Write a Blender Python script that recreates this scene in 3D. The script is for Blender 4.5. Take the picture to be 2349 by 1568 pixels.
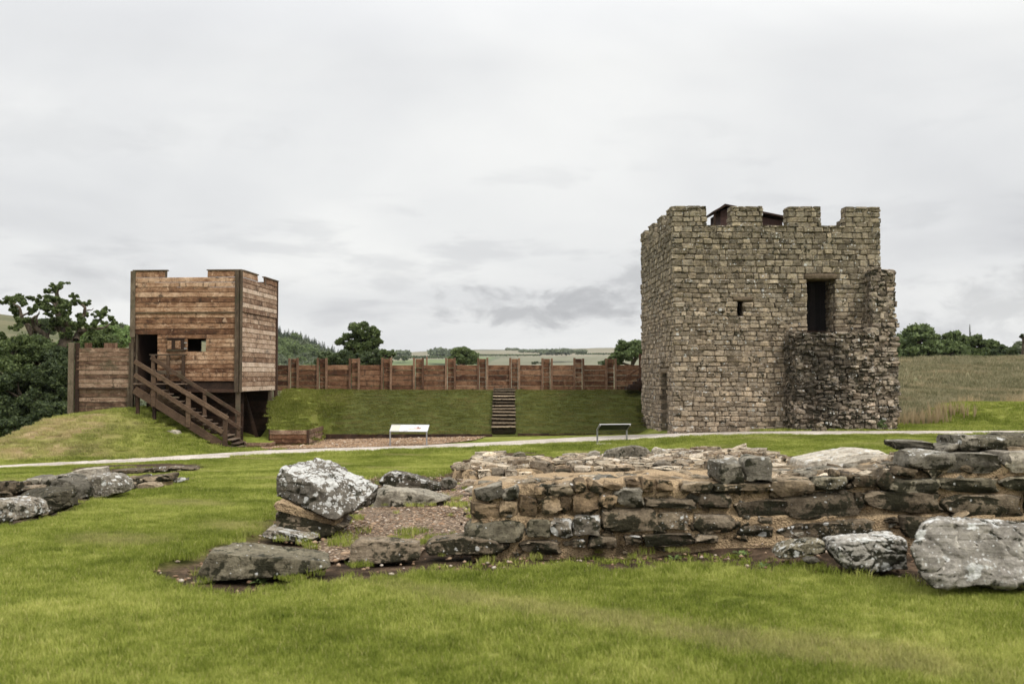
import bpy, bmesh, math, random
import numpy as np
from mathutils import Vector, Matrix, noise, Euler
R = math.radians
scene = bpy.context.scene
for o in list(bpy.data.objects): bpy.data.objects.remove(o)

# ---------------------------------------------------------------- camera
F = 2300.0; CU = 1174.5; CV = 784.0; EYE = 1.7
PITCH = math.atan((862 - 784) / F)
cam_d = bpy.data.cameras.new('camera'); cam = bpy.data.objects.new('camera', cam_d)
scene.collection.objects.link(cam); scene.camera = cam
cam.location = (0, 0, EYE); cam.rotation_euler = (R(90) + PITCH, 0, 0)
cam_d.sensor_width = 36; cam_d.lens = 36 * F / 2349
cam_d.clip_start = .1; cam_d.clip_end = 12000
cam_d.dof.use_dof = True; cam_d.dof.focus_distance = 34; cam_d.dof.aperture_fstop = 2.8
scene.render.resolution_x = 1024; scene.render.resolution_y = 683

# ---------------------------------------------------------------- sky and sun
SUN_EL, SUN_ROT = R(50), R(138)      # sun behind thin cloud, to the right and behind the viewer
w = bpy.data.worlds.new('World'); scene.world = w; w.use_nodes = True
nt = w.node_tree; nt.nodes.clear()
def wn(t, **k):
    n = nt.nodes.new(t)
    for a, b in k.items(): setattr(n, a, b)
    return n
def wl(a, b): nt.links.new(a, b)
def wmath(op, a, b=None, c=None, clamp=False):
    n = wn('ShaderNodeMath', operation=op); n.use_clamp = clamp
    for i, v in enumerate((a, b, c)):
        if v is None: continue
        if isinstance(v, (int, float)): n.inputs[i].default_value = v
        else: wl(v, n.inputs[i])
    return n.outputs[0]
tc = wn('ShaderNodeTexCoord'); sp = wn('ShaderNodeSeparateXYZ'); wl(tc.outputs['Generated'], sp.inputs[0])
X, Y, Z = sp.outputs
nsk = wn('ShaderNodeTexSky', sky_type='NISHITA'); nsk.sun_disc = False
nsk.sun_elevation = SUN_EL; nsk.sun_rotation = SUN_ROT; nsk.air_density = 1.5; nsk.dust_density = 3
zz = wmath('ADD', wmath('MAXIMUM', Z, 0.0), 0.16)
cx = wmath('DIVIDE', X, zz); cy = wmath('DIVIDE', Y, zz)
cb = wn('ShaderNodeCombineXYZ'); wl(cx, cb.inputs[0]); wl(cy, cb.inputs[1])
def wnoise(vec, scale, detail, rough=.55, dist=0):
    n = wn('ShaderNodeTexNoise'); n.inputs['Scale'].default_value = scale; n.inputs['Detail'].default_value = detail
    n.inputs['Roughness'].default_value = rough; n.inputs['Distortion'].default_value = dist
    wl(vec, n.inputs['Vector']); return n.outputs['Fac']
def wramp(f, stops):
    n = wn('ShaderNodeValToRGB'); wl(f, n.inputs[0]); e = n.color_ramp.elements
    e[0].position, e[0].color = stops[0][0], (*stops[0][1], 1); e[1].position, e[1].color = stops[-1][0], (*stops[-1][1], 1)
    for p, c in stops[1:-1]:
        q = e.new(p); q.color = (*c, 1)
    return n.outputs[0]
def wmix(f, a, b, blend='MIX'):
    n = wn('ShaderNodeMix', data_type='RGBA', blend_type=blend)
    if isinstance(f, (int, float)): n.inputs[0].default_value = f
    else: wl(f, n.inputs[0])
    for s, v in ((n.inputs[6], a), (n.inputs[7], b)):
        if isinstance(v, tuple): s.default_value = (*v, 1)
        else: wl(v, s)
    return n.outputs[2]
big = wnoise(cb.outputs[0], .55, 5, .5, .4)
base = wramp(big, [(.32, (.56, .565, .58)), (.46, (.665, .67, .675)), (.58, (.76, .762, .752)), (.72, (.82, .82, .805))])
# darker low cumulus banks: noise along azimuth / elevation, kept to a belt above the horizon
az = wmath('ARCTAN2', X, Y); el = wmath('ARCSINE', Z)
cb2 = wn('ShaderNodeCombineXYZ'); wl(wmath('MULTIPLY', az, 3.2), cb2.inputs[0]); wl(wmath('MULTIPLY', el, 13.0), cb2.inputs[1]); cb2.inputs[2].default_value = 3.7
lowc = wnoise(cb2.outputs[0], 2.3, 8, .58, .25)
lowf = wn('ShaderNodeMapRange'); lowf.interpolation_type = 'SMOOTHSTEP'; wl(lowc, lowf.inputs[0]); lowf.inputs[1].default_value = .53; lowf.inputs[2].default_value = .68
belt = wn('ShaderNodeMapRange'); belt.interpolation_type = 'SMOOTHSTEP'; wl(el, belt.inputs[0]); belt.inputs[1].default_value = .33; belt.inputs[2].default_value = .03
low = wmath('MULTIPLY', lowf.outputs[0], wmath('MULTIPLY', belt.outputs[0], .40))
def cloud(az0, el0, ra, re, thr, seed):
    da = wmath('DIVIDE', wmath('SUBTRACT', az, az0), ra); de = wmath('DIVIDE', wmath('SUBTRACT', el, el0), re)
    d = wmath('SQRT', wmath('ADD', wmath('MULTIPLY', da, da), wmath('MULTIPLY', de, de)))
    c = wn('ShaderNodeCombineXYZ'); wl(wmath('MULTIPLY', az, 12.0), c.inputs[0]); wl(wmath('MULTIPLY', el, 24.0), c.inputs[1]); c.inputs[2].default_value = seed
    nz = wnoise(c.outputs[0], 1.6, 7, .6, .3)
    v = wmath('ADD', wmath('SUBTRACT', 1.0, d), wmath('MULTIPLY', wmath('SUBTRACT', nz, .5), 3.6))
    m = wn('ShaderNodeMapRange'); m.interpolation_type = 'SMOOTHSTEP'; wl(v, m.inputs[0]); m.inputs[1].default_value = 0; m.inputs[2].default_value = .9; m.inputs[4].default_value = thr
    return m.outputs[0]
c1 = cloud(.04, .066, .125, .026, .62, 1.3)
c2 = cloud(.12, .085, .055, .03, .45, 5.1)
c3 = cloud(.46, .06, .12, .035, .36, 8.2)
c4 = cloud(-.42, .22, .22, .03, .08, 2.2)
c5 = cloud(-.36, .085, .16, .02, .15, 6.2)
col = wmix(low, base, (.42, .425, .45))
for c in (c1, c2, c3, c4, c5): col = wmix(c, col, (.29, .295, .315))
# a bright gap low over the horizon
hz = wn('ShaderNodeMapRange'); hz.interpolation_type = 'SMOOTHSTEP'; wl(el, hz.inputs[0]); hz.inputs[1].default_value = .055; hz.inputs[2].default_value = .0; hz.inputs[4].default_value = .55
col = wmix(hz.outputs[0], col, (.78, .775, .76))
# overcast sky: brighter towards the zenith
zb = wn('ShaderNodeMapRange'); wl(Z, zb.inputs[0]); zb.inputs[1].default_value = .30; zb.inputs[2].default_value = 1; zb.inputs[3].default_value = 1; zb.inputs[4].default_value = 2.8
vm = wn('ShaderNodeVectorMath', operation='SCALE'); wl(col, vm.inputs[0]); wl(zb.outputs[0], vm.inputs['Scale'])
sc = wn('ShaderNodeVectorMath', operation='SCALE'); wl(nsk.outputs[0], sc.inputs[0]); sc.inputs['Scale'].default_value = .08
full = wmix(.94, sc.outputs[0], vm.outputs[0])
bg = wn('ShaderNodeBackground'); wl(full, bg.inputs[0]); bg.inputs[1].default_value = 1.0
wo = wn('ShaderNodeOutputWorld'); wl(bg.outputs[0], wo.inputs[0])
sd = bpy.data.lights.new('sun', 'SUN'); sd.energy = 1.5; sd.angle = R(11); sd.color = (1, .95, .87)
sun = bpy.data.objects.new('sun', sd); scene.collection.objects.link(sun)
sun.rotation_euler = (R(40), 0, R(42))
scene.view_settings.view_transform = 'Standard'; scene.view_settings.look = 'None'
scene.view_settings.exposure = 0.32; scene.view_settings.gamma = 1; scene.view_settings.use_curve_mapping = False
scene.render.engine = 'CYCLES'
scene.cycles.max_bounces = 5; scene.cycles.diffuse_bounces = 3; scene.cycles.transparent_max_bounces = 4

# ---------------------------------------------------------------- geometry of the view: pixel of the photograph -> point in the world
cp, spn = math.cos(PITCH), math.sin(PITCH)
def ray(U, V):
    dx = (U - CU) / F; dv = (CV - V) / F
    return Vector((dx, cp - dv * spn, spn + dv * cp))
def at(U, V, Yd):
    d = ray(U, V); return Vector((0, 0, EYE)) + d * (Yd / d.y)

# ---------------------------------------------------------------- helpers
COL = scene.collection
def link(o, parent=None):
    COL.objects.link(o)
    if parent is not None: o.parent = parent
    return o
def mesh_np(name, V, Fq, smooth=False):
    m = bpy.data.meshes.new(name)
    V = np.asarray(V, dtype=np.float32); Fq = np.asarray(Fq, dtype=np.int32)
    n, k = Fq.shape
    m.vertices.add(len(V)); m.vertices.foreach_set('co', V.ravel())
    m.loops.add(n * k); m.loops.foreach_set('vertex_index', Fq.ravel())
    m.polygons.add(n); m.polygons.foreach_set('loop_start', np.arange(n, dtype=np.int32) * k)
    m.update(calc_edges=True); m.validate()
    if smooth: m.polygons.foreach_set('use_smooth', np.ones(len(m.polygons), dtype=bool))
    return m
def mobj(name, me, mat=None, parent=None):
    o = bpy.data.objects.new(name, me)
    if mat is not None and not me.materials: me.materials.append(mat)
    return link(o, parent)
def tag(o, label=None, cat=None, group=None, kind=None):
    if label: o['label'] = label
    if cat: o['category'] = cat
    if group: o['group'] = group
    if kind: o['kind'] = kind
    return o
def empty(name, loc=(0, 0, 0), rz=0, **k):
    o = bpy.data.objects.new(name, None); link(o); o.location = loc; o.rotation_euler = (0, 0, rz); o.empty_display_size = .2
    return tag(o, **k)
class MB:
    """collects boxes, beams and faces into one mesh"""
    def __init__(s): s.v = []; s.f = []
    def add(s, vs, fs):
        b = len(s.v); s.v += [tuple(p) for p in vs]; s.f += [tuple(i + b for i in f) for f in fs]
    def box(s, x0, x1, y0, y1, z0, z1, ch=0):
        s.obox(Vector(((x0+x1)/2, (y0+y1)/2, (z0+z1)/2)), Vector((1,0,0)), Vector((0,1,0)), Vector((0,0,1)), abs(x1-x0), abs(y1-y0), abs(z1-z0), ch)
    def obox(s, c, a, b, n, la, lb, ln, ch=0):
        if ch <= 0:
            vs = [c + a*(i*la/2) + b*(j*lb/2) + n*(k*ln/2) for i in (-1,1) for j in (-1,1) for k in (-1,1)]
            s.add(vs, [(0,1,3,2),(4,6,7,5),(0,4,5,1),(2,3,7,6),(0,2,6,4),(1,5,7,3)]); return
        vs = []
        idx = {}
        for i in (-1,1):
            for j in (-1,1):
                for k in (-1,1):
                    for ax in range(3):
                        e = [la/2 - ch, lb/2 - ch, ln/2 - ch]; e[ax] += ch
                        idx[(i,j,k,ax)] = len(vs); vs.append(c + a*(i*e[0]) + b*(j*e[1]) + n*(k*e[2]))
        fs = []
        for sgn in (-1,1):
            q = [(-1,-1),(1,-1),(1,1),(-1,1)]
            fs.append([idx[(sgn,p[0],p[1],0)] for p in (q if sgn>0 else q[::-1])])
            fs.append([idx[(p[0],sgn,p[1],1)] for p in (q[::-1] if sgn>0 else q)])
            fs.append([idx[(p[0],p[1],sgn,2)] for p in (q if sgn>0 else q[::-1])])
        for p in (-1,1):
            for q in (-1,1):
                fs.append([idx[(p,q,-1,0)], idx[(p,q,1,0)], idx[(p,q,1,1)], idx[(p,q,-1,1)]])
                fs.append([idx[(p,-1,q,0)], idx[(p,1,q,0)], idx[(p,1,q,2)], idx[(p,-1,q,2)]])
                fs.append([idx[(-1,p,q,1)], idx[(1,p,q,1)], idx[(1,p,q,2)], idx[(-1,p,q,2)]])
        for i in (-1,1):
            for j in (-1,1):
                for k in (-1,1): fs.append([idx[(i,j,k,0)], idx[(i,j,k,1)], idx[(i,j,k,2)]])
        s.add(vs, fs)
    def beam(s, p, q, wdt, hgt, side=None, ch=.006):
        p = Vector(p); q = Vector(q); a = (q - p); L = a.length; a.normalize()
        up = Vector((0,0,1)) if abs(a.z) < .97 else Vector((0,1,0))
        b = a.cross(up).normalized(); n = b.cross(a).normalized()
        s.obox((p+q)/2, a, b, n, L, wdt, hgt, ch)
    def build(s, name, mat, parent=None, smooth=False, fixn=True):
        m = bpy.data.meshes.new(name); m.from_pydata(s.v, [], s.f); m.update()
        if fixn:
            bm = bmesh.new(); bm.from_mesh(m); bmesh.ops.recalc_face_normals(bm, faces=bm.faces[:]); bm.to_mesh(m); bm.free()
        if smooth: m.polygons.foreach_set('use_smooth', [True]*len(m.polygons))
        return mobj(name, m, mat, parent)
def tube_mesh(path, radii, seg=8, V=None, Fc=None):
    """append a tapered tube along a path of points"""
    own = V is None
    if own: V, Fc = [], []
    prev = None; pts = [Vector(p) for p in path]
    for i, p in enumerate(pts):
        d = (pts[min(i+1, len(pts)-1)] - pts[max(i-1, 0)]).normalized()
        if prev is None:
            u = d.orthogonal().normalized()
        else: u = (prev - d * prev.dot(d)).normalized()
        prev = u; v = d.cross(u)
        b = len(V)
        for k in range(seg):
            a = 2*math.pi*k/seg
            V.append(p + (u*math.cos(a) + v*math.sin(a)) * radii[i])
        if i:
            for k in range(seg):
                Fc.append((b-seg+k, b-seg+(k+1) % seg, b+(k+1) % seg, b+k))
    return V, Fc

# ---------------------------------------------------------------- material helper
class M:
    def __init__(s, name):
        s.m = bpy.data.materials.new(name); s.m.use_nodes = True; s.t = s.m.node_tree; s.t.nodes.clear()
        s.out = s.n('ShaderNodeOutputMaterial'); s._pos = None
    def n(s, t, **k):
        x = s.t.nodes.new(t)
        for a, b in k.items(): setattr(x, a, b)
        return x
    def l(s, a, b): s.t.links.new(a, b)
    def pos(s):
        if s._pos is None: s._pos = s.n('ShaderNodeNewGeometry')
        return s._pos.outputs['Position']
    def obj(s): return s.n('ShaderNodeTexCoord').outputs['Object']
    def setin(s, sock, v):
        if isinstance(v, (int, float)): sock.default_value = v
        elif isinstance(v, tuple): sock.default_value = (*v, 1) if len(v) == 3 and len(sock.default_value) == 4 else v
        else: s.l(v, sock)
    def math(s, op, a, b=0.0, clamp=False):
        x = s.n('ShaderNodeMath', operation=op); x.use_clamp = clamp; s.setin(x.inputs[0], a); s.setin(x.inputs[1], b); return x.outputs[0]
    def scale(s, vec, sc):
        x = s.n('ShaderNodeVectorMath', operation='MULTIPLY'); s.l(vec, x.inputs[0]); x.inputs[1].default_value = sc; return x.outputs[0]
    def addv(s, vec, v2):
        x = s.n('ShaderNodeVectorMath', operation='ADD'); s.l(vec, x.inputs[0]); s.setin(x.inputs[1], v2); return x.outputs[0]
    def noise(s, vec, sc, det=4, rough=.55, dist=0, color=False, c=1):
        x = s.n('ShaderNodeTexNoise'); s.l(vec, x.inputs['Vector']); x.inputs['Scale'].default_value = sc; x.inputs['Detail'].default_value = det
        x.inputs['Roughness'].default_value = rough; x.inputs['Distortion'].default_value = dist
        if c != 1: return s.math('MULTIPLY', s.math('ADD', s.math('MULTIPLY', x.outputs['Fac'], c), .5 - .5*c, True), 1.0)
        return x.outputs['Color' if color else 'Fac']
    def voro(s, vec, sc, feat='F1', out='Distance', rnd=1):
        x = s.n('ShaderNodeTexVoronoi', feature=feat); s.l(vec, x.inputs['Vector']); x.inputs['Scale'].default_value = sc; x.inputs['Randomness'].default_value = rnd
        return x.outputs[out]
    def step(s, v, a, b, lo=0., hi=1.):
        x = s.n('ShaderNodeMapRange'); x.interpolation_type = 'SMOOTHSTEP'; s.setin(x.inputs[0], v)
        x.inputs[1].default_value = a; x.inputs[2].default_value = b; x.inputs[3].default_value = lo; x.inputs[4].default_value = hi; return x.outputs[0]
    def ramp(s, f, stops, interp='LINEAR'):
        x = s.n('ShaderNodeValToRGB'); s.setin(x.inputs[0], f); e = x.color_ramp.elements; x.color_ramp.interpolation = interp
        e[0].position, e[0].color = stops[0][0], (*stops[0][1], 1); e[1].position, e[1].color = stops[-1][0], (*stops[-1][1], 1)
        for p, c in stops[1:-1]: q = e.new(p); q.color = (*c, 1)
        return x.outputs[0]
    def mix(s, f, a, b, blend='MIX'):
        x = s.n('ShaderNodeMix', data_type='RGBA', blend_type=blend); s.setin(x.inputs[0], f); s.setin(x.inputs[6], a); s.setin(x.inputs[7], b); return x.outputs[2]
    def rnd(s):
        """one random number per object and per loose piece"""
        a = s.n('ShaderNodeObjectInfo').outputs['Random']; b = s.n('ShaderNodeNewGeometry').outputs['Random Per Island']
        return s.math('FRACT', s.math('ADD', s.math('MULTIPLY', a, 7.31), s.math('MULTIPLY', b, 5.77)))
    def attr(s, name, typ='GEOMETRY', out='Fac'):
        x = s.n('ShaderNodeAttribute'); x.attribute_type = typ; x.attribute_name = name; return x.outputs[out]
    def bsdf(s, col, rough=.85, bump=None, bstr=.4, bdist=.02, spec=.3, metal=0, trans=None):
        b = s.n('ShaderNodeBsdfPrincipled'); s.setin(b.inputs['Base Color'], col); s.setin(b.inputs['Roughness'], rough)
        b.inputs['Specular IOR Level'].default_value = spec; b.inputs['Metallic'].default_value = metal
        if bump is not None:
            u = s.n('ShaderNodeBump'); s.l(bump, u.inputs['Height']); u.inputs['Strength'].default_value = bstr; u.inputs['Distance'].default_value = bdist
            s.l(u.outputs[0], b.inputs['Normal'])
        if trans is not None:
            t = s.n('ShaderNodeBsdfTranslucent'); s.setin(t.inputs[0], trans[0]); mx = s.n('ShaderNodeMixShader'); mx.inputs[0].default_value = trans[1]
            s.l(b.outputs[0], mx.inputs[1]); s.l(t.outputs[0], mx.inputs[2]); s.l(mx.outputs[0], s.out.inputs[0])
        else: s.l(b.outputs[0], s.out.inputs[0])
        return s.m
# ================================================================ MATERIALS
def stone_mat(name, cols, moss=.5, lichen=.5, sc=1.0, bd=.02, low_warm=False, rn=.55, grime=None, val=1.0, var=1.0, top=.12):
    m = M(name); p = m.pos(); r = m.rnd()
    n1 = m.noise(p, 2.1*sc, 4, .6, c=1.7); n2 = m.noise(p, 9*sc, 7, .68, c=2.0); n3 = m.noise(p, 38*sc, 4, .65, c=1.9)
    f = m.math('ADD', m.math('MULTIPLY', r, rn), m.math('MULTIPLY', n1, 1-rn))
    k = len(cols); col = m.ramp(f, [(.18 + .64*i/(k-1), c) for i, c in enumerate(cols)])
    r2 = m.math('FRACT', m.math('MULTIPLY', r, 37.7))
    col = m.mix(1, col, m.ramp(r2, [(0, (1-.48*var,)*3), (.5, (1-.04*var,)*3), (.92, (1+.36*var,)*3), (1, (1+.95*var,)*3)]), 'MULTIPLY')
    col = m.mix(.8, col, m.ramp(n2, [(.1, (.34,.31,.28)), (.45, (.92,.90,.87)), (.9, (1.55,1.53,1.48))]), 'MULTIPLY')
    col = m.mix(.45, col, m.ramp(n3, [(.15, (.35,.35,.35)), (.85, (1.6,1.6,1.6))]), 'MULTIPLY')
    if low_warm:   # cleaner, warmer stone low on the tower and greener grey weathering near the top
        z = m.n('ShaderNodeSeparateXYZ'); m.l(p, z.inputs[0])
        zf = m.step(m.math('ADD', z.outputs[2], m.math('MULTIPLY', m.noise(p, .5, 3), 3.0)), 3.2, 8.8)
        col = m.mix(zf, m.mix(1, col, (1.22, 1.13, 1.04), 'MULTIPLY'), m.mix(1, col, (.92, .90, .80), 'MULTIPLY'))
    if moss > 0:
        mo = m.noise(p, 3.2*sc, 5, .65, .3); mo2 = m.noise(p, 14*sc, 4, .6)
        ms_ = m.n('ShaderNodeSeparateXYZ'); m.l(m._pos.outputs['Normal'], ms_.inputs[0]); mo = m.math('ADD', mo, m.step(ms_.outputs[2], .45, -.45, -.03*moss, .16*moss))  # moss noise plus a normal term: underside shade put into the colour
        mf = m.step(m.math('ADD', mo, m.math('MULTIPLY', m.math('SUBTRACT', mo2, .5), .45)), .66 - .17*moss, .72 - .15*moss)
        col = m.mix(m.math('MULTIPLY', mf, .9), col, m.mix(m.noise(p, 30*sc, 2), (.008, .008, .005), (.034, .034, .018)))
    if grime:      # wet black weathering streaks of the broken wall
        px, pz, rx, rz = grime
        s = m.n('ShaderNodeSeparateXYZ'); m.l(p, s.inputs[0])
        d = m.math('ADD', m.math('POWER', m.math('DIVIDE', m.math('SUBTRACT', s.outputs[0], px), rx), 2), m.math('POWER', m.math('DIVIDE', m.math('SUBTRACT', s.outputs[2], pz), rz), 2))
        g = m.step(m.math('ADD', d, m.math('MULTIPLY', m.math('SUBTRACT', m.noise(p, 1.8, 5, .65), .5), 3.4)), 1.25, .1)
        col = m.mix(m.math('MULTIPLY', g, .68), col, (.026, .022, .017))
    if lichen > 0:
        nz_ = m.n('ShaderNodeSeparateXYZ'); m.l(m._pos.outputs['Normal'], nz_.inputs[0]); up_ = m.math('MULTIPLY', m.math('MAXIMUM', nz_.outputs[2], 0.0), top)  # extra lichen on upward faces, top light put into the colour
        lr = m.math('FRACT', m.math('MULTIPLY', r, 91.3)); dn = m.noise(p, 3.0*sc, 4, .6, c=2.0); pd = m.addv(p, m.scale(m.noise(p, 16*sc, 3, .6, 0, True), (.045/sc, .045/sc, .045/sc)))
        lf = None
        for vs_, rad in ((7.5*sc, .36), (17*sc, .34), (42*sc, .30)):
            vd = m.voro(pd, vs_); vc = m.n('ShaderNodeSeparateColor'); m.l(m.voro(pd, vs_, 'F1', 'Color'), vc.inputs[0])
            th = m.math('ADD', m.math('MULTIPLY', m.math('ADD', m.math('SUBTRACT', vc.outputs[0], 1.0), m.math('ADD', m.math('ADD', m.math('MULTIPLY', dn, .55*lichen), .28*lichen), m.math('ADD', m.math('MULTIPLY', m.step(lr, .8, 1), .30), up_))), rad*2.2), 0.0, True)
            f_ = m.step(m.math('SUBTRACT', th, vd), -.02, .05); lf = f_ if lf is None else m.math('MAXIMUM', lf, f_)
        col = m.mix(m.math('MULTIPLY', lf, .85), col, m.mix(m.noise(p, 30, 3, c=2), (.34,.335,.31), (.72,.72,.69)))
    lay = m.noise(m.scale(p, (1, 1, 7)), 2.6*sc, 5, .65, .2, c=1.9)
    col = m.mix(.40, col, m.ramp(lay, [(.1, (.45,.42,.38)), (.5, (1,1,1)), (.9, (1.35,1.33,1.3))]), 'MULTIPLY')
    n2 = m.math('ADD', n2, m.math('MULTIPLY', lay, .8))
    h = m.math('ADD', m.math('MULTIPLY', n2, 1.0), m.math('MULTIPLY', n3, .35))
    return m.bsdf(col, .92, h, .75, bd, .15)
def wood_mat(name, cols, axis='X', sc=1.0, knots=True, green=.0, contrast=1.0):
    m = M(name); r = m.rnd(); p = m.obj()
    off = m.n('ShaderNodeCombineXYZ'); m.l(m.math('MULTIPLY', r, 31.0), off.inputs[0]); m.l(m.math('MULTIPLY', r, 17.0), off.inputs[1]); m.l(m.math('MULTIPLY', r, 53.0), off.inputs[2])
    q = m.addv(p, off.outputs[0])
    st = {'X': (.9, 9, 9), 'Y': (9, .9, 9), 'Z': (9, 9, .9)}[axis]
    gr = m.noise(m.scale(q, st), 2.2*sc, 6, .7, .8, c=1.8); fine = m.noise(m.scale(q, tuple(v*3 for v in st)), 4*sc, 3, .6)
    pat = m.noise(q, 1.9, 5, .65, .6, c=1.9)
    f = m.math('ADD', m.math('ADD', m.math('MULTIPLY', r, .34), m.math('MULTIPLY', gr, .36)), m.math('MULTIPLY', pat, .36))
    k = len(cols); col = m.ramp(f, [(.26 + .52*i/(k-1), c) for i, c in enumerate(cols)])
    col = m.mix(.8*contrast, col, m.ramp(fine, [(.36, (.45,.40,.36)), (.52, (1,1,1)), (.64, (1.4,1.4,1.38))]), 'MULTIPLY')
    if knots:
        st2 = {'X': (1.1, 3.2, 3.2), 'Y': (3.2, 1.1, 3.2), 'Z': (3.2, 3.2, 1.1)}[axis]
        kv = m.voro(m.addv(m.scale(q, st2), m.scale(m.noise(q, 6, 3, .6, 0, True), (.5,.5,.5))), 1.5)
        col = m.mix(m.step(kv, .30, .06, 0, .9), col, (.035, .018, .010))
        st3 = {'X': (3.5, .8, .8), 'Y': (.8, 3.5, .8), 'Z': (.8, .8, 3.5)}[axis]   # rain runs and rust that cross the boards
        sv = m.noise(m.scale(q, st3), 1.9, 5, .7)
        col = m.mix(m.step(sv, .55, .64, 0, .62), col, (.040, .024, .015))
        bl = m.noise(m.scale(q, (1.4, 1.4, 1.4)), 2.6, 6, .7, 1.2)
        col = m.mix(m.step(bl, .56, .66, 0, .5), col, tuple(min(1, c*1.25) for c in cols[-1]))
    if green > 0:
        gf = m.step(m.noise(m.pos(), 1.3, 4, .6), .6 - .2*green, .75 - .2*green, 0, .55); col = m.mix(gf, col, (.050, .052, .026))
    return m.bsdf(col, .82, m.math('ADD', gr, m.math('MULTIPLY', fine, .5)), .5, .006, .25)

MAT = {}
MAT['tower_stone'] = stone_mat('tower_stone', [(.130,.111,.088), (.205,.180,.146), (.260,.230,.190), (.300,.255,.202), (.220,.202,.176)], .26, .62, 1.0, .03, True, .6, var=.8)
MAT['stub_stone'] = stone_mat('stub_stone', [(.12,.097,.072), (.205,.168,.128), (.28,.238,.187), (.33,.275,.22), (.20,.155,.115)], .62, .55, 1.1, .02, False, .6, (10.9, 2.0, 1.5, 2.3))
MAT['ruin_stone'] = stone_mat('ruin_stone', [(.075,.060,.042), (.15,.115,.075), (.22,.175,.12), (.25,.20,.14), (.17,.16,.125)], .72, .36, 1.3, .02, False, .5)
MAT['ochre_stone'] = stone_mat('ochre_stone', [(.085,.060,.038), (.165,.118,.072), (.24,.175,.108), (.20,.155,.105)], .62, .22, 1.3, .02, False, .5)
MAT['dark_stone'] = stone_mat('dark_stone', [(.065,.052,.037), (.12,.095,.066), (.18,.145,.103), (.24,.20,.15)], .85, .42, 1.3, .02, False, .45)
MAT['rubble_stone'] = stone_mat('rubble_stone', [(.16,.12,.08), (.27,.21,.15), (.36,.30,.22), (.42,.36,.28), (.22,.19,.15)], .38, .45, 1.5, .02, False, .55)
MAT['lichen_stone'] = stone_mat('lichen_stone', [(.10,.085,.065), (.17,.15,.115), (.24,.21,.17), (.20,.19,.165)], .85, 1.0, .9, .025, False, .3)
MAT['white_lichen_stone'] = stone_mat('white_lichen_stone', [(.13,.115,.09), (.20,.18,.15), (.27,.245,.205), (.24,.22,.19)], .75, .75, .9, .025, False, .3, top=.62)
MAT['pale_boulder'] = stone_mat('pale_boulder', [(.19,.175,.15), (.29,.27,.24), (.38,.36,.325), (.33,.31,.28)], .72, .85, .75, .025, False, .3, top=.34)  # paler stone and tops, sunlight on the boulders put into the colour
MAT['pale_stone'] = stone_mat('pale_stone', [(.20,.175,.14), (.30,.27,.22), (.38,.34,.28), (.33,.31,.27)], .18, .45, 1.3, .015, False, .4)
MAT['grey_stone'] = stone_mat('grey_stone', [(.10,.09,.07), (.17,.155,.125), (.23,.21,.17), (.20,.18,.14)], .50, .38, 1.4, .02, False, .4)
MAT['mossy_stone'] = stone_mat('mossy_stone', [(.08,.07,.05), (.13,.115,.08), (.19,.17,.12), (.20,.18,.14)], .85, .40, 1.5, .02, False, .4)
def mortar(name, c0, c1, bd=.02):
    m = M(name); p = m.pos(); n = m.noise(p, 9, 6, .7); n2 = m.noise(p, 2.2, 3)
    col = m.mix(m.math('ADD', m.math('MULTIPLY', n, .6), m.math('MULTIPLY', n2, .4)), c0, c1)
    col = m.mix(m.step(m.noise(p, 3.1, 6, .72), .50, .60, 0, .75), col, tuple(v*.25 for v in c0))
    gv = m.voro(p, 55); col = m.mix(.6, col, m.ramp(gv, [(.1, (1.25,1.22,1.15)), (.6, (.62,.58,.52))]), 'MULTIPLY')
    return m.bsdf(col, .95, m.math('SUBTRACT', m.math('MULTIPLY', n, 1.6), gv), .9, bd, .1)
MAT['sandy_mortar'] = mortar('sandy_mortar', (.26,.185,.11), (.66,.50,.325))
MAT['tower_mortar'] = mortar('tower_mortar', (.115,.093,.070), (.24,.20,.155), .015)
MAT['tower_board'] = wood_mat('tower_board', [(.045,.018,.009), (.120,.056,.028), (.235,.128,.070), (.38,.24,.148), (.54,.385,.265)], contrast=1.1)
MAT['tower_board_y'] = wood_mat('tower_board_y', [(.10,.050,.028), (.24,.145,.090), (.39,.27,.185), (.53,.40,.30), (.64,.52,.41)], axis='Y')
MAT['palisade_board'] = wood_mat('palisade_board', [(.042,.016,.008), (.100,.045,.022), (.180,.092,.050), (.29,.170,.100)])
MAT['palisade_post'] = wood_mat('palisade_post', [(.07,.034,.019), (.155,.086,.052), (.27,.172,.112)], axis='Z', knots=False)
MAT['low_board'] = wood_mat('low_board', [(.055,.030,.018), (.14,.082,.050), (.26,.17,.115), (.38,.28,.20)], green=.3)
MAT['post_wood'] = wood_mat('post_wood', [(.055,.038,.025), (.105,.078,.052), (.17,.135,.095)], axis='Z', knots=False, green=.35)
MAT['stair_wood'] = wood_mat('stair_wood', [(.045,.026,.016), (.090,.056,.035), (.155,.102,.066)], knots=False, green=.25)
MAT['tread_wood'] = wood_mat('tread_wood', [(.06,.040,.026), (.13,.09,.062), (.22,.165,.12)], knots=False)
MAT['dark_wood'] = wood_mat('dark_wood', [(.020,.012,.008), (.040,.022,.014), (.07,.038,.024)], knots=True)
MAT['shed_wood'] = wood_mat('shed_wood', [(.030,.016,.013), (.048,.025,.020), (.065,.036,.029)], axis='Z', knots=False)
def plain(name, col, rough=.7, metal=0, spec=.4, nz=0, nsc=20):
    m = M(name)
    if nz: col = m.mix(m.noise(m.pos(), nsc, 4), tuple(c*(1-nz) for c in col), tuple(min(1, c*(1+nz)) for c in col))
    return m.bsdf(col, rough, None, spec=spec, metal=metal)
MAT['steel'] = plain('steel', (.34,.33,.34), .45, .7, .5, .2)
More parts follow.
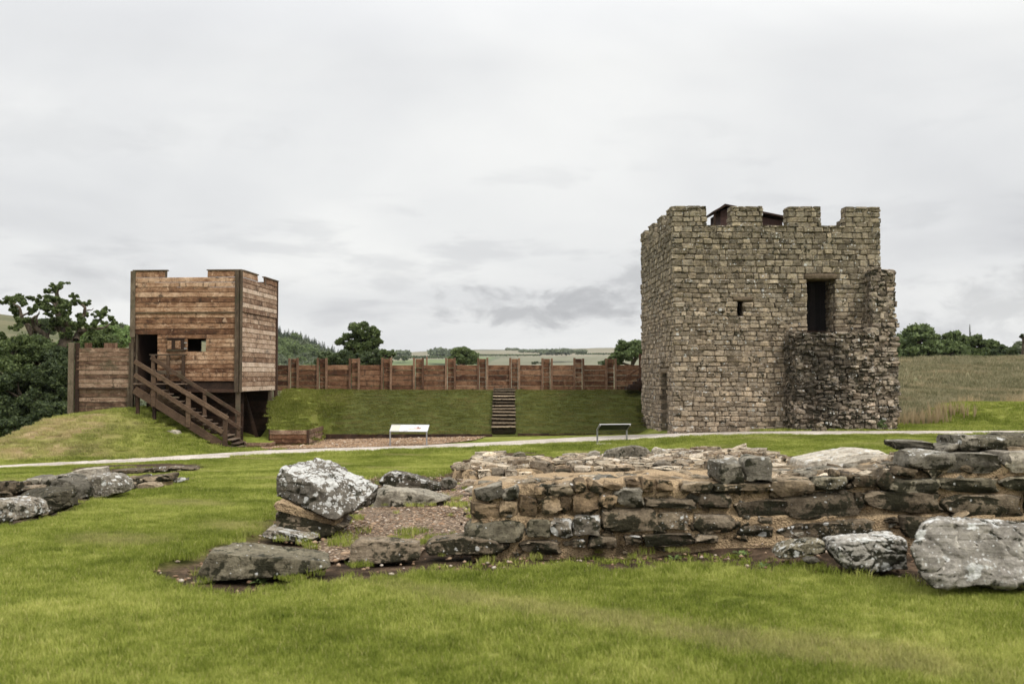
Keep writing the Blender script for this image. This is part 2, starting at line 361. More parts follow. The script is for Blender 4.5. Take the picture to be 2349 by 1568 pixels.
MAT['grey_frame'] = plain('grey_frame', (.42,.41,.43), .6, .2, .4, .15)
MAT['panel_white'] = plain('panel_white', (.72,.74,.74), .35, 0, .5, .03)
MAT['panel_beige'] = plain('panel_beige', (.50,.48,.39), .35, 0, .5, .05)
MAT['panel_dark'] = plain('panel_dark', (.012,.018,.020), .5)
MAT['print_brown'] = plain('print_brown', (.24,.13,.11), .5); MAT['print_tan'] = plain('print_tan', (.55,.36,.22), .5); MAT['print_pink'] = plain('print_pink', (.52,.42,.42), .5)
MAT['print_grey'] = plain('print_grey', (.30,.32,.33), .5); MAT['print_cream'] = plain('print_cream', (.66,.65,.58), .5)
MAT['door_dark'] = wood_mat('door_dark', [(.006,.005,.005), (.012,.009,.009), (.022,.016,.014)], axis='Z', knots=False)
MAT['iron'] = plain('iron', (.30,.29,.28), .5, .6)
def leaf_mat(name, dark, mid, light, tr=.38):
    dark, mid, light = [tuple(v*1.65 for v in q) for q in (dark, mid, light)]
    m = M(name); r = m.rnd(); n = m.noise(m.pos(), .9, 3); f = m.math('ADD', m.math('MULTIPLY', r, .6), m.math('MULTIPLY', n, .4))
    col = m.ramp(f, [(.2, dark), (.5, mid), (.85, light)])
    return m.bsdf(col, .6, None, spec=.25, trans=(m.mix(.5, col, light), tr))
MAT['oak_leaf'] = leaf_mat('oak_leaf', (.022,.034,.012), (.050,.070,.022), (.105,.130,.045))
MAT['dark_leaf'] = leaf_mat('dark_leaf', (.016,.025,.012), (.036,.050,.020), (.075,.095,.036))
MAT['mid_leaf'] = leaf_mat('mid_leaf', (.035,.050,.022), (.070,.095,.036), (.12,.15,.055))
MAT['far_leaf'] = leaf_mat('far_leaf', (.045,.056,.036), (.080,.095,.055), (.120,.138,.078))
MAT['bright_leaf'] = leaf_mat('bright_leaf', (.06,.095,.03), (.11,.16,.05), (.17,.22,.08))
MAT['conifer_leaf'] = leaf_mat('conifer_leaf', (.022,.034,.022), (.042,.058,.032), (.070,.088,.045), .1)
MAT['bark'] = (lambda m: m.bsdf(m.ramp(m.noise(m.scale(m.pos(), (3, 3, .8)), 3, 5, .7), [(.3, (.035,.026,.018)), (.55, (.095,.075,.055)), (.75, (.20,.165,.125))]), .95, m.noise(m.scale(m.pos(), (4,4,1)), 5, 5, .7), .8, .03, .1))(M('bark'))
# grass blades
def blade_mat(name, a, b, c, dry, tr=.3):
    m = M(name); p = m.pos(); r = m.math('FRACT', m.math('ADD', m.n('ShaderNodeObjectInfo').outputs['Random'], m.n('ShaderNodeNewGeometry').outputs['Random Per Island']))
    n = m.noise(p, .5, 5, .62, c=2.0); n2 = m.noise(p, 4.5, 5, .7, c=1.8)
    f = m.math('ADD', m.math('ADD', m.math('MULTIPLY', r, .25), m.math('MULTIPLY', n, .42)), m.math('MULTIPLY', n2, .33))
    col = m.ramp(f, [(.25, a), (.5, b), (.75, c)])
    d = m.attr('dry', 'INSTANCER')
    col = m.mix(m.math('ADD', m.math('MULTIPLY', d, .85), m.step(r, .93, .97, 0, .45), True), col, dry)
    return m.bsdf(col, .7, None, spec=.08, trans=(col, tr))
MAT['lawn_blade'] = blade_mat('lawn_blade', (.085,.118,.016), (.250,.292,.050), (.55,.55,.17), (.52,.42,.23))
MAT['bank_blade'] = blade_mat('bank_blade', (.075,.082,.018), (.155,.162,.040), (.25,.235,.075), (.30,.22,.12))
MAT['shoulder_blade'] = blade_mat('shoulder_blade', (.075,.088,.016), (.165,.185,.036), (.28,.28,.075), (.36,.27,.14))
MAT['straw_blade'] = blade_mat('straw_blade', (.090,.096,.040), (.235,.220,.125), (.40,.355,.225), (.58,.43,.27))
# ground sheet: grass, soil, dry thatch, rough
def ground_mat():
    m = M('ground'); p = m.pos(); n = m.noise(p, .5, 4, .6, c=1.8); n2 = m.noise(p, 3.5, 5, .7, c=1.8); n3 = m.noise(p, 30, 4, .7)
    f = m.math('ADD', m.math('MULTIPLY', n, .5), m.math('MULTIPLY', n2, .5))
    lawn = m.ramp(f, [(.3, (.09,.11,.014)), (.5, (.18,.20,.035)), (.7, (.28,.28,.08))])
    bank = m.ramp(m.math('ADD', m.math('MULTIPLY', f, .5), m.math('MULTIPLY', m.noise(p, 7, 5, .7), .5)), [(.25, (.045,.050,.014)), (.5, (.075,.083,.022)), (.75, (.11,.115,.034))])
    rough = m.ramp(m.math('ADD', m.math('MULTIPLY', m.noise(p, .22, 5, .7), .6), m.math('MULTIPLY', m.noise(m.scale(p, (1, .6, 1)), 1.6, 5, .75), .4)), [(.38, (.050,.056,.022)), (.47, (.12,.12,.058)), (.56, (.26,.235,.135)), (.66, (.42,.35,.22))])
    soil = m.ramp(m.math('ADD', m.math('MULTIPLY', n2, .6), m.math('MULTIPLY', n3, .4)), [(.3, (.020,.014,.009)), (.5, (.060,.040,.025)), (.7, (.15,.10,.065))])
    dry = m.ramp(n3, [(.3, (.17,.12,.06)), (.7, (.48,.36,.20))])
    col = m.mix(m.attr('rough'), lawn, rough); col = m.mix(m.attr('bank'), col, bank)
    col = m.mix(m.attr('dry'), col, dry); col = m.mix(m.attr('soil'), col, soil)
    return m.bsdf(col, .95, m.math('ADD', n3, n2), .8, .04, .1)
MAT['ground'] = ground_mat()
def gravel_mat(name, cols, sc, bd=.02):
    m = M(name); p = m.pos(); v = m.voro(p, sc, 'F1', 'Color'); d = m.voro(p, sc); s = m.n('ShaderNodeSeparateColor'); m.l(v, s.inputs[0])
    col = m.ramp(s.outputs[0], [(.05 + .9*i/(len(cols)-1), c) for i, c in enumerate(cols)])
    col = m.mix(m.step(d, .45, .75, 0, .6), col, tuple(c*.2 for c in cols[0]))
    col = m.mix(.7, col, m.ramp(m.noise(p, 1.1, 5, .7), [(.3, (.55,.52,.48)), (.6, (1.1,1.1,1.1))]), 'MULTIPLY')
    return m.bsdf(col, .9, m.math('SUBTRACT', 1, d), .9, bd, .2)
MAT['path'] = gravel_mat('path', [(.46,.40,.345), (.58,.515,.45), (.66,.60,.53)], 34, .006)
MAT['tan_gravel'] = gravel_mat('tan_gravel', [(.15,.085,.042), (.30,.18,.095), (.42,.27,.15), (.52,.37,.23)], 26, .02)
MAT['ruin_gravel'] = gravel_mat('ruin_gravel', [(.07,.046,.029), (.15,.10,.064), (.24,.168,.11), (.36,.28,.20)], 32, .02)
MAT['pebble'] = (lambda m: m.bsdf(m.ramp(m.rnd(), [(.1, (.10,.060,.036)), (.45, (.25,.155,.092)), (.8, (.37,.26,.17)), (1, (.50,.44,.37))]), .8, None, spec=.3))(M('pebble'))
def hill_mat(name, cols, sc, ys=1.0, detail=4):
    m = M(name); p = m.scale(m.pos(), (1, ys, 1)); n = m.noise(p, sc, detail, .65); n2 = m.noise(p, sc*7, 5, .7)
    f = m.math('ADD', m.math('MULTIPLY', n, .65), m.math('MULTIPLY', n2, .35))
    return m.bsdf(m.ramp(f, [(.3 + .4*i/(len(cols)-1), c) for i, c in enumerate(cols)]), .95, n2, .5, .3, .1)
MAT['moor'] = hill_mat('moor', [(.055,.062,.030), (.095,.098,.048), (.14,.13,.072), (.21,.18,.11)], .03)
MAT['wood_floor'] = hill_mat('wood_floor', [(.03,.04,.02), (.06,.07,.03)], .05)
def field_mat():
    m = M('far_fields'); p = m.scale(m.pos(), (1, .55, 1)); wob = m.addv(p, m.scale(m.noise(p, .004, 2, .5, 0, True), (60, 60, 0)))
    v = m.voro(wob, .0031, 'F1', 'Color'); s = m.n('ShaderNodeSeparateColor'); m.l(v, s.inputs[0])
    col = m.ramp(s.outputs[0], [(0, (.21,.19,.13)), (.30, (.18,.175,.115)), (.45, (.12,.175,.065)), (.6, (.23,.205,.145)), (.8, (.145,.18,.08)), (1, (.18,.175,.12))], 'CONSTANT')
    col = m.mix(.5, col, m.ramp(m.noise(p, .03, 5, .7), [(.3, (.75,.75,.7)), (.7, (1.15,1.15,1.15))]), 'MULTIPLY')
    e = m.voro(wob, .0031, 'DISTANCE_TO_EDGE'); col = m.mix(m.step(e, .022, .012, 0, .6), col, (.09,.105,.06))
    return m.bsdf(col, .95, None, spec=.1)
MAT['far_fields'] = field_mat()

MAT['dark_wood2'] = wood_mat('kerb_wood', [(.014,.010,.007), (.035,.019,.012), (.075,.040,.024), (.12,.075,.045)])
MAT['riser_shade_stone'] = stone_mat('riser_shade_stone', [(.030,.022,.014), (.060,.045,.030), (.095,.07,.05)], .7, .05, 2.0, .02)  # step fronts darker than the treads, their shade put into the colour
MAT['step_stone'] = stone_mat('step_stone', [(.14,.11,.075), (.21,.165,.115), (.28,.225,.16)], .45, .15, 2.0, .01)
# ================================================================ GROUND
def ss(a, b, x):
    t = np.clip((x - a) / (b - a), 0, 1); return t * t * (3 - 2 * t)
EX = np.array([-60, -24, -16, -9, 0, 3, 5, 6, 8, 10, 30, 80]); EZ = np.array([-1.6, -1.35, -1.2, -1.05, -.85, -.75, -.60, -.45, -.38, -.28, -.25, 0.2])
MX = np.array([-30, -24, -20.4, -18.7, -17.6, -15.1, -14.2, -12.9, -11.2, -10.4]); MZ = np.array([-2.2, -1.8, -1.35, -.44, .10, .40, .10, -.44, -1.02, -1.1])
def wob(x, y, s=1.0):
    return (np.sin(x*1.3*s + 1.7*np.sin(y*.6*s)) + np.sin(y*1.1*s + 1.3*np.sin(x*.9*s) + 2) + .6*np.sin(x*2.9*s+y*2.3*s)) / 2.6
def G(x, y):
    x = np.asarray(x, float); y = np.asarray(y, float)
    edge = np.interp(x, EX, EZ)
    z = edge * ss(9, 34, y) + .035 * wob(x, y, .9) * (1 - ss(20, 33, y)) + .016*wob(x, y, 3.1)*(1-ss(14, 25, y)) + .010*wob(y, x, 6.3)*(1-ss(12, 18, y))
    z = z + .13 * ss(1.0, 3.2, x) * np.exp(-((y - 10.3) / 1.6) ** 2) * (1 - ss(14, 20, x))
    # courtyard in front of the bank
    cy = ss(37.5, 39, y) * (1 - ss(5.2, 5.9, x)) * ss(-10.6, -9.6, x)
    z = z * (1 - cy) + (-1.0 + .02*(x+8)) * cy
    # turf bank behind the courtyard
    inb = ss(-11.4, -10.7, x) * (1 - ss(5.45, 5.8, x) * (1 - ss(44.6, 45.2, y)))* (1 - ss(6.5, 7.5, x))
    t = np.clip((y - 42.3) / 3.9, 0, 1); prof = -.74 + 1.80 * (1 - (1 - t) ** 1.25) + .05*wob(x, y, 1.6)*ss(0, .2, t)*(1-ss(.9, 1, t))
    onb = (y > 42.28) * inb
    z = z * (1 - onb) + prof * onb
    # left shoulder of the bank, held by the plank retaining wall
    tl = np.clip((y - 39.05) / 7.0, 0, 1); pl = -.42 + 1.52 * tl ** .85 + .05*wob(x, y, 1.8)*ss(0,.2,tl)
    front = ss(-7.9, -8.3, x) * (y < 42.3); back = ss(-6.2, -9.6, x) * (y >= 42.3)
    wl_ = np.where(y < 42.3, front, back) * (y > 39.03) * ss(-.10, .02, x + .2402*y)
    z = z * (1 - wl_) + np.maximum(z, pl) * wl_
    # mound under the timber tower and its stair
    mz = np.interp(x, MX, MZ); cr = ss(33.4, 39.2, y) ** .8
    inm = (1 - ss(-10.9, -10.3, x))
    zm = z * (1 - cr) + np.maximum(mz, edge - .15) * cr + .06*wob(x, y, 1.5)*cr*(1-cr)*3
    z = z * (1 - inm) + zm * inm
    # crest walk and the drop behind it
    bk = ss(48.5, 62, y) * (1 - ss(11.5, 16, x)); z = z * (1 - bk) + (-9.0) * bk
    lf = ss(-16.5, -19.5, x) * ss(41, 52, y); z = z * (1 - lf) - 5.0 * lf
    # rough pasture rising on the right
    rr = ss(13.5, 16.5, x) ; fy = np.clip((y - 40.5) / 54, 0, 1.0)
    fz = edge + (3.35 + .25*ss(25, 60, x)) * fy ** 1.12 + .10*wob(x*.5, y*.5) * fy + .06*wob(x, y, 1.4)*ss(0,.05,fy)
    fz = fz - ss(96, 130, y) * 5
    z = np.where(y > 40.5, z * (1 - rr) + fz * rr, z)
    # small green bank at the far right
    gb = np.exp(-((y - 41.5) / 2.6) ** 2) * ss(16.2, 18.8, x) * .80; z = z + gb
    # trench of the left ruin
    return z
def Gs(x, y): return float(G(np.array([x]), np.array([y]))[0])
def gp(U, V, y0=3.5, y1=120):
    d = ray(U, V); prev = None; ys = np.linspace(y0, y1, 6000); k = ys / d.y
    f = EYE + d.z * k - G(d.x * k, ys); i = int(np.argmax(f < 0)) if (f < 0).any() else len(ys) - 1
    return Vector((d.x * k[i], ys[i], EYE + d.z * k[i]))
def inpoly(x, y, poly):
    x = np.asarray(x); y = np.asarray(y); c = np.zeros(x.shape, bool); n = len(poly)
    for i in range(n):
        x0, y0 = poly[i]; x1, y1 = poly[(i + 1) % n]
        if y0 == y1: continue
        c ^= ((y0 > y) != (y1 > y)) & (x < (x1 - x0) * (y - y0) / (y1 - y0) + x0)
    return c
def wpoly(px): return [(p.x, p.y) for p in (gp(u, v) for u, v in px)]
# soil around the front ruin, photo pixels projected to the ground once
soil_polys = [wpoly([(325,1312),(345,1296),(400,1280),(455,1262),(530,1232),(600,1215),(612,1170),(700,1140),(860,1090),(1010,1085),(1060,1066),(1110,1040),(1230,1035),(1330,1060),(1420,1052),(1560,1048),(1830,1052),(1860,1085),(2100,1090),(2200,1240),(2349,1290),(2500,1300),(2560,1360),(2349,1362),(2180,1345),(2090,1330),(1960,1322),(1900,1308),(1800,1300),(1740,1316),(1690,1300),(1620,1291),(1560,1302),(1500,1314),(1400,1308),(1300,1300),(1200,1304),(1120,1310),(1060,1312),(1000,1316),(930,1320),(860,1328),(800,1335),(740,1341),(640,1348),(560,1357),(470,1358),(400,1350)]),
    wpoly([(140,1076),(240,1066),(380,1062),(450,1063),(490,1066),(470,1076),(380,1088),(250,1092),(160,1092)]),
    wpoly([(0,1112),(60,1100),(200,1098),(370,1094),(440,1093),(472,1095),(430,1105),(370,1120),(300,1132),(240,1140),(190,1160),(160,1178),(110,1192),(60,1200),(0,1205),(-60,1210),(-60,1120)])]
grav_poly = wpoly([(700,1260),(760,1215),(830,1160),(870,1128),(1000,1110),(1060,1098),(1180,1095),(1400,1092),(1860,1088),(1860,1110),(1100,1112),(1075,1180),(1070,1235),(1000,1238),(960,1262),(880,1262),(800,1275),(745,1285)])
grav_poly2 = wpoly([(1290,1068),(1255,1052),(1290,1046),(1400,1040),(1400,1062)])
XS = np.concatenate([-np.geomspace(2600, 26, 40), np.arange(-25, -13, .35), np.arange(-13, 15, .15), np.arange(15, 30, .35), np.geomspace(31, 2600, 40)])
YS = np.concatenate([np.linspace(-60, 0, 20), np.arange(.5, 4, .35), np.arange(4, 18, .12), np.arange(18, 50, .2), np.arange(50, 100, .9), np.geomspace(101, 3500, 40)])
YS = np.sort(np.concatenate([YS[(np.abs(YS-42.28) > .05) & (np.abs(YS-39.04) > .05)], [42.26, 42.30, 39.02, 39.06]]))
gx, gy = np.meshgrid(XS, YS); gz = G(gx, gy); nx, ny = len(XS), len(YS)
soil = np.zeros(gx.shape)
for p in soil_polys: soil = np.maximum(soil, inpoly(gx + .06*wob(gx, gy, 6), gy + .08*wob(gy, gx, 5), p).astype(float))
def blur(a):
    b = a.copy(); b[1:-1, 1:-1] = (a[1:-1, 1:-1]*2 + a[:-2, 1:-1] + a[2:, 1:-1] + a[1:-1, :-2] + a[1:-1, 2:]) / 6; return b
softs = blur(blur(soil)); gz = gz - .07 * softs * (gy < 30)
rough = ss(15.5, 17.5, gx) * ss(39, 42, gy) * (1 - np.clip(1.6*np.exp(-((gy - 41.5) / 3.0) ** 2) * ss(16.8, 19, gx), 0, 1)); rough = np.maximum(rough, ss(50, 55, gy))
bankm = ((gy > 42.2) & (gy < 52) & (gx > -11) & (gx < 7)).astype(float)
bankm = bankm * (1 - .85 * ss(-6.6, -9.2, gx)); bankm = np.maximum(bankm, .25*((gy > 39) & (gy < 42.2) & (gx > -9.4) & (gx < -7.9)))
def dryf(x, y):
    m = np.exp(-((x + 17.2) / 2.6) ** 2 - ((y - 37.0) / 1.5) ** 2) * 1.35
    m = np.maximum(m, .9*np.exp(-((x + 16.5) / 3.0) ** 2 - ((y - 34.9) / .9) ** 2))
    v = 1.35 * m * (.40 + .95 * np.maximum(0, wob(x*2.2, y*2.2, 1.5) + .35*wob(x, y, 6)))
    return np.clip(v, 0, 1)
dry = dryf(gx, gy)
idx = np.arange(nx * ny).reshape(ny, nx)
fc = np.stack([idx[:-1, :-1], idx[:-1, 1:], idx[1:, 1:], idx[1:, :-1]], -1).reshape(-1, 4)
gme = mesh_np('ground', np.stack([gx, gy, gz], -1).reshape(-1, 3), fc, True)
for nm, a in (('soil', softs), ('rough', rough), ('bank', bankm), ('dry', dry)):
    at_ = gme.attributes.new(nm, 'FLOAT', 'POINT'); at_.data.foreach_set('value', a.ravel().astype(np.float32))
ground = tag(mobj('ground', gme, MAT['ground']), kind='structure')
def Gd(x, y):
    """ground height including the sunken soil"""
    z = Gs(x, y)
    if y < 30 and any(inpoly(np.array([x]), np.array([y]), p)[0] for p in soil_polys): z -= .07
    return z
# ---- path: a strip draped over the ground
pt = [(-260,1082),(-120,1078),(0,1067.5),(150,1059),(300,1052),(450,1043),(602,1033),(750,1027.5),(895,1023),(1110,1015),(1344,1002),(1473,996.5),(1600,992),(1740,989.5),(2070,988.5),(2349,988),(2600,987),(2900,986)]
pb = [(-260,1092),(-120,1086),(0,1074),(150,1067),(300,1061.5),(450,1054),(602,1044.5),(750,1038),(895,1032.5),(1110,1026),(1344,1016),(1473,1008),(1600,1002),(1740,998.5),(2070,996),(2349,995),(2600,994.5),(2900,994)]
def respl(pp, n=160):
    us = np.linspace(pp[0][0], pp[-1][0], n); vs = np.interp(us, [a for a, b in pp], [b for a, b in pp]); return [gp(u, v) for u, v in zip(us, vs)]
A = respl(pt); B = respl(pb); pv = []; K = 8
rng = np.random.default_rng(5)
for i, (a, b) in enumerate(zip(A, B)):
    j0, j1 = rng.normal(0, .03, 2)
    for k in range(K + 1):
        t = k / K; q = a.lerp(b, t); yy = q.y + (j0*(1-t) + j1*t); pv.append((q.x, yy, Gs(q.x, yy) + .012 + .030*math.sin(math.pi*t)))
pf = [(i*(K+1)+k, i*(K+1)+k+1, (i+1)*(K+1)+k+1, (i+1)*(K+1)+k) for i in range(len(A)-1) for k in range(K)]
tag(mobj('path', mesh_np('path', pv, pf, True), MAT['path']), kind='structure')
path_poly = [(p.x, p.y) for p in A] + [(p.x, p.y) for p in B[::-1]]
def sheet(name, poly, step, mat, dz=.012, zoff=0, amp=.02):
    px_ = [p[0] for p in poly]; py_ = [p[1] for p in poly]
    xs = np.arange(min(px_), max(px_), step); ys = np.arange(min(py_), max(py_), step)
    x, y = np.meshgrid(xs, ys); ins = inpoly(x + .05*wob(x, y, 7), y + .05*wob(y, x, 6), poly)
    z = G(x, y) + zoff + dz + amp * .5 * (wob(x, y, 2.5) + 1)
    id_ = np.arange(x.size).reshape(x.shape); keep = ins[:-1, :-1] & ins[1:, 1:] & ins[1:, :-1] & ins[:-1, 1:]
    f = np.stack([id_[:-1, :-1], id_[:-1, 1:], id_[1:, 1:], id_[1:, :-1]], -1)[keep]
    used = np.unique(f); remap = np.full(x.size, -1); remap[used] = np.arange(len(used))
    return tag(mobj(name, mesh_np(name, np.stack([x, y, z], -1).reshape(-1, 3)[used], remap[f], True), mat), kind='structure')
sheet('gravel_floor', grav_poly, .07, MAT['ruin_gravel'], .02, -.06, .02)
sheet('gravel_floor', grav_poly2, .1, MAT['ruin_gravel'], .02, -.06, .02)
yard_poly = [(-9.6, 38.2), (-9.2, 37.4), (-6, 37.3), (-3.6, 37.5), (-2.6, 38.2), (-1.5, 39.8), (-1.15, 41.4), (-1.1, 42.26), (-7.9, 42.26), (-7.85, 38.98), (-9.5, 38.98)]
sheet('gravel_yard', yard_poly, .12, MAT['tan_gravel'], .03, 0, .02)
# loose pebbles on the ruin gravel
ico = [(0,0,1),(.89,0,.45),(.28,.85,.45),(-.72,.53,.45),(-.72,-.53,.45),(.28,-.85,.45),(.72,.53,-.45),(-.28,.85,-.45),(-.89,0,-.45),(-.28,-.85,-.45),(.72,-.53,-.45),(0,0,-1)]
icf = [(0,1,2),(0,2,3),(0,3,4),(0,4,5),(0,5,1),(1,6,2),(2,7,3),(3,8,4),(4,9,5),(5,10,1),(1,10,6),(2,6,7),(3,7,8),(4,8,9),(5,9,10),(11,7,6),(11,8,7),(11,9,8),(11,10,9),(11,6,10)]
def pebbles(name, polys, n, s0, s1, zo, seed, label, cat='gravel'):
    g = np.random.default_rng(seed); pts = []
    for poly, k in zip(polys, n):
        x0, x1 = min(p[0] for p in poly), max(p[0] for p in poly); y0, y1 = min(p[1] for p in poly), max(p[1] for p in poly)
        x = g.uniform(x0, x1, k); y = g.uniform(y0, y1, k); k_ = inpoly(x, y, poly); pts.append(np.stack([x[k_], y[k_]], -1))
    P = np.concatenate(pts); s = g.uniform(s0, s1, len(P)) * (1 + 1.2*(g.random(len(P)) > .96)); I = np.array(ico)
    ang = g.uniform(0, 6.28, len(P)); sx = g.uniform(.7, 1.3, len(P)); ca, sa = np.cos(ang), np.sin(ang)
    V = I[None] * np.stack([s*sx, s/sx, s*.6], -1)[:, None, :]; V = V * (1 + g.uniform(-.2, .2, V.shape[:2]))[..., None]
    X_ = V[..., 0]*ca[:, None] - V[..., 1]*sa[:, None] + P[:, 0:1]; Y_ = V[..., 0]*sa[:, None] + V[..., 1]*ca[:, None] + P[:, 1:2]
    Z_ = V[..., 2] + (G(P[:, 0], P[:, 1]) + zo)[:, None] + .004
    fcs = (np.array(icf)[None] + 12*np.arange(len(P))[:, None, None]).reshape(-1, 3)
    return tag(mobj(name, mesh_np(name, np.stack([X_, Y_, Z_], -1).reshape(-1, 3), fcs), MAT['pebble']), label, cat, kind='stuff')
pebbles('pebbles', [grav_poly, soil_polys[0]], [14000, 9000], .009, .024, -.035, 3, 'brown and tan pebbles strewn over the floor of the ruined room')
pebbles('yard_pebbles', [yard_poly], [6000], .014, .032, .035, 4, 'coarse tan gravel in the yard below the turf bank')
# ================================================================ STONES
def stone_variant(seed, cuts=2, k=4.5, amp=.07, clip=2, smooth=True, cl=(.72, .88)):
    bm = bmesh.new(); bmesh.ops.create_cube(bm, size=1)
    if cuts: bmesh.ops.subdivide_edges(bm, edges=bm.edges[:], cuts=cuts, use_grid_fill=True)
    rn = random.Random(seed); off = Vector((rn.uniform(0, 99), rn.uniform(0, 99), rn.uniform(0, 99)))
    pl = []
    for _ in range(clip):
        n = Vector((rn.uniform(-1, 1), rn.uniform(-1, 1), rn.uniform(-1, 1))).normalized()
        pl.append((n, (abs(n.x)+abs(n.y)+abs(n.z))*.5*rn.uniform(*cl)))
    for v in bm.verts:
        q = v.co * 2; r = (abs(q.x)**k + abs(q.y)**k + abs(q.z)**k) ** (1/k); q = q / r if r > 0 else q
        c = q * .5
        c = v.co.lerp(c, .85)
        for n, d in pl:
            e = c.dot(n) - d
            if e > 0: c = c - n * e
        c = c + noise.noise_vector(v.co * 1.6 + off) * amp + (noise.noise_vector(v.co * 6 + off) * amp * .35 if cuts > 2 else Vector())
        v.co = c
    bmesh.ops.recalc_face_normals(bm, faces=bm.faces[:])
    bmesh.ops.triangulate(bm, faces=bm.faces[:])
    me = bpy.data.meshes.new('stone'); bm.to_mesh(me); bm.free()
    me.polygons.foreach_set('use_smooth', [smooth]*len(me.polygons)); return me
def block_variant(seed):
    rn = random.Random(seed); mb = MB(); mb.obox(Vector(), Vector((1,0,0)), Vector((0,1,0)), Vector((0,0,1)), 1, 1, 1, rn.uniform(.10, .17))
    tw = rn.uniform(-.06, .06); tp = rn.uniform(-.06, .06)
    vs = [Vector(v) for v in mb.v]
    vs = [Vector((v.x*(1 + tp*v.z*2) + tw*v.z, v.y, v.z*(1 + tw*v.x))) + Vector((rn.uniform(-.035, .035), rn.uniform(-.05, .05), rn.uniform(-.045, .045))) for v in vs]
    me = bpy.data.meshes.new('stone'); me.from_pydata([tuple(v) for v in vs], [], mb.f); bm = bmesh.new(); bm.from_mesh(me); bmesh.ops.recalc_face_normals(bm, faces=bm.faces[:]); bmesh.ops.triangulate(bm, faces=bm.faces[:]); bm.to_mesh(me); bm.free()
    me.polygons.foreach_set('use_smooth', [True]*len(me.polygons)); me.set_sharp_from_angle(angle=R(28)); return me
SV = [block_variant(i) for i in range(24)]
RV = [stone_variant(50 + i, 1, 6, .16, 4, False, (.66, .86)) for i in range(20)]
BV = [stone_variant(100 + i, 6, 11, .12, 7, True, (.70, .88)) for i in range(12)]
for m_ in BV: m_.set_sharp_from_angle(angle=R(24))
def arr(me):
    V = np.empty(len(me.vertices)*3, np.float32); me.vertices.foreach_get('co', V); Fx = np.array([tuple(p.vertices) for p in me.polygons], np.int32)
    return V.reshape(-1, 3), Fx
VA = {}
def variants_copy(vs, mat):
    out = []
    for me in vs:
        c = me.copy(); c.materials.clear(); c.materials.append(mat); out.append(c); VA[c.name] = arr(me)
    return out
class Stones:
    """collect stones (matrix, variant), the 300 largest become objects, the rest one joined part"""
    def __init__(s, root, variants, mat, name='stone'):
        s.root = root; s.vs = variants_copy(variants, mat); s.mat = mat; s.list = []; s.name = name
    def add(s, c, size, rot=None, rn=random, prio=None):
        Mx = Matrix.Translation(Vector(c)) @ ((rot.to_4x4() if rot is not None else Matrix())) @ Matrix.Diagonal((*size, 1))
        if rn.random() < .5: Mx = Mx @ Matrix.Diagonal((-1, -1, 1, 1))
        s.list.append((prio if prio is not None else size[0]*size[2], Mx, rn.randrange(len(s.vs))))
    def finish(s, limit=300, rest='stonework'):
        s.list.sort(key=lambda t: -t[0])
        for pr, Mx, k in s.list[:limit]:
            o = bpy.data.objects.new(s.name, s.vs[k]); link(o, s.root); o.matrix_local = Mx
        if len(s.list) > limit:
            V, Fc, b = [], [], 0
            for pr, Mx, k in s.list[limit:]:
                v, f = VA[s.vs[k].name]; A_ = np.array(Mx); V.append(v @ A_[:3, :3].T + A_[:3, 3]); Fc.append(f + b); b += len(v)
            o = mobj(rest, mesh_np(rest, np.concatenate(V), np.concatenate(Fc), True), s.mat, s.root); o.data.set_sharp_from_angle(angle=R(28)); o['kind'] = 'stuff'
def face_stones(S, org, u, n, W, zs, top, holes, rn, depth=.22, wmin=.18, wmax=.42, proud=.03, gap=.012, vis=1.0, jit=.012, rot_amp=.012, left=0, skipends=0, ragged=0):
    """courses of stones on a vertical face: org lower-left corner, u along, n outward; zs course boundaries; top(x) height limit; holes [(x0,x1,z0,z1)]"""
    org = Vector(org); u = Vector(u); n = Vector(n)
    B = Matrix((u, -n, Vector((0, 0, 1)))).transposed()
    for i in range(len(zs)-1):
        z0, z1 = zs[i], zs[i+1]; zc = (z0+z1)/2
        x = left; segs = []
        cuts = sorted([(h[0], h[1]) for h in holes if h[2] < zc < h[3]])
        cur = left
        for a, b in cuts:
            if a > cur: segs.append((cur, a))
            cur = b
        if cur < W: segs.append((cur, W))
        for a, b in segs:
            a2, b2 = a, b
            x = a2
            first = True
            while x < b2 - .02:
                wd = rn.uniform(wmin, wmax) * (1.25 if first and rn.random() < .6 else 1)
                if rn.random() < .08: wd *= .6
                if b2 - (x + wd) < wmin * .75: wd = b2 - x
                xc = x + wd/2; tt = top(xc)
                # stones straddling a merlon edge are split at that edge
                if z1 > zc_ + .02 and abs(top(x + .01) - top(x + wd - .01)) > .05:
                    for q in np.arange(x + .01, x + wd, .01):
                        if abs(top(q) - top(x + .01)) > .05:
                            wd = max(q - x, .03); break
                    xc = x + wd/2; tt = top(xc)
                first = False
                if zc < tt + .02:
                    h = (z1 - z0); pr = proud + rn.uniform(-.02, .035)
                    dx = rn.uniform(-jit, jit); dz = rn.uniform(-jit, jit)*.7 + .05*noise.noise(Vector((xc*.9, z0*.35, 3.3)))*(1 if z1 < zc_-.1 else 0)
                    c = org + u*(xc + dx) + Vector((0,0,1))*(zc + dz) - n*(depth/2 - pr)
                    rt = B @ Euler((rn.uniform(-.07,.07), rn.gauss(0, rot_amp*1.8), rn.uniform(-.07,.07))).to_matrix()
                    S.add(c, (wd - gap*rn.uniform(.3, 1.8) + .012, depth, h*rn.uniform(.90, 1.06)), rt, rn, prio=wd*h*vis)
                x += wd
def courses(z0, z1, h0, h1, rn, fixed=()):
    zs = [z0]; marks = sorted(list(fixed) + [z1])
    for mk in marks:
        span = mk - zs[-1]; k = max(1, round(span / rn.uniform(h0, h1)))
        hs = [rn.uniform(.8, 1.2) for _ in range(k)]; t = sum(hs); z = zs[-1]
        for h in hs: z += span*h/t; zs.append(z)
    return zs
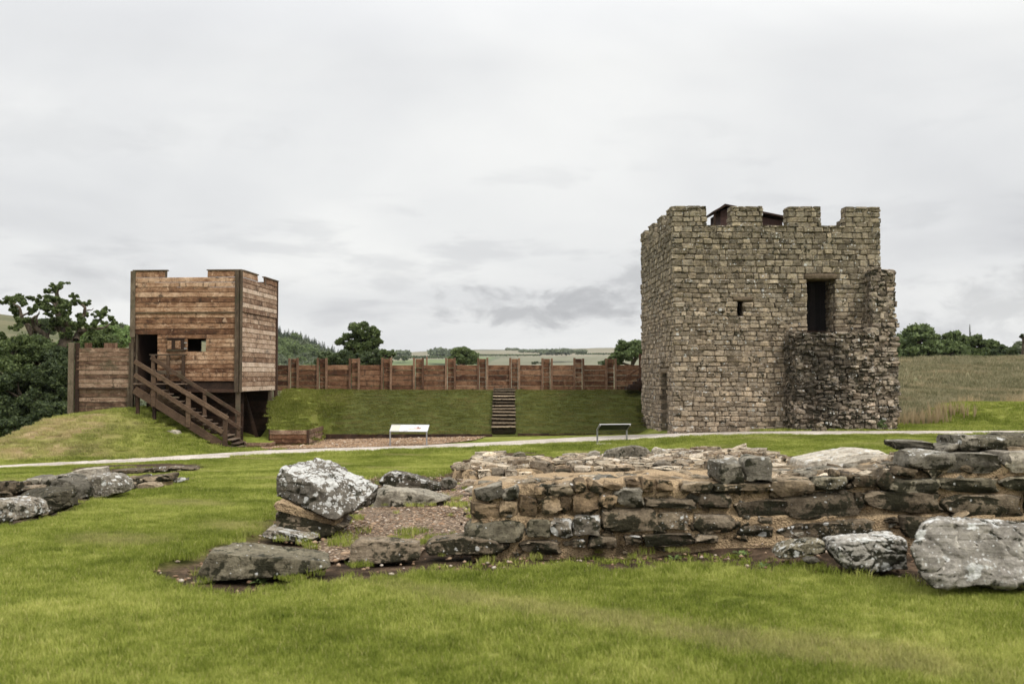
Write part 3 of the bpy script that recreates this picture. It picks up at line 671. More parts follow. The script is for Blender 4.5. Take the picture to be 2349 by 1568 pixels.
def voxel_wall(mb, xs, zs, filled, y0, y1, swap=False):
    """solid wall made of cells in x-z, open cells left out, only outside faces written"""
    def P(x, y, z): return (y, x, z) if swap else (x, y, z)
    nX, nZ = len(xs)-1, len(zs)-1
    fl = [[filled((xs[i]+xs[i+1])/2, (zs[k]+zs[k+1])/2) for k in range(nZ)] for i in range(nX)]
    g = lambda i, k: 0 <= i < nX and 0 <= k < nZ and fl[i][k]
    for i in range(nX):
        for k in range(nZ):
            if not fl[i][k]: continue
            a, b, c, d = xs[i], xs[i+1], zs[k], zs[k+1]
            mb.add([P(a,y0,c), P(b,y0,c), P(b,y0,d), P(a,y0,d)], [(0,1,2,3)]); mb.add([P(a,y1,c), P(b,y1,c), P(b,y1,d), P(a,y1,d)], [(3,2,1,0)])
            if not g(i-1, k): mb.add([P(a,y0,c), P(a,y1,c), P(a,y1,d), P(a,y0,d)], [(0,1,2,3)])
            if not g(i+1, k): mb.add([P(b,y0,c), P(b,y1,c), P(b,y1,d), P(b,y0,d)], [(3,2,1,0)])
            if not g(i, k-1): mb.add([P(a,y0,c), P(b,y0,c), P(b,y1,c), P(a,y1,c)], [(3,2,1,0)])
            if not g(i, k+1): mb.add([P(a,y0,d), P(b,y0,d), P(b,y1,d), P(a,y1,d)], [(0,1,2,3)])

# ---------------------------------------------------------------- STONE TOWER
rn = random.Random(11)
TA = R(1.7); TO = at(1547, 993, 37.0); TO = Vector((TO.x, 37.0, 0)); TW, TL = 7.75, 7.4
tower = empty('stone_tower', TO, TA, label='square crenellated tower of coursed brown stone with dark doorway high in its front', cat='tower')
Rt = Matrix.Rotation(TA, 3, 'Z'); RtI = Rt.inverted()
def tl(p): return RtI @ (Vector(p) - TO)       # world -> tower local
zt = at(1580, 475.5, 37.0).z; zc_ = at(1580, 519, 37.0).z; zb = -.75
def lx(U, Yd=37.15): return tl(at(U, 700, Yd)).x
mer = [(0, lx(1620)), (lx(1676), lx(1750)), (lx(1808), lx(1885)), (lx(1943), TW)]
def topf(x):
    for a, b in mer:
        if a - 1e-6 <= x <= b + 1e-6: return zt
    return zc_
fr = TL / TW
merL = [(a*fr, b*fr) for a, b in mer]
def topl(x):
    for a, b in merL:
        if a - 1e-6 <= x <= b + 1e-6: return zt
    return zc_
dr = (lx(1851), lx(1917), at(1880, 763, 37.2).z - .12, at(1880, 641, 37.2).z)
sl = (lx(1690), lx(1703), at(1696, 725, 37.1).z, at(1696, 690, 37.1).z)
sl2 = (lx(1689), lx(1699), sl[2] + .38, sl[3])
# slim door on the left face: y positions along the face
def lyface(U):
    lo, hi = 0.0, TL
    for _ in range(40):
        md = (lo+hi)/2; p = Rt @ Vector((0, md, 0)) + TO; u_ = CU + F*p.x/(p.y*cp + 0) ;
        if u_ > U: lo = md
        else: hi = md
    return (lo+hi)/2
ld0, ld1 = lyface(1533), lyface(1515.5); ldt = at(1524, 856, 38.8).z
mb = MB()
xs = sorted(set([0.06, TW-.06, dr[0], dr[1], sl[0]-.01, sl[1]+.01] + [v for m_ in mer for v in m_ if 0.06 < v < TW-.06])); zs_ = sorted(set([zb, dr[2], dr[3], sl[2], sl[3], zc_-.03, zt-.03]))
def filledF(x, z):
    if dr[0] < x < dr[1] and dr[2] < z < dr[3]: return False
    if sl[0]-.01 < x < sl[1]+.01 and sl[2] < z < sl[3]: return False
    return z < topf(x) - .02
# thick body up to the wall walk, thin parapet above
zw = zc_ - .9
voxel_wall(mb, xs, sorted(set([zb, dr[2], dr[3], sl[2], sl[3], zw])), lambda x, z: filledF(x, z), .035, 1.1)
voxel_wall(mb, xs, [zw, zc_-.03, zt-.03], filledF, .035, .50)
ysl = sorted(set([1.1, ld0, ld1, TL-.06] + [v for m_ in merL for v in m_ if 1.1 < v < TL-.06]))
fL = lambda x, z: not (ld0 < x < ld1 and z < ldt)
voxel_wall(mb, ysl, [zb, ldt, zw], fL, .06, 1.0, True)
ysp = sorted(set([.50, TL-.06] + [v for m_ in merL for v in m_ if .5 < v < TL-.06]))
for (xa, xb) in ((.06, .50), (TW-.50, TW-.06)):
    voxel_wall(mb, ysp, [zw, zc_-.03, zt-.03], lambda x, z: z < topl(x)-.02, xa, xb, True)
mb.box(TW-1.0, TW-.06, 1.1, TL-.06, zb, zw)
mb.box(1.0, TW-1.0, TL-1.0, TL-.06, zb, zw)
voxel_wall(mb, xs, [zw+.001, zc_-.03, zt-.03], lambda x, z: z < topf(x)-.02, TL-.50, TL-.061)
mb.box(1.0, TW-1.0, 1.1, TL-1.0, zw-.25, zw-.003)
mb.box(1.0, TW-1.0, 1.1, TL-1.0, dr[2]-.35, dr[2]-.05)
mb.build('wall_core', MAT['tower_mortar'], tower, fixn=False)
S = Stones(tower, SV, MAT['tower_stone'])
zsF = courses(-.55, zt, .165, .205, rn, (dr[2], dr[3], dr[3]+.22, zc_))
lint = (lx(1845), lx(1924), dr[3], dr[3]+.22)
lint2 = (sl[0]-.17, sl[1]+.38, sl[3], sl[3]+.16)
sill = (sl[0], sl[1], sl[2], sl[3])
face_stones(S, (0,0,0), (1,0,0), (0,-1,0), TW, zsF, topf, [(dr[0],dr[1],dr[2]+.01,dr[3]), (sl[0],sl[1],sl[2],sl[3]), lint, lint2], rn, .26, .20, .46, .022)
zsL = zsF
face_stones(S, (0,TL,0), (0,-1,0), (-1,0,0), TL, zsL, lambda x: topl(TL-x), [(TL-ld1, TL-ld0, -2, ldt), (TL-ld1-.12, TL-ld0+.18, ldt, ldt+.2)], rn, .24, .20, .44, .03, vis=.22, skipends=0)
# jambs of the two openings: stones turning into the thickness of the wall
face_stones(S, (dr[1],1.1,0), (0,-1,0), (-1,0,0), .86, [z for z in zsF if dr[2]-.01 <= z <= dr[3]+.01], lambda x: 99, [], rn, .2, .25, .40, .02, vis=.4)
face_stones(S, (dr[0],.24,0), (0,1,0), (1,0,0), .86, [z for z in zsF if dr[2]-.01 <= z <= dr[3]+.01], lambda x: 99, [], rn, .2, .25, .40, .02, vis=.1)
face_stones(S, (.22,ld1,0), (1,0,0), (0,-1,0), .78, [z for z in zsF if z <= ldt+.05], lambda x: 99, [], rn, .2, .25, .40, .02, vis=.2)
face_stones(S, (TW,0,0), (0,1,0), (1,0,0), TL, zsF, topl, [], rn, .24, .22, .5, .03, vis=.05)
# parapet sides seen through the gaps, cap slabs of the merlons and of the gaps
for (a, b) in mer:
    zz_ = [z for z in zsF if z >= zc_ - .001]
    if a > .1: face_stones(S, (a,.50,0), (0,-1,0), (-1,0,0), .44, zz_, lambda x: 99, [], rn, .2, .2, .35, .02, vis=.3)
    x = a
    while x < b - .05:
        wd = min(rn.uniform(.28, .55), b - x)
        if b - x - wd < .15: wd = b - x
        S.add((x+wd/2, .24, zt+.01), (wd, .62, .075+rn.uniform(0,.03)), Euler((0, rn.gauss(0,.02), 0)).to_matrix(), rn, prio=wd*.07); x += wd
for i in range(3):
    x = mer[i][1]; b = mer[i+1][0]
    while x < b - .05:
        wd = min(rn.uniform(.22, .40), b - x)
        if b - x - wd < .15: wd = b - x
        S.add((x+wd/2, .24, zc_+.012), (wd, .60, .07), Euler((0, rn.gauss(0,.02), 0)).to_matrix(), rn, prio=wd*.06); x += wd
for (a, b) in merL:
    y = a
    while y < b - .05:
        wd = min(rn.uniform(.28, .5), b - y)
        if b - y - wd < .15: wd = b - y
        S.add((.24, y+wd/2, zt+.01), (.60, wd, .09), None, rn, prio=.004); y += wd
S.finish(300)
lm = [stone_variant(900+i, 3, 9, .03, 0) for i in range(3)]
def slab(name, x0, x1, y0, y1, z0, z1, mat, parent, k=0, label=None):
    me = lm[k].copy(); me.materials.clear(); me.materials.append(mat); o = bpy.data.objects.new(name, me); link(o, parent)
    o.matrix_local = Matrix.Translation(((x0+x1)/2, (y0+y1)/2, (z0+z1)/2)) @ Matrix.Diagonal((x1-x0, y1-y0, z1-z0, 1))
    if label: o['label'] = label
    return o
MAT['lintel'] = stone_mat('lintel', [(.13,.10,.07), (.18,.14,.10), (.20,.16,.115)], .1, .08, 1.5, .01)
slab('lintel', lint[0], lint[1], -.05, .9, lint[2]-.005, lint[3], MAT['lintel'], tower, 0, 'long lintel over the upper doorway')
slab('lintel', lint2[0], lint2[1], -.04, .4, lint2[2], lint2[3], MAT['lintel'], tower, 1, 'lintel over the slit window')
slab('lintel', -.05, .9, ld0-.18, ld1+.12, ldt, ldt+.2, MAT['lintel'], tower, 2, 'lintel over the narrow ground door')
d = MB(); nb = 5; wdt = (dr[1]-dr[0]-.04)/nb
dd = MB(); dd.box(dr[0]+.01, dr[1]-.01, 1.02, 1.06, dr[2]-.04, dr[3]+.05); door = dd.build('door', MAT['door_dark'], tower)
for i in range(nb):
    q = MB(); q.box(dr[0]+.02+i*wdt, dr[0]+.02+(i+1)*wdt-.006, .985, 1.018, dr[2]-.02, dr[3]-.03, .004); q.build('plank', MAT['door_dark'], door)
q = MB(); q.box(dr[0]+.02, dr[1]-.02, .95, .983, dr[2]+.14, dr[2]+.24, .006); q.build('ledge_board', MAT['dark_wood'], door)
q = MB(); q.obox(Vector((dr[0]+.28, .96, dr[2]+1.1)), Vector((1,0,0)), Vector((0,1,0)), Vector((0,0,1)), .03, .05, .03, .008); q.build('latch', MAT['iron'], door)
q = MB(); q.box(dr[0]+.01, dr[1]-.01, .1, .94, dr[2]-.06, dr[2]+.01, .01); q.build('sill', MAT['dark_wood'], tower)
q = MB(); q.box(.30, .36, ld0-.05, ld1+.02, -.7, ldt); q.build('door', MAT['door_dark'], tower)  # dark sheet set near the outer face, stands in for the opening's shade
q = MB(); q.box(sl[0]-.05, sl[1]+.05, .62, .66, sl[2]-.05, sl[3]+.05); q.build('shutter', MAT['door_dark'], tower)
# timber shelter on the roof
sh = empty('roof_shelter', TO, TA, label='dark brown timber shelter with sloping roof on top of the stone tower behind its battlements', cat='shelter')
ya, yb = 3.4, 5.2
def sx(U, V, Yl=ya): q = at(U, V, TO.y + Yl); q = tl(q); return q.x, q.z
x0, z0 = sx(1637, 486); xp, zp = sx(1663, 469.5); x1, z1 = sx(1806, 499); xw, _ = sx(1654, 500)
zf = zw
q = MB(); q.add([(xw, ya, zf), (x1-.15, ya, zf), (x1-.15, ya, z1-.12), (xp+.02, ya, zp-.16), (xw, ya, zp-.26)], [(0,1,2,3,4)])
vs = q.v[:]; 
q = MB(); fr_ = [(v[0], ya, v[2]) for v in vs]; bk_ = [(v[0], yb, v[2]) for v in vs]; n_ = len(fr_)
q.add(fr_ + bk_, [tuple(range(n_)), tuple(range(2*n_-1, n_-1, -1))] + [(i, (i+1) % n_, n_+(i+1) % n_, n_+i) for i in range(n_)]); q.build('wall', MAT['shed_wood'], sh)
q = MB(); q.beam((xp-.05, (ya+yb)/2, zp-.02), (x1+.1, (ya+yb)/2, z1-.02), yb-ya+.5, .07); q.build('roof', MAT['dark_wood'], sh)
q = MB(); q.beam((xp+.02, (ya+yb)/2, zp-.03), (x0-.05, (ya+yb)/2, z0-.03), yb-ya+.5, .07); q.build('porch_roof', MAT['dark_wood'], sh)
q = MB(); q.box(x0-.0, x0+.07, ya-.1, ya-.03, zf, z0-.05, .006); q.build('post', MAT['dark_wood'], sh)
q = MB(); q.box(x0-.0, x0+.07, yb-.1, yb-.03, zf, z0-.05, .006); q.build('post', MAT['dark_wood'], sh)

# ---------------------------------------------------------------- BROKEN WALL STUB against the tower
stub = empty('broken_wall', TO, TA, label='ragged broken stub of rough black stained wall joined to the right of the stone tower', cat='wall')
sx0 = lx(1795, 37.3); sxf = tl(at(1826, 900, 36.3)).x; sxr = tl(at(2010, 900, 36.3)).x; sxR = tl(at(2064, 900, 36.5)).x
yf = tl(at(1900, 900, 36.3)).y
ztop = at(1900, 765, 36.3).z; zpt = at(2040, 621, 36.6).z
mb = MB()
foot = [(sx0, .02), (sxf+.05, yf+.06), (sxr, yf+.06), (sxr, .02)]
mb.add([(a, b, zb) for a, b in foot] + [(a, b, ztop-.04) for a, b in foot], [(3,2,1,0), (4,5,6,7), (0,1,5,4), (1,2,6,5), (2,3,7,6), (3,0,4,7)])
yp = yf + .25; zz0 = -.55
stepR = []
zcur = zb
while zcur < zpt - .05:
    h = rn.uniform(.25, .5); t_ = min(1, max(0, (zcur)/zpt)); stepR.append((zcur, min(zcur+h, zpt-.04), sxR - .06 - .10*t_ + rn.uniform(-.10, .06))); zcur += h
for a, b, xr in stepR: mb.box(sxr+.003, xr, yp+.06, 2.2, a, b-.002)
mb.build('wall_core', MAT['tower_mortar'], stub)
S = Stones(stub, RV, MAT['stub_stone'])
rn2 = random.Random(21)
zsS = courses(-.50, ztop, .15, .20, rn2)
# front of the low part: untidy core work, stones tilt and stand proud unevenly
def rough_face(org, u, n, W, zs, rn, wmin, wmax, jit, rot, vis=1, proud=.06, skip=0.0):
    org = Vector(org); u = Vector(u).normalized(); n = Vector(n).normalized(); B = Matrix((u, -n, Vector((0,0,1)))).transposed()
    for i in range(len(zs)-1):
        x = -rn.uniform(0, .06); h = zs[i+1]-zs[i]
        while x < W - .03:
            wd = rn.uniform(wmin, wmax)
            if W - x - wd < wmin*.6: wd = W - x
            xc = x + wd/2; zc = (zs[i]+zs[i+1])/2 + jit*noise.noise(Vector((xc*1.3, zs[i]*1.3, 4.2)))*2.0
            hh = h*rn.uniform(.85, 1.25); pr = proud + rn.uniform(-.07, .07)
            if rn.random() > skip:
                c = org + u*xc + Vector((0,0,zc)) - n*(.17 - pr)
                rt = B @ Euler((rn.uniform(-.15,.15), rn.gauss(0, rot) + .12*noise.noise(Vector((xc*.8, zs[i]*.8, 9))), rn.uniform(-.2,.2))).to_matrix()
                S.add(c, (wd*1.0, .34, hh*.98), rt, rn, prio=wd*hh*vis)
            x += wd
rough_face((sxf, yf, 0), (1,0,0), (0,-1,0), sxr - sxf, zsS, rn2, .16, .42, .05, .11)
dv = Vector((sx0 - sxf, .0 - yf, 0)); L_ = dv.length
rough_face((sx0, .0, 0), (-dv.x, -dv.y, 0), Vector((-dv.y, dv.x, 0)) * (1 if -dv.y*(-1) > 0 else 1), L_, zsS, rn2, .16, .32, .02, .03, .5, .03)
zsP = courses(-.50, zpt, .15, .21, rn2)
def xr_at(z):
    for a, b, xr in stepR:
        if a <= z <= b: return xr
    return sxR - .1
for i in range(len(zsP)-1):
    zc = (zsP[i]+zsP[i+1])/2; W_ = xr_at(zc) - sxr + .10 + rn2.uniform(-.05, .08)
    rough_face((sxr, yp, 0), (1,0,0), (0,-1,0), W_, [zsP[i], zsP[i+1]], rn2, .18, .45, .01, .04, 1, .05)
    rough_face((xr_at(zc), yp, 0), (0,1,0), (1,0,0), 2.0, [zsP[i], zsP[i+1]], rn2, .2, .45, .01, .04, .2, .05)
    if zc > ztop: rough_face((sxr, .05, 0), (0,-1,0), (-1,0,0), .05 - yp, [zsP[i], zsP[i+1]], rn2, .15, .3, .01, .04, .4, .03)
# flat cap slabs of the low part
x = sxf - .05
while x < sxr:
    wd = rn2.uniform(.25, .6); S.add((x+wd/2, yf + .22, ztop + .0), (wd, .55, .12), Euler((0, rn2.gauss(0, .03), rn2.uniform(-.1,.1))).to_matrix(), rn2, prio=wd*.12*2); x += wd
x = sx0
for k in range(26):
    S.add((rn2.uniform(sx0+.2, sxr-.1), rn2.uniform(yf+.5, -.08), ztop - .0), (rn2.uniform(.2,.4), rn2.uniform(.2,.35), .10), Euler((0,0,rn2.uniform(0,3))).to_matrix(), rn2, prio=.01)
S.add((sxr+.0, yf+.35, ztop+.10), (.45, .45, .30), Euler((0,.1,.2)).to_matrix(), rn2, prio=1)
x = sxr
while x < sxR - .15:
    wd = rn2.uniform(.2, .4); S.add((x+wd/2, yp+.25, zpt+.02), (wd, .6, .10), Euler((0, rn2.gauss(0,.04), 0)).to_matrix(), rn2, prio=.05); x += wd
S.finish(300)
# ================================================================ TIMBER
def plank(name, p0, p1, h, th, mat, parent, rn, ch=.012, axis='X', wob_=.004, tilt=-.075):
    """a horizontal board between p0 and p1 (centre line of its face), height h, thickness th, its own mesh frame along X so the grain follows it"""
    p0 = Vector(p0); p1 = Vector(p1); L = (p1 - p0).length; a = (p1 - p0).normalized(); up = Vector((0,0,1))
    if abs(a.z) > .95: up = Vector((0,1,0))
    n = a.cross(up).normalized(); b = n.cross(a).normalized()
    mb = MB(); X_, Y_, Z_ = Vector((1,0,0)), Vector((0,1,0)), Vector((0,0,1))
    mb.obox(Vector((0,0,0)), X_, Y_, Z_, L, th, h, ch)
    o = mb.build(name, mat, parent)
    m = Matrix((a, -n, b)).transposed().to_4x4()   # X along, Y outward, Z up
    m = m @ Euler((tilt + rn.uniform(-.02, .02), rn.gauss(0, wob_ / max(L, .5)), 0)).to_matrix().to_4x4()
    m.translation = (p0 + p1) / 2; o.matrix_local = m; return o
def boards_row(name, x0, x1, y, z0, z1, th, mat, parent, rn, holes=(), yface=True, minjoin=99):
    segs = []; cur = x0; zc = (z0+z1)/2
    for a, b in sorted((h[0], h[1]) for h in holes if h[2] < zc < h[3]):
        if a > cur + .03: segs.append((cur, a))
        cur = b
    if cur < x1 - .03: segs.append((cur, x1))
    for a, b in segs:
        yo = rn.uniform(-.006, .006)
        if yface: plank(name, (a+.002, y+yo, zc), (b-.002, y+yo, zc), z1-z0-.008, th, mat, parent, rn)
        else: plank(name, (y+yo, a+.002, zc), (y+yo, b-.002, zc), z1-z0-.008, th, mat, parent, rn)
rn = random.Random(7)
TTA = R(-3.5); TTO = at(551, 800, 40.0); TTO = Vector((TTO.x, 40.0, 0)); PW, PL = 4.36, 4.8
uL = Matrix.Rotation(TTA, 3, 'Z')
TTO = TTO + uL @ Vector((-PW, 0, 0)); TTO.z = 0
tt = empty('timber_tower', TTO, TTA, label='square timber lookout tower clad in horizontal brown boards, with notched parapet, at left', cat='tower')
def zV(V, Yd=40.1): return at(430, V, Yd).z
zTop, zCr, zLed, zDoor, zLand, zBot = zV(620), zV(636), zV(716), zV(767), zV(879), zV(898)
kx = PW / 245.0
def xU(U): return (U - 306) * kx
doorh = (xU(317), xU(361), -9, zDoor); winh = (xU(430.7), xU(472.6), zV(802.5), zV(778))
holes = [doorh, winh]
th = .045
# upper, slightly proud section
nz_ = 7; 
for i in range(nz_):
    a = zLed + (zCr-zLed)*i/nz_; b = zLed + (zCr-zLed)*(i+1)/nz_
    boards_row('plank', .06, PW-.06, -.055, a, b, th, MAT['tower_board'], tt, rn)
for a, b in ((.06, xU(383)), (xU(476), PW-.06)): boards_row('plank', a, b, -.055, zCr, zTop-.02, th, MAT['tower_board'], tt, rn)
for i in range(4): boards_row('plank', .06, PW-.06, -.005, zDoor+(zLed-zDoor)*i/4, zDoor+(zLed-zDoor)*(i+1)/4, th, MAT['tower_board'], tt, rn)
zB2 = zV(874); nr = 11
for i in range(nr):
    a = zB2 + (zDoor-zB2)*i/nr; b = zB2 + (zDoor-zB2)*(i+1)/nr
    hs = [(doorh[0]-.2, doorh[1], -9, zDoor)]
    if winh[2] < (a+b)/2 < winh[3]: hs.append(winh)
    boards_row('plank', .06, PW-.06, -.005, a, b, th, MAT['tower_board'], tt, rn, hs)
boards_row('plank', .06, PW-.06, .06, zBot+.02, zB2, th, MAT['dark_wood'], tt, rn)
q = MB(); q.box(.06, PW-.06, -.075, -.02, zLed-.035, zLed-.003, .005); q.build('drip_board', MAT['post_wood'], tt)
q = MB(); q.box(.02, PW+.02, -.06, .0, zBot-.03, zBot+.10, .008); q.build('floor_beam', MAT['dark_wood'], tt)
# side face
rows = 23
yg0, yg1 = 1.95, 2.85
zS = [zBot + (zCr - zBot)*i/rows for i in range(rows+1)]
for i in range(rows):
    xo = PW + .01 + (.04 if zS[i] > zLed-.05 else 0)
    p = plank('plank', (xo, .02, (zS[i]+zS[i+1])/2), (xo, PL-.02, (zS[i]+zS[i+1])/2), zS[i+1]-zS[i]-.007, th, MAT['tower_board_y2'] if 'tower_board_y2' in MAT else MAT['tower_board_y'], tt, rn)
for a, b in ((.02, yg0), (yg1, PL-.02)): plank('plank', (PW+.05, a, (zCr+zTop)/2), (PW+.05, b, (zCr+zTop)/2), zTop-zCr-.02, th, MAT['tower_board'], tt, rn)
# hidden faces: left and back, boarded too, back has an opening
bwin = [(xU(360)-.15, xU(372), zV(802), zV(776)), (xU(448)-.25, xU(448)+.55, zV(804), zV(776))]
bwin = [(.98, 1.45, zV(815), zV(770)), (2.52, 3.0, zV(815), zV(770))]
for i in range(rows):
    boards_row('plank', .03, PW-.03, PL-.03, zS[i], zS[i+1], th, MAT['dark_wood'], tt, rn, bwin)
    boards_row('plank', .05, PL-.05, -.01, zS[i], zS[i+1], th, MAT['low_board'], tt, rn, (), False)
for a, b in ((.03, 1.3), (3.0, PW-.03)): boards_row('plank', a, b, PL-.03, zCr, zTop-.02, th, MAT['dark_wood'], tt, rn)
# inner lining, floor and roof deck
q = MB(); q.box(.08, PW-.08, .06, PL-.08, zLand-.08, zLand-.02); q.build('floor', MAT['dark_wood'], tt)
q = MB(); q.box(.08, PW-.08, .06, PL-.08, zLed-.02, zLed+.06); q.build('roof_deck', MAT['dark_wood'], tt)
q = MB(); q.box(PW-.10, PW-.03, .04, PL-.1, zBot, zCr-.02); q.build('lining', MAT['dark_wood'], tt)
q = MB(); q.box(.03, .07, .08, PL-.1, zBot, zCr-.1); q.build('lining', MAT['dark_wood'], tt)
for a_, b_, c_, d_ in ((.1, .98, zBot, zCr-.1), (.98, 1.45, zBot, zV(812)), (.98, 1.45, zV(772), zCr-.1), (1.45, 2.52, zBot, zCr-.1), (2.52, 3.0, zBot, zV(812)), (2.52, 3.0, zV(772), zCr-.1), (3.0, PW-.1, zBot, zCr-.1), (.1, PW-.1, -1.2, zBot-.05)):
    q = MB(); q.box(a_, b_, PL-.10, PL-.07, c_, d_); q.build('lining', MAT['dark_wood'], tt)  # solid panels added behind the boards to stop light slits between planks
q = MB(); q.box(PW-.10, PW+.02, -.05, .08, zBot, zTop-.03); q.build('corner_fill', MAT['post_wood'], tt)
# caps of the parapet
for a, b in ((-.04, xU(383)+.02), (xU(476)-.03, PW+.06)):
    q = MB(); q.box(a, b, -.11, .06, zTop-.02, zTop+.025, .005); q.build('cap_board', MAT['post_wood'], tt)
for a, b in ((.07, yg0+.03), (yg1-.03, PL+.04)):
    q = MB(); q.box(PW-.03, PW+.11, a, b, zTop-.02, zTop+.025, .005); q.build('cap_board', MAT['post_wood'], tt)
q = MB(); q.box(xU(383)-.08, xU(383)+.01, -.09, -.075, zCr, zTop-.02, .003); q.build('edge_strip', MAT['post_wood'], tt)
q = MB(); q.box(PW+.075, PW+.10, yg1-.0, yg1+.12, zCr-.05, zTop-.02, .003); q.build('edge_strip', MAT['post_wood'], tt)
# corner posts and trim
gz_ = -1.25
def post(x, y, sx_, sy_, z0, z1, mat='post_wood', name='post'):
    q = MB(); q.box(-sx_/2, sx_/2, -sy_/2, sy_/2, 0, z1-z0, .008); o = q.build(name, MAT[mat], tt); o.location = (x, y, z0); return o
post(-.02, -.09, .20, .05, zDoor-.1, zTop-.02, name='corner_board'); post(-.05, .05, .10, .16, -.6, zDoor)
post(PW-.11, -.10, .17, .05, zBot-.02, zTop-.02, name='corner_board'); post(PW+.055, -.07, .09, .08, zBot-.02, zTop-.02, name='corner_board')
post(PW-.09, .06, .16, .16, gz_, zBot, 'post_wood'); post(PW-.01, PL-.75, .16, .16, gz_, zBot, 'post_wood'); post(PW+.02, PL-.06, .14, .18, gz_, zTop-.02, 'dark_wood')
post(.08, PL-.1, .16, .16, gz_, zBot, 'dark_wood'); post(.1, .1, .12, .12, -.4, zDoor, 'dark_wood')
post(doorh[1]+.03, .05, .06, .08, zLand, zDoor, 'dark_wood', 'door_post')
post(doorh[0]-.05, -.02, .07, .10, zLand, zDoor, 'post_wood', 'door_post')
# undercroft boards and brace
for i in range(9): boards_row('plank', .12, PW-.18, 1.0, gz_+.02+i*.26, gz_+.02+(i+1)*.26, .04, MAT['dark_wood'], tt, rn)  # run extended to the left, added to keep the space under the stair dark
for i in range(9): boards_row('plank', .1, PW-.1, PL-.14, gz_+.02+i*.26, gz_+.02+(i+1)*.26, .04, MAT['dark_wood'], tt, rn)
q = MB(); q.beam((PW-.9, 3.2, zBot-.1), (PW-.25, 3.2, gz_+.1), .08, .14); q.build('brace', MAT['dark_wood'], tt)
# folded back shutter beside the window
shu = MB(); shu.box(xU(385), xU(424), -.075, -.04, zV(802), zV(777), .004); shu = shu.build('shutter', MAT['dark_wood'], tt)
for a, b in ((386, 395), (404, 416)):
    q = MB(); q.box(xU(a), xU(b), -.10, -.078, zV(800), zV(781), .004); q.build('batten', MAT['tower_board'], shu)
q = MB(); q.box(xU(383), xU(428), -.12, -.03, zV(804.5), zV(802.4), .004); q.build('rail', MAT['post_wood'], shu)
for v in (786, 799):
    q = MB(); q.box(xU(424), xU(431), -.085, -.06, zV(v+1.6), zV(v-1.6), .002); q.build('hinge', MAT['iron'], shu)
q = MB(); q.box(xU(384)-.05, xU(426), -.11, -.03, zV(777), zV(774.5), .008); q.build('hood', MAT['dark_wood'], shu)

# ---------------------------------------------------------------- stair in front of the timber tower
def c3(x, y, Yd): return at(258.1 + .2926*x, 602.2 + .2926*y, Yd)
st = empty('timber_stair', c3(900, 1430, 39.0), label='weathered wooden stair with handrails climbing leftwards to the timber tower doorway', cat='stairs')
SO = Vector(st.location)
def sbeam(name, p, q, wd, h, mat='stair_wood', parent=st):
    p = Vector(p); q = Vector(q)
    return plank(name, p - SO, q - SO, h, wd, MAT[mat], parent, rn, .008, tilt=0)
YN, YF = 38.55, 39.75
sbeam('handrail', c3(172, 772, YN-.09), c3(905, 1222, YN-.09), .05, .17)
sbeam('mid_rail', c3(172, 878, YN-.09), c3(866, 1330, YN-.09), .05, .17)
sbeam('stringer', c3(172, 995, YN), c3(930, 1478, YN), .06, .30)
sbeam('handrail', c3(300, 742, YF), c3(1002, 1190, YF), .05, .15)
sbeam('mid_rail', c3(900, 1230, YF), c3(1005, 1300, YF), .05, .14)
sbeam('mid_rail', c3(300, 850, YF), c3(900, 1232, YF), .05, .14)
sbeam('stringer', c3(300, 1010, YF), c3(1075, 1455, YF), .06, .26)
for x, a, b in ((320, 838, 1130), (593, 1010, 1288), (882, 1182, 1442)):
    q = MB(); p0, p1 = c3(x, b, YN-.03), c3(x, a, YN-.03); q.box(-.085, .085, -.05, .05, 0, p1.z-p0.z, .008); o = q.build('newel_post', MAT['stair_wood'], st); o.location = p0 - SO
for x, a, b in ((316, 722, 1060), (722, 990, 1210), (987, 1170, 1385)):
    q = MB(); p0, p1 = c3(x, b, YF+.06), c3(x, a, YF+.06); q.box(-.07, .07, -.05, .05, 0, p1.z-p0.z, .008); o = q.build('newel_post', MAT['stair_wood'], st); o.location = p0 - SO
lz = c3(250, 947, 39.2).z
for x in (437, 556):
    q = MB(); p1 = c3(x, 722, YF+.25); q.box(-.06, .06, -.05, .05, lz-.45, p1.z, .008); o = q.build('landing_post', MAT['stair_wood'], st); o.location = Vector((p1.x, p1.y, 0)) - SO
sbeam('landing_rail', c3(292, 722, YF+.25), c3(580, 722, YF+.25), .14, .045, 'post_wood')
sbeam('landing_rail', c3(350, 860, YF+.25), c3(560, 860, YF+.25), .04, .15, 'post_wood')
for k in range(6):
    y_ = YN + .1 + k*.26; pa = at(308, 900, y_); pb2 = at(344 if k < 5 else 344, 900, y_)
    if k >= 4: pb2 = at(430, 900, y_)
    sbeam('landing_board', (pa.x, y_, lz-.02), (pb2.x, y_, lz-.02), .24, .045, 'tread_wood').rotation_mode = 'XYZ'
NT = 15; pA = c3(300, 985, YN); pB = c3(975, 1432, YN)
for i in range(NT):
    t = (i + .6) / NT; p = pA.lerp(pB, t)
    q = MB(); q.box(-.135, .135, 0, YF-YN-.04, -.02, .025, .005); o = q.build('tread', MAT['tread_wood'], st); o.location = Vector((p.x, YN+.02, p.z)) - SO
p = c3(1015, 1452, YN+.3); q = MB(); q.box(-.50, .36, 0, .9, -.10, .04, .01); o = q.build('foot_board', MAT['tread_wood'], st); o.location = Vector((p.x, YN+.1, Gs(p.x, YN+.5)+.05)) - SO
# legs below the landing
for x in (200, 330):
    p = c3(x, 1000, YN+.2); g = Gs(p.x, p.y); q = MB(); q.box(-.06, .06, -.06, .06, g-.1, lz-.06, .006); o = q.build('leg', MAT['dark_wood'], st); o.location = Vector((p.x, p.y, 0)) - SO

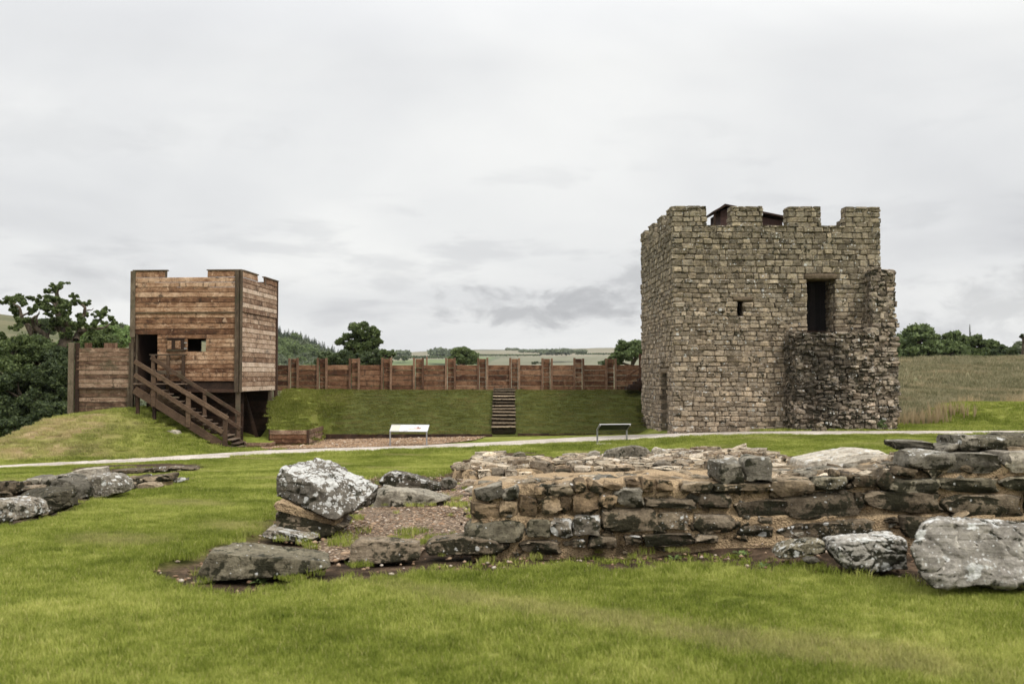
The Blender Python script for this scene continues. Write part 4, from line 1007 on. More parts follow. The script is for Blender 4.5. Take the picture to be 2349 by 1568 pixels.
# ---------------------------------------------------------------- low palisade left of the tower
lpY = 40.45
pl0 = at(160, 950, lpY); pl1 = at(303, 940, lpY)
lp = empty('timber_palisade', (pl0.x, lpY, 0), label='short tall section of weathered board palisade left of the timber tower, above the grass mound', cat='fence')
def lpx(U): return at(U, 900, lpY).x - pl0.x
zt_, zm_, zb_ = at(230, 798, lpY).z, at(230, 889, lpY).z, at(230, 944, lpY).z
n1 = 9
for i in range(n1): boards_row('plank', lpx(175), lpx(300), .0, zm_+(zt_-zm_)*i/n1, zm_+(zt_-zm_)*(i+1)/n1, .045, MAT['low_board'], lp, rn)
for i in range(5): boards_row('plank', lpx(175), lpx(297), .06, zb_+(zm_-zb_)*i/5, zb_+(zm_-zb_)*(i+1)/5, .045, MAT['low_board'], lp, rn)
q = MB(); q.box(lpx(172), lpx(299), -.05, .0, zm_-.06, zm_-.01, .005); q.build('drip_board', MAT['dark_wood'], lp)
def lpost(U0, U1, V0, V1, y, mat='post_wood', dy=.1):
    z0, z1 = at(U0, V0, lpY).z, at(U0, V1, lpY).z; q = MB(); w_ = (lpx(U1)-lpx(U0)); q.box(-w_/2, w_/2, -dy/2, dy/2, 0, z1-z0, .008); o = q.build('post', MAT[mat], lp); o.location = ((lpx(U0)+lpx(U1))/2, y, z0)
lpost(158.5, 171, 962, 786, -.10, 'palisade_post_light' if 0 else 'low_post', .12) if 'low_post' in MAT else lpost(158.5, 171, 962, 786, -.10)
lpost(171.5, 181, 955, 786, .02, 'dark_wood', .1); lpost(293, 301, 944, 889, -.03, 'post_wood'); lpost(297, 302.5, 889, 786, -.08, 'post_wood')
for a, b in ((182, 190), (190.5, 199), (227, 236), (236.5, 246), (246.5, 251), (252, 258)):
    z0, z1 = at(a, 815, lpY+.5).z, at(a, 786.5, lpY+.5).z; q = MB(); q.box(0, lpx(b)-lpx(a), -.02, .02, 0, z1-z0, .004); o = q.build('merlon_board', MAT['palisade_post'], lp); o.location = (lpx(a), .45, z0)

# ---------------------------------------------------------------- long palisade on the bank
PY = 46.35
pa = at(622, 860, PY); pb3 = at(1492, 860, PY)
pal = empty('timber_palisade', (pa.x, PY, 0), label='long reddish brown board palisade with paired posts along the crest of the turf bank', cat='fence')
def px(U): return at(U, 860, PY).x - pa.x
zpT, zpW, zpB = at(1000, 821.5, PY).z, at(1000, 837, PY).z, at(1000, 896, PY).z
pairs = [(664,683.5),(727.5,750),(805,825),(876,898),(954,972.5),(1025,1045),(1097,1118),(1170.5,1190),(1244,1263),(1319,1337),(1391.5,1410.5)]
pairs = [(664,683.5)] + [(730+ (i*73.5)-.5, 730+i*73.5+20) for i in range(10)]
nb = 5; hb = (zpW - zpB)/nb
bays = []; cur = 0.0
for a, b in pairs: bays.append((cur, px(a)+.05)); cur = px(b)-.05
bays.append((cur, px(1492)))
for a, b in bays:
    for i in range(nb): boards_row('plank', a, b, rn.uniform(-.01, .01), zpB+i*hb, zpB+(i+1)*hb, .045, MAT['palisade_board'], pal, rn)
nm = 7; hm = (zpT-.02-zpB)/nm
for a, b in pairs:
    for i in range(nm): boards_row('plank', px(a)+.06, px(b)-.06, .06, zpB+i*hm, zpB+(i+1)*hm, .045, MAT['palisade_board'], pal, rn)
    for U in (a, b):
        q = MB(); q.box(-.05, .05, -.06, .05, 0, zpT-zpB+rn.uniform(-.01, .03)+.25, .007); o = q.build('post', MAT['palisade_post'], pal); o.location = (px(U), -.07, zpB-.25)
        o.rotation_euler = (rn.gauss(0,.005), rn.gauss(0, .006), 0)
# post, steps and sloping rail where the palisade meets the stone tower
q = MB(); q.box(-.07, .07, -.06, .06, 0, at(1470, 812, PY-.5).z - 1.0, .008); o = q.build('end_post', MAT['palisade_post'], pal); o.location = (px(1466), -.5, 1.0)
q = MB(); q.beam(at(1424, 872, PY-.7) - Vector(pal.location), at(1478, 838, PY-.7) - Vector(pal.location), .05, .09); q.build('rail', MAT['palisade_post'], pal)
for k, (U, V) in enumerate(((1437, 889), (1446, 882.5), (1456, 876), (1466, 869))):
    p = at(U, V, PY-.75) - Vector(pal.location); q = MB(); q.box(p.x-.05, p.x+.5, p.y-.4, p.y+.4, p.z-.1, p.z+.03, .008); q.build('step', MAT['dark_wood'], pal)

# ---------------------------------------------------------------- retaining boards, planter, kerb board
rw = empty('retaining_wall', (-9.62, 39.0, 0), label='low retaining wall of dark planks holding the turf shoulder beside the timber tower', cat='wall')
zt2, zb3 = at(660, 986, 39).z, -1.08
for i in range(4):
    a, b = zb3 + (zt2-zb3)*i/4, zb3 + (zt2-zb3)*(i+1)/4
    boards_row('plank', .22, 1.72, 0, a, b, .06, MAT['low_board' if i == 3 else 'palisade_board'], rw, rn)
    plank('plank', (1.70, .0, (a+b)/2), (1.66, 3.3, (a+b)/2), b-a-.008, .06, MAT['low_board'], rw, rn); plank('plank', (-1.1, 5.4, (a+b)/2), (.20, .02, (a+b)/2), b-a-.008, .06, MAT['dark_wood'], rw, rn)
q = MB(); q.box(1.66, 1.75, -.05, .04, zb3, zt2+.01, .008); q.build('post', MAT['dark_wood'], rw)
kb = empty('kerb_board', (-7.9, 42.28, 0), label='long dark low timber kerb along the bank foot, left of the stone steps', cat='kerb')
xk = [0, 2.2, 4.5, 7.08]
for i in range(3): plank('plank', (xk[i], 0, -.86), (xk[i+1]-.01, 0, -.86), .25, .06, MAT['dark_wood2'], kb, rn)
kb2 = empty('kerb_board', (.25, 42.28, 0), label='low dark timber kerb at the bank foot between stone steps and stone tower', cat='kerb')
for i in range(2): plank('plank', (i*2.9, 0, -.84), (i*2.9+2.89, 0, -.84), .25, .06, MAT['dark_wood2'], kb2, rn)
pbx = at(566, 1020, 38.3)
pn = empty('planter', (pbx.x, 38.3, 0), label='small raised timber box filled with turf beside the foot of the wooden stair', cat='planter')
gzp = at(590, 1030, 38.3).z + .06
for i in range(2):
    plank('plank', (0, 0, gzp-.0+.13*i), (.92, .06, gzp-.0+.13*i), .125, .05, MAT['low_board'], pn, rn); plank('plank', (.92, .06, gzp+.13*i), (.90, 1.6, gzp+.13*i), .125, .05, MAT['low_board'], pn, rn)
    plank('plank', (0, 0, gzp+.13*i), (-.35, 1.0, gzp+.13*i), .125, .05, MAT['low_board'], pn, rn)
q = MB(); q.add([(0,.02,gzp+.16),(.9,.07,gzp+.16),(.88,1.6,gzp+.30),(-.35,1.0,gzp+.34)], [(0,1,2,3)]); q.build('turf', MAT['ground'], pn)

# ---------------------------------------------------------------- stone steps up the bank
ss_ = empty('stone_steps', (at(1155, 1000, 42.2).x, 42.2, 0), label='flight of thirteen dark stone steps climbing the turf bank to the palisade', cat='steps')
ns = 13; z0, z1 = -.93, 1.02
for i in range(ns):
    t = i/ns; y = .0 + 3.75*t*(.92+.08*t); zt4 = Gs(ss_.location.x, 42.3 + y + .42) + .07; me = lm[i % 3].copy(); me.materials.clear(); me.materials.append(MAT['step_stone']); wd = 1.02 - .04*t
    o = bpy.data.objects.new('step', me); link(o, ss_)
    me2 = lm[(i+1) % 3].copy(); me2.materials.clear(); me2.materials.append(MAT['step_stone']); o2 = bpy.data.objects.new('tread', me2); link(o2, ss_)
    o2.matrix_local = Matrix.Translation((rn.uniform(-.02,.02), y+.22, zt4-.005)) @ Euler((rn.gauss(0,.01), rn.gauss(0,.01), rn.gauss(0,.02))).to_matrix().to_4x4() @ Matrix.Diagonal((wd+.02, .44, .055, 1))
    me.materials.clear(); me.materials.append(MAT['riser_shade_stone']); o.matrix_local = Matrix.Translation((rn.uniform(-.02,.02), y+.34, zt4-.17)) @ Euler((0, rn.gauss(0,.008), rn.gauss(0,.015))).to_matrix().to_4x4() @ Matrix.Diagonal((wd, .56, .28, 1))

# ---------------------------------------------------------------- information panels
def info_panel(name, cu, V0, V1, Vb, wpx, face, label):
    b = gp(cu, Vb); Yd = b.y; sc = Yd/F; W = wpx*sc; zl, zh = at(cu, V1, Yd).z - b.z, at(cu, V0, Yd).z - b.z
    if b.y != Yd: pass
    root = empty(name, b, R(-5 if face else 10), label=label, cat='information panel')
    dp = .42
    yl, yh = (-.12, dp) if face else (-.12, -.12)
    # low edge towards the reader
    if face: P0, P1 = (0, -.1, zl), (0, dp-.1, zh + (dp)*((862-V0)/F) * 0 + .0)
    else: P0, P1 = (0, .28, zl), (0, -.14, zh)
    a = (Vector(P1) - Vector(P0)); Ls = a.length; a.normalize(); nrm = Vector((1,0,0)).cross(a)
    if nrm.z < 0: nrm = -nrm
    cen = (Vector(P0)+Vector(P1))/2; sk = .10 if face else .0
    Xv = Vector((1, 0, 0))
    fr = MB()
    for s in (-1, 1):
        fr.obox(cen + Xv*(s*(W/2-.01)) + Xv*sk*0, Xv, a, nrm, .025, Ls, .035, .004)
        fr.obox(cen + a*(s*(Ls/2-.01)), Xv, a, nrm, W, .025, .035, .004)
    fr.build('frame', MAT['grey_frame'], root)
    q = MB(); q.obox(cen - nrm*.012, Xv, a, nrm, W-.03, Ls-.03, .012); q.build('backing', MAT['panel_dark'], root)
    t = cen + nrm*.002
    q = MB(); q.obox(t, Xv, a, nrm, W-.045, Ls-.045, .008); board = q.build('board', MAT['panel_white'], root)
    def pr(x0, x1, s0, s1, mat, nm='print', lift=.006):
        c = cen + Xv*((x0+x1)/2*W/2) + a*((s0+s1)/2*Ls/2) + nrm*(lift+.001); q = MB(); q.obox(c, Xv, a, nrm, abs(x1-x0)*W/2, abs(s1-s0)*Ls/2, .002); q.build(nm, MAT[mat], board)
    pr(-.96, -.49, -.92, .92, 'panel_beige', 'text_panel')
    for k in range(9): pr(-.90, -.58 - .03*(k % 3), .62 - k*.15, .66 - k*.15, 'print_cream', 'text_line', .0085)
    for k in range(6): pr(-.42, -.20 - .03*(k % 2), .5 - k*.09, .525 - k*.09, 'print_grey', 'text_line'); pr(.66, .88 - .02*(k % 2), .6 - k*.09, .625 - k*.09, 'print_grey', 'text_line'); pr(-.40 + .1, -.05, -.55 - k*.05, -.535 - k*.05, 'print_grey', 'text_line')
    # little drawing of a walled building
    pr(-.10, .60, -.36, -.22, 'print_tan', 'picture'); pr(-.05, .20, -.20, -.02, 'print_pink', 'picture'); pr(.20, .40, -.20, .42, 'print_pink', 'picture'); pr(.40, .50, -.20, .42, 'print_brown', 'picture'); pr(.50, .62, -.20, .14, 'print_brown', 'picture'); pr(.03, .07, -.24, -.10, 'print_brown', 'picture', .0095)
    for s in (-1, 1):
        x = s*(W/2-.03); zt5 = zl if face else zl
        q = MB(); q.box(x-.025, x+.025, P0[1]-.03, P0[1]+.03, -.15, zt5+.0, .005); q.build('leg', MAT['steel'], root)
        q = MB(); q.beam((x, P0[1], zl-.03), (x, P1[1], P1[2]-.04), .03, .03); q.build('bracket', MAT['steel'], root)
    return root
info_panel('information_panel', 938, 975, 989, 1023, 88, True, 'slanted white information panel on two grey legs beside the path, facing the camera')
info_panel('information_panel', 1409, 972, 986, 1016, 74, False, 'information panel seen from behind, dark underside on two grey legs, nearer the stone tower')
q = MB(); b = gp(1409, 1019); q.box(b.x-.62, b.x+.62, b.y-.25, b.y+.45, b.z-.08, b.z+.035, .02); o = q.build('concrete_base', MAT['pale_stone'], None); tag(o, 'flat worn stone base in the grass under the rear facing information panel', 'paving slab')
# ================================================================ RUINS
def rock_mesh(pts, target, seed, amp=.03, freq=3.0, smooth=2, fine=.3, msm=True):
    bm = bmesh.new()
    for p in pts: bm.verts.new(p)
    bm.verts.ensure_lookup_table()
    r = bmesh.ops.convex_hull(bm, input=bm.verts[:])
    dele = [g for g in set(r.get('geom_interior', []) + r.get('geom_unused', [])) if isinstance(g, bmesh.types.BMVert) and g.is_valid]
    if dele: bmesh.ops.delete(bm, geom=dele, context='VERTS')
    for it in range(9):
        long_ = [e for e in bm.edges if e.calc_length() > target]
        if not long_: break
        bmesh.ops.subdivide_edges(bm, edges=long_, cuts=1); bmesh.ops.triangulate(bm, faces=bm.faces[:])
        if len(bm.verts) > 9000: break
        if msm and it in (2, 4): bmesh.ops.smooth_vert(bm, verts=bm.verts[:], factor=.35, use_axis_x=True, use_axis_y=True, use_axis_z=True)
    for _ in range(smooth): bmesh.ops.smooth_vert(bm, verts=bm.verts[:], factor=.5, use_axis_x=True, use_axis_y=True, use_axis_z=True)
    bm.normal_update(); off = Vector((seed*7.13, seed*3.7, seed*1.9))
    for v in bm.verts:
        p = v.co
        d = noise.fractal(p*freq + off, .9, 2.1, 5) * amp + noise.noise(p*freq*.45 + off)*amp*1.1
        rid = abs(noise.noise(p*freq*1.7 - off)); d -= max(0, .10 - rid) * amp * 6; d += noise.noise(p*freq*5 + off)*amp*.3; d -= max(0, math.sin(p.z*58 + 5*noise.noise(p*3 + off)) - .72)*amp*.9
        v.co = p + v.normal * d
    bmesh.ops.recalc_face_normals(bm, faces=bm.faces[:])
    me = bpy.data.meshes.new('rock'); bm.to_mesh(me); bm.free(); me.polygons.foreach_set('use_smooth', [True]*len(me.polygons)); me.set_sharp_from_angle(angle=R(34)); return me
RS = [0]
def rock(name, poly, Yf, depth, mat, label=None, cat='boulder', back=(0, 0), bscale=.92, bpoly=None, amp=.02, freq=4., target=None, group=None, parent=None, ydip=None, smooth=2, mid=True):
    """rock from its outline in the photograph, set at its own distance, with real depth; ydip: list of depth offsets for front points"""
    RS[0] += 1
    fr = [at(u, v, Yf + (ydip[i] if ydip else 0)) for i, (u, v) in enumerate(poly)]
    c = sum(fr, Vector()) / len(fr)
    if bpoly: bk = [at(u, v, Yf + depth) for u, v in bpoly]
    else: bk = [c + (p - c)*bscale + Vector((back[0], depth, back[1])) for p in fr]
    pts = [c + (p-c)*.93 + Vector((0, -.0, 0)) for p in fr] + bk
    if mid: pts += [c + (p - c)*1.0 + Vector((back[0]*.3, depth*.25, back[1]*.3)) for p in fr]
    size = max((p - c).length for p in fr); tg = target or max(.018, size*.055)
    base = Vector((c.x, c.y + depth/2, min(p.z for p in fr)))
    ori = base if parent is None else Vector(parent.location)
    me = rock_mesh([p - ori for p in pts], tg, RS[0], amp*1.0, freq, smooth)
    o = mobj(name, me, MAT[mat], parent)
    if parent is None: o.location = base; tag(o, label, cat, group)
    return o
def q2(x, y): return (1003.6 + .3052*x, 1003.6 + .3052*y)
def q3(x, y): return (1605.8 + .3164*x, 975 + .3164*y)
def q4(x, y): return (.2441*x, 1003.6 + .2441*y)
def q5(x, y): return (344.1 + .3418*x, 1003.6 + .3418*y)   # crop of the tilted block (600..2000, 1750..2450)

# ---- the big tilted block and what carries it
yB = gp(700, 1228).y
rock('boulder', [q5(*p) for p in ((845,300),(870,235),(885,205),(1010,215),(1080,300),(1060,480),(1000,470),(850,410))], yB+.05, 1.0, 'lichen_stone',
     'large angular block tilted down to the right, its top white with lichen, perched on two smaller stones', amp=.022, freq=3.2,
     bpoly=[q5(*p) for p in ((1075,150),(1120,140),(1205,150),(1215,190),(1550,310),(1540,370),(1480,470),(1380,520))], mid=False, smooth=1,
     ydip=[.0,.05,.1,.15,-.05,-.05,0,0]) if False else None
def block8(name, A, Yd, mat, label, cat='boulder', **k):
    """eight or more corners given as (x, y, distance)"""
    RS[0] += 1; pts = [at(*k_, d) for k_, d in zip(A, Yd)]; c = sum(pts, Vector())/len(pts); base = Vector((c.x, c.y, min(p.z for p in pts)))
    size = max((p-c).length for p in pts)
    me = rock_mesh([p - base for p in pts], k.get('target', max(.02, size*.05)), RS[0], k.get('amp', .02), k.get('freq', 3.5), k.get('smooth', 2), msm=False)
    o = mobj(name, me, MAT[mat]); o.location = base - Vector((0, 0, k.get('sink', 0))); return tag(o, label, cat, k.get('group'))
P = [((845,390),.30),((848,280),.30),((878,205),.36),((900,410),.22),((1075,300),-.08),((1060,480),-.12),((1230,550),-.10),((1370,490),.02),
     ((1070,150),.75),((1120,140),.85),((1210,155),.85),((1215,195),.75),((1350,255),.75),((1548,315),.55),((1540,375),.55),((1440,480),.35),((1000,400),.9),((1500,430),.7),((880,300),.6)]
block8('boulder', [q5(*p) for p, d in P], [yB + d for p, d in P], 'white_lichen_stone', 'large angular block tilted down to the right, its top white with lichen, on smaller stones', amp=.028, freq=3.0, smooth=1, target=.034)
rock('stone_block', [q5(*p) for p in ((815,520),(850,485),(1000,490),(1150,540),(1320,600),(1240,660),(1130,672),(940,640),(815,605))], yB-.02, .75, 'dark_stone', 'brown wedge shaped stone directly under the tilted lichened block', cat='stone', amp=.018)
rock('stone_slab', [q5(*p) for p in ((805,450),(850,425),(1000,465),(1250,560),(1260,600),(1000,520),(820,485))], yB-.05, .7, 'sandy_mortar', 'thin crust of sandy mortar squeezed beneath the tilted block', cat='mortar', amp=.012)
rock('stone_slab', [q5(*p) for p in ((742,650),(775,610),(840,620),(1000,650),(1110,680),(1060,712),(900,700),(745,665))], yB-.28, .6, 'lichen_stone', 'low lichen spotted slab at the foot of the tilted block', cat='stone', amp=.012)
# front slab
yF_ = gp(560, 1326).y
P = [((285,945),0),((330,850),.0),((410,740),.02),((800,765),.0),((1190,800),.10),((1215,830),.10),((1160,850),.1),((900,890),.0),((480,925),-.02),
     ((420,700),.35),((560,665),.62),((740,670),.62),((1195,735),.60),((1200,800),.6),((420,800),.6)]
block8('stone_slab', [q5(*p) for p, d in P], [yF_ + .02 + d for p, d in P], 'mossy_stone', 'long low wedge shaped slab in the grass at the left end of the front ruin', 'boulder', amp=.014, freq=4, smooth=1, target=.03, sink=.045)
yb_ = gp(880, 1284).y
P = [((1335,820),0),((1350,700),.03),((1400,665),.06),((1560,672),.02),((1790,690),.02),((1810,780),.0),((1800,800),.02),((1560,815),-.02),((1410,635),.36),((1600,640),.4),((1815,660),.4),((1800,760),.4),((1360,760),.4)]
block8('stone_block', [q5(*p) for p, d in P], [yb_ + d for p, d in P], 'dark_stone', 'squared dark mossy block set in soil in the doorway gap of the front ruin', 'boulder', amp=.014, freq=5, smooth=1, target=.026, sink=.03)
rock('stone_block', [q5(*p) for p in ((1842,730),(1870,690),(2110,665),(2200,680),(2349,700),(2349,780),(2100,790),(1850,795))], gp(1060, 1274).y, .35, 'dark_stone', 'low footing stone with a flat top running under the left end of the mortared wall', amp=.012)
# flat stones behind
rock('stone_slab', [q5(*p) for p in ((1528,300),(1560,255),(1620,225),(1780,262),(1955,320),(1950,350),(1880,360),(1700,345),(1560,332))], gp(930, 1124).y, .55, 'lichen_stone', 'flat topped slab with one large white lichen patch behind the tilted block', amp=.014)
rock('bedrock_slab', [q5(*p) for p in ((1440,520),(1500,400),(1560,345),(1800,360),(2000,420),(1900,450),(1700,480),(1520,545))], gp(900, 1150).y - .5, 1.6, 'grey_stone', 'flat cracked bedrock slab level with the gravel to the right of the tilted block', cat='stone', bpoly=[q5(*p) for p in ((1530,345),(1600,338),(1800,350),(2020,395),(2030,415),(1560,400))], amp=.02, freq=6)
rock('stone', [q5(*p) for p in ((1925,320),(1960,280),(2010,268),(2060,300),(2050,330),(1980,345))], gp(1025, 1119).y, .3, 'grey_stone', 'small round stone at the right tip of the flat slab', amp=.014)
rock('stone', [q5(*p) for p in ((2080,310),(2120,285),(2190,290),(2240,310),(2190,330),(2110,330))], gp(1080, 1117).y, .3, 'rubble_stone', 'small pale stone on gravel by the left corner of the rear wall', amp=.012)
rock('stone', [q5(*p) for p in ((2100,355),(2150,330),(2230,338),(2250,365),(2170,380))], gp(1095, 1133).y, .25, 'pale_stone', 'little white stone on the gravel floor behind the mortared wall', amp=.01)

# ---- mortared wall across the front
YW = 9.9
fw = empty('ruined_wall', (at(1075, 1260, YW).x, YW, 0), label='long mortared foundation wall of rough stones crossing the foreground, tallest at its right end', cat='wall')
FO = Vector(fw.location)
topU = [1062, 1075, 1110, 1160, 1200, 1340, 1480, 1640, 1700, 1850, 1990, 2040, 2080, 2110, 2200, 2260, 2349, 2500, 2800, 3200]
topV = [1190, 1120, 1110, 1106, 1104, 1100, 1094, 1099, 1103, 1100, 1096, 1090, 1082, 1072, 1060, 1046, 1034, 1030, 1028, 1030]
def ftop(X): 
    U = X / YW * F + CU; return at(U, float(np.interp(U, topU, topV)), YW).z
nxw = 260; xw_ = np.linspace(FO.x + .03, 9.2, nxw); rows_ = 26; V_, F_ = [], []
grid = []
for i, x in enumerate(xw_):
    zt6 = ftop(x) - .035; zg = Gs(x, YW) - .25; ln = []
    for j in range(rows_):
        t = j/(rows_-1); z = zg + (zt6-zg)*t
        y = YW + .030 + .045*noise.fractal(Vector((x*4, z*5, 1.1)), 1, 2, 4) - (.0 if t < .9 else -.05*(t-.9)*10)
        if z < ftop(x) - .30 and z < .34: y -= .07
        ln.append((x - FO.x, y - YW, z))
    nb_ = 12
    for j in range(1, nb_+1):
        t = j/nb_; y = YW + .12 + t*(.72 + .45*float(ss(1.2, 2.6, x))); z = zt6 + .03*noise.fractal(Vector((x*3, y*3, 7.7)), 1, 2, 4) + .03*t
        if j == nb_: z = zt6 - .5
        ln.append((x - FO.x, y - YW + (0.0 if j < nb_ else .05), z))
    grid.append(ln)
R_ = len(grid[0]); V_ = [p for ln in grid for p in ln]
F_ = [(i*R_+j, (i+1)*R_+j, (i+1)*R_+j+1, i*R_+j+1) for i in range(nxw-1) for j in range(R_-1)]
mobj('mortar_core', mesh_np('mortar_core', V_, F_, True), MAT['sandy_mortar'], fw)
e = MB(); lc = grid[0]; e.add(lc, [tuple(range(len(lc)))]); e.build('mortar_end', MAT['sandy_mortar'], fw)
rw_ = random.Random(33)
FB = {}
def fstone(b, mat='ruin_stone', dy=0, dep=.30, k=None, tilt=None, T=q2, grow=1.02):
    x0, x1, y0, y1 = b[:4]; (u0, v0), (u1, v1) = T(x0, y0), T(x1, y1)
    p0, p1 = at(u0, v1, YW), at(u1, v0, YW)
    sz = Vector(((p1.x-p0.x)*grow, dep, (p1.z-p0.z)*grow*1.03)); c = Vector(((p0.x+p1.x)/2, YW + dy + dep/2 - .055 + rw_.uniform(-.02,.02), (p0.z+p1.z)/2))
    key = mat
    if key not in FB: FB[key] = variants_copy(BV, MAT[mat])
    o = bpy.data.objects.new('stone', FB[key][rw_.randrange(12) if k is None else k]); link(o, fw)
    tl_ = b[4] if len(b) > 4 else rw_.gauss(0, .02)
    o.matrix_local = Matrix.Translation(c - FO) @ Euler((rw_.uniform(-.06,.06), tl_, rw_.uniform(-.05,.05))).to_matrix().to_4x4() @ Matrix.Diagonal((*sz, 1))
for b in [(285,500,365,470,-.25),(490,615,375,465,-.3),(725,805,365,425),(820,1010,350,430,-.1),(1030,1110,318,420),(1125,1240,330,415,.4),(1250,1390,340,390,.2),(1415,1500,312,358),(1530,1630,305,410),(1650,1770,325,400,.15)]: fstone(b, ('ochre_stone' if b[0] % 20 else 'ruin_stone') if b[0] > 600 else 'grey_stone')
fstone((1340,1550,368,510), 'grey_stone', -.03, .34)
for b in [(250,460,490,608),(465,620,475,595),(605,745,440,582,.15),(785,930,430,562,-.1),(922,1002,435,568,.1),(1015,1200,415,556),(1215,1335,420,528,.3)]: fstone(b, 'ochre_stone')
for b in [(1555,1920,448,522),(1955,2210,430,525),(1835,2060,335,418,.03),(2070,2280,345,415)]: fstone(b, 'dark_stone' if b[2] > 400 else 'ruin_stone')
fstone((215,660,628,782,-.03), 'mossy_stone', -.10, .42); fstone((665,850,610,745), 'mossy_stone', -.09); fstone((845,1010,600,732), 'lichen_stone', -.09); fstone((1012,1215,578,725,-.02), 'lichen_stone', -.11)
fstone((1235,1635,530,702,-.02), 'dark_stone', -.05, .4); fstone((1640,1880,560,695), 'dark_stone', -.05); fstone((1915,2215,575,705), 'dark_stone', -.05)
for b in [(-10,510,775,868),(630,925,755,855),(1000,1105,745,805),(1130,1352,730,812),(1400,1520,725,785),(1545,1905,712,795),(1920,2110,720,780)]: fstone(b, 'dark_stone', -.10, .3)
for b in [(510,820,398,505),(820,1050,380,472),(290,508,418,495)]: fstone(b, 'ruin_stone' if b[0] < 800 else 'mossy_stone', T=q3)
for b in [(0,230,495,602),(270,640,548,692,-.06),(620,1112,488,672,-.08),(1195,1760,478,628),(1775,2349,500,672),(2360,2700,480,640)]: fstone(b, 'dark_stone', T=q3)
for b in [(270,545,712,800,.08),(585,1305,682,825,-.06),(1320,1420,655,700),(1425,1700,655,810),(1700,2100,680,820),(2100,2500,690,830),(1300,1400,750,815)]: fstone(b, 'dark_stone', T=q3, dy=-.03)
for b in [(1365,1722,388,492),(1728,2172,378,482),(2190,2520,368,472)]: fstone(b, 'mossy_stone', T=q3)
for b in [(1100,1262,360,450,.1),(1270,1400,348,448,-.9),(1430,1562,312,372,.2),(1640,1810,268,352,-.5),(975,1010,330,380),(1050,1120,350,390)]: fstone(b, 'ruin_stone', T=q3)
fstone((1120,1180,490,600,.1), 'dark_stone', T=q3)
# top stones
for b, m_, lb in [((110,300,265,415),'grey_stone',0),((318,520,235,415),'grey_stone',1)]: fstone(b, m_, -.02, .42, T=q3)
for b in [(1510,1835,200,315),(1800,2172,212,345),(2178,2520,195,345)]: fstone(b, 'grey_stone' if b[0] < 2100 else 'pale_stone', -.0, .5, T=q3)
fstone((1552,1840,140,205,.05), 'grey_stone', .5, .4, T=q3)
for b in [(1962,2130,92,205),(2110,2349,98,200),(2330,2700,85,200),(1850,1990,165,215,-.3)]: fstone(b, 'mossy_stone' if b[0] > 2000 else 'grey_stone', .35, .5, T=q3)
# unseen continuation to the right
x = 5.35
while x < 9:
    for z0, z1 in ((.02,.2),(.22,.42),(.44,.62),(.64,.80)):
        wd = rw_.uniform(.5, .9); o = bpy.data.objects.new('stone', FB['dark_stone'][rw_.randrange(12)]); link(o, fw); o.matrix_local = Matrix.Translation(Vector((x+.4, YW+.1, (z0+z1)/2)) - FO) @ Matrix.Diagonal((.8, .3, z1-z0, 1))
    x += .84
# small packing stones pressed into the mortar between the courses
for k in range(130):
    x = rw_.uniform(FO.x+.1, 5.3); zl_, zh_ = Gs(x, YW)-.02, ftop(x)-.06; z = rw_.uniform(zl_, zh_); s_ = rw_.uniform(.04, .11); m_ = rw_.choice(['dark_stone', 'ochre_stone', 'ruin_stone', 'grey_stone'])
    o = bpy.data.objects.new('stone', FB[m_][rw_.randrange(12)]); link(o, fw)
    o.matrix_local = Matrix.Translation(Vector((x, YW + .055 - (.07 if z < .34 and z < ftop(x)-.3 else 0), z)) - FO) @ Euler((rw_.uniform(-.3,.3), rw_.uniform(-.5,.5), rw_.uniform(-.3,.3))).to_matrix().to_4x4() @ Matrix.Diagonal((s_*1.5, .12, s_*.7, 1))
# cap rubble over the wall top, back of the mortar core
for k in range(200):
    x = rw_.uniform(FO.x+.1, 5.4 if k < 135 else 8.9); y = rw_.uniform(YW+.3, YW+.72+.45*float(ss(1.2, 2.6, x))); zt6 = ftop(x) - .03 - (.045 if x < 2.2 else 0)
    if x < 1.9 and rw_.random() < .45: continue
    sz = (rw_.uniform(.12, .34), rw_.uniform(.12, .28), rw_.uniform(.05, .10)); m_ = rw_.choice(['rubble_stone', 'ruin_stone', 'grey_stone'])
    if m_ not in FB: FB[m_] = variants_copy(BV, MAT[m_])
    o = bpy.data.objects.new('stone', FB[m_][rw_.randrange(12)]); link(o, fw); o.matrix_local = Matrix.Translation(Vector((x, y, zt6 + .012)) - FO) @ Euler((rw_.uniform(-.15,.15), rw_.uniform(-.15,.15), rw_.uniform(0,3))).to_matrix().to_4x4() @ Matrix.Diagonal((*sz, 1))

# ---- pale slabs leaning behind the wall
rock('stone_slab', [q3(*p) for p in ((755,300),(770,265),(1000,225),(1200,192),(1340,190),(1385,215),(1380,240),(1100,300),(940,330),(760,340))], 11.6, .8, 'pale_stone', 'long pale grey flagstone leaning behind the mortared wall, the farther of two', cat='stone slab', amp=.010, smooth=1)
rock('stone_slab', [q3(*p) for p in ((940,330),(950,300),(1100,262),(1290,225),(1500,225),(1525,250),(1515,310),(1300,350),(1000,345))], 11.2, .5, 'pale_stone', 'whitish slab lying just behind the mortared wall in front of the long flagstone', cat='stone slab', amp=.010, smooth=1)
rock('stone_slab', [q3(*p) for p in ((1250,350),(1300,300),(1450,270),(1520,290),(1500,350),(1380,372))], 10.95, .3, 'pale_stone', 'small broken pale slab wedged at the back of the mortared wall near its raised end', cat='stone slab', amp=.010)
q = MB(); q.box(2.6, 5.2, 11.05, 12.6, -.3, .50, .03); o = q.build('wall_footing', MAT['sandy_mortar']); tag(o, 'low mortared footing hidden behind the front wall, carrying the pale slabs', 'wall')

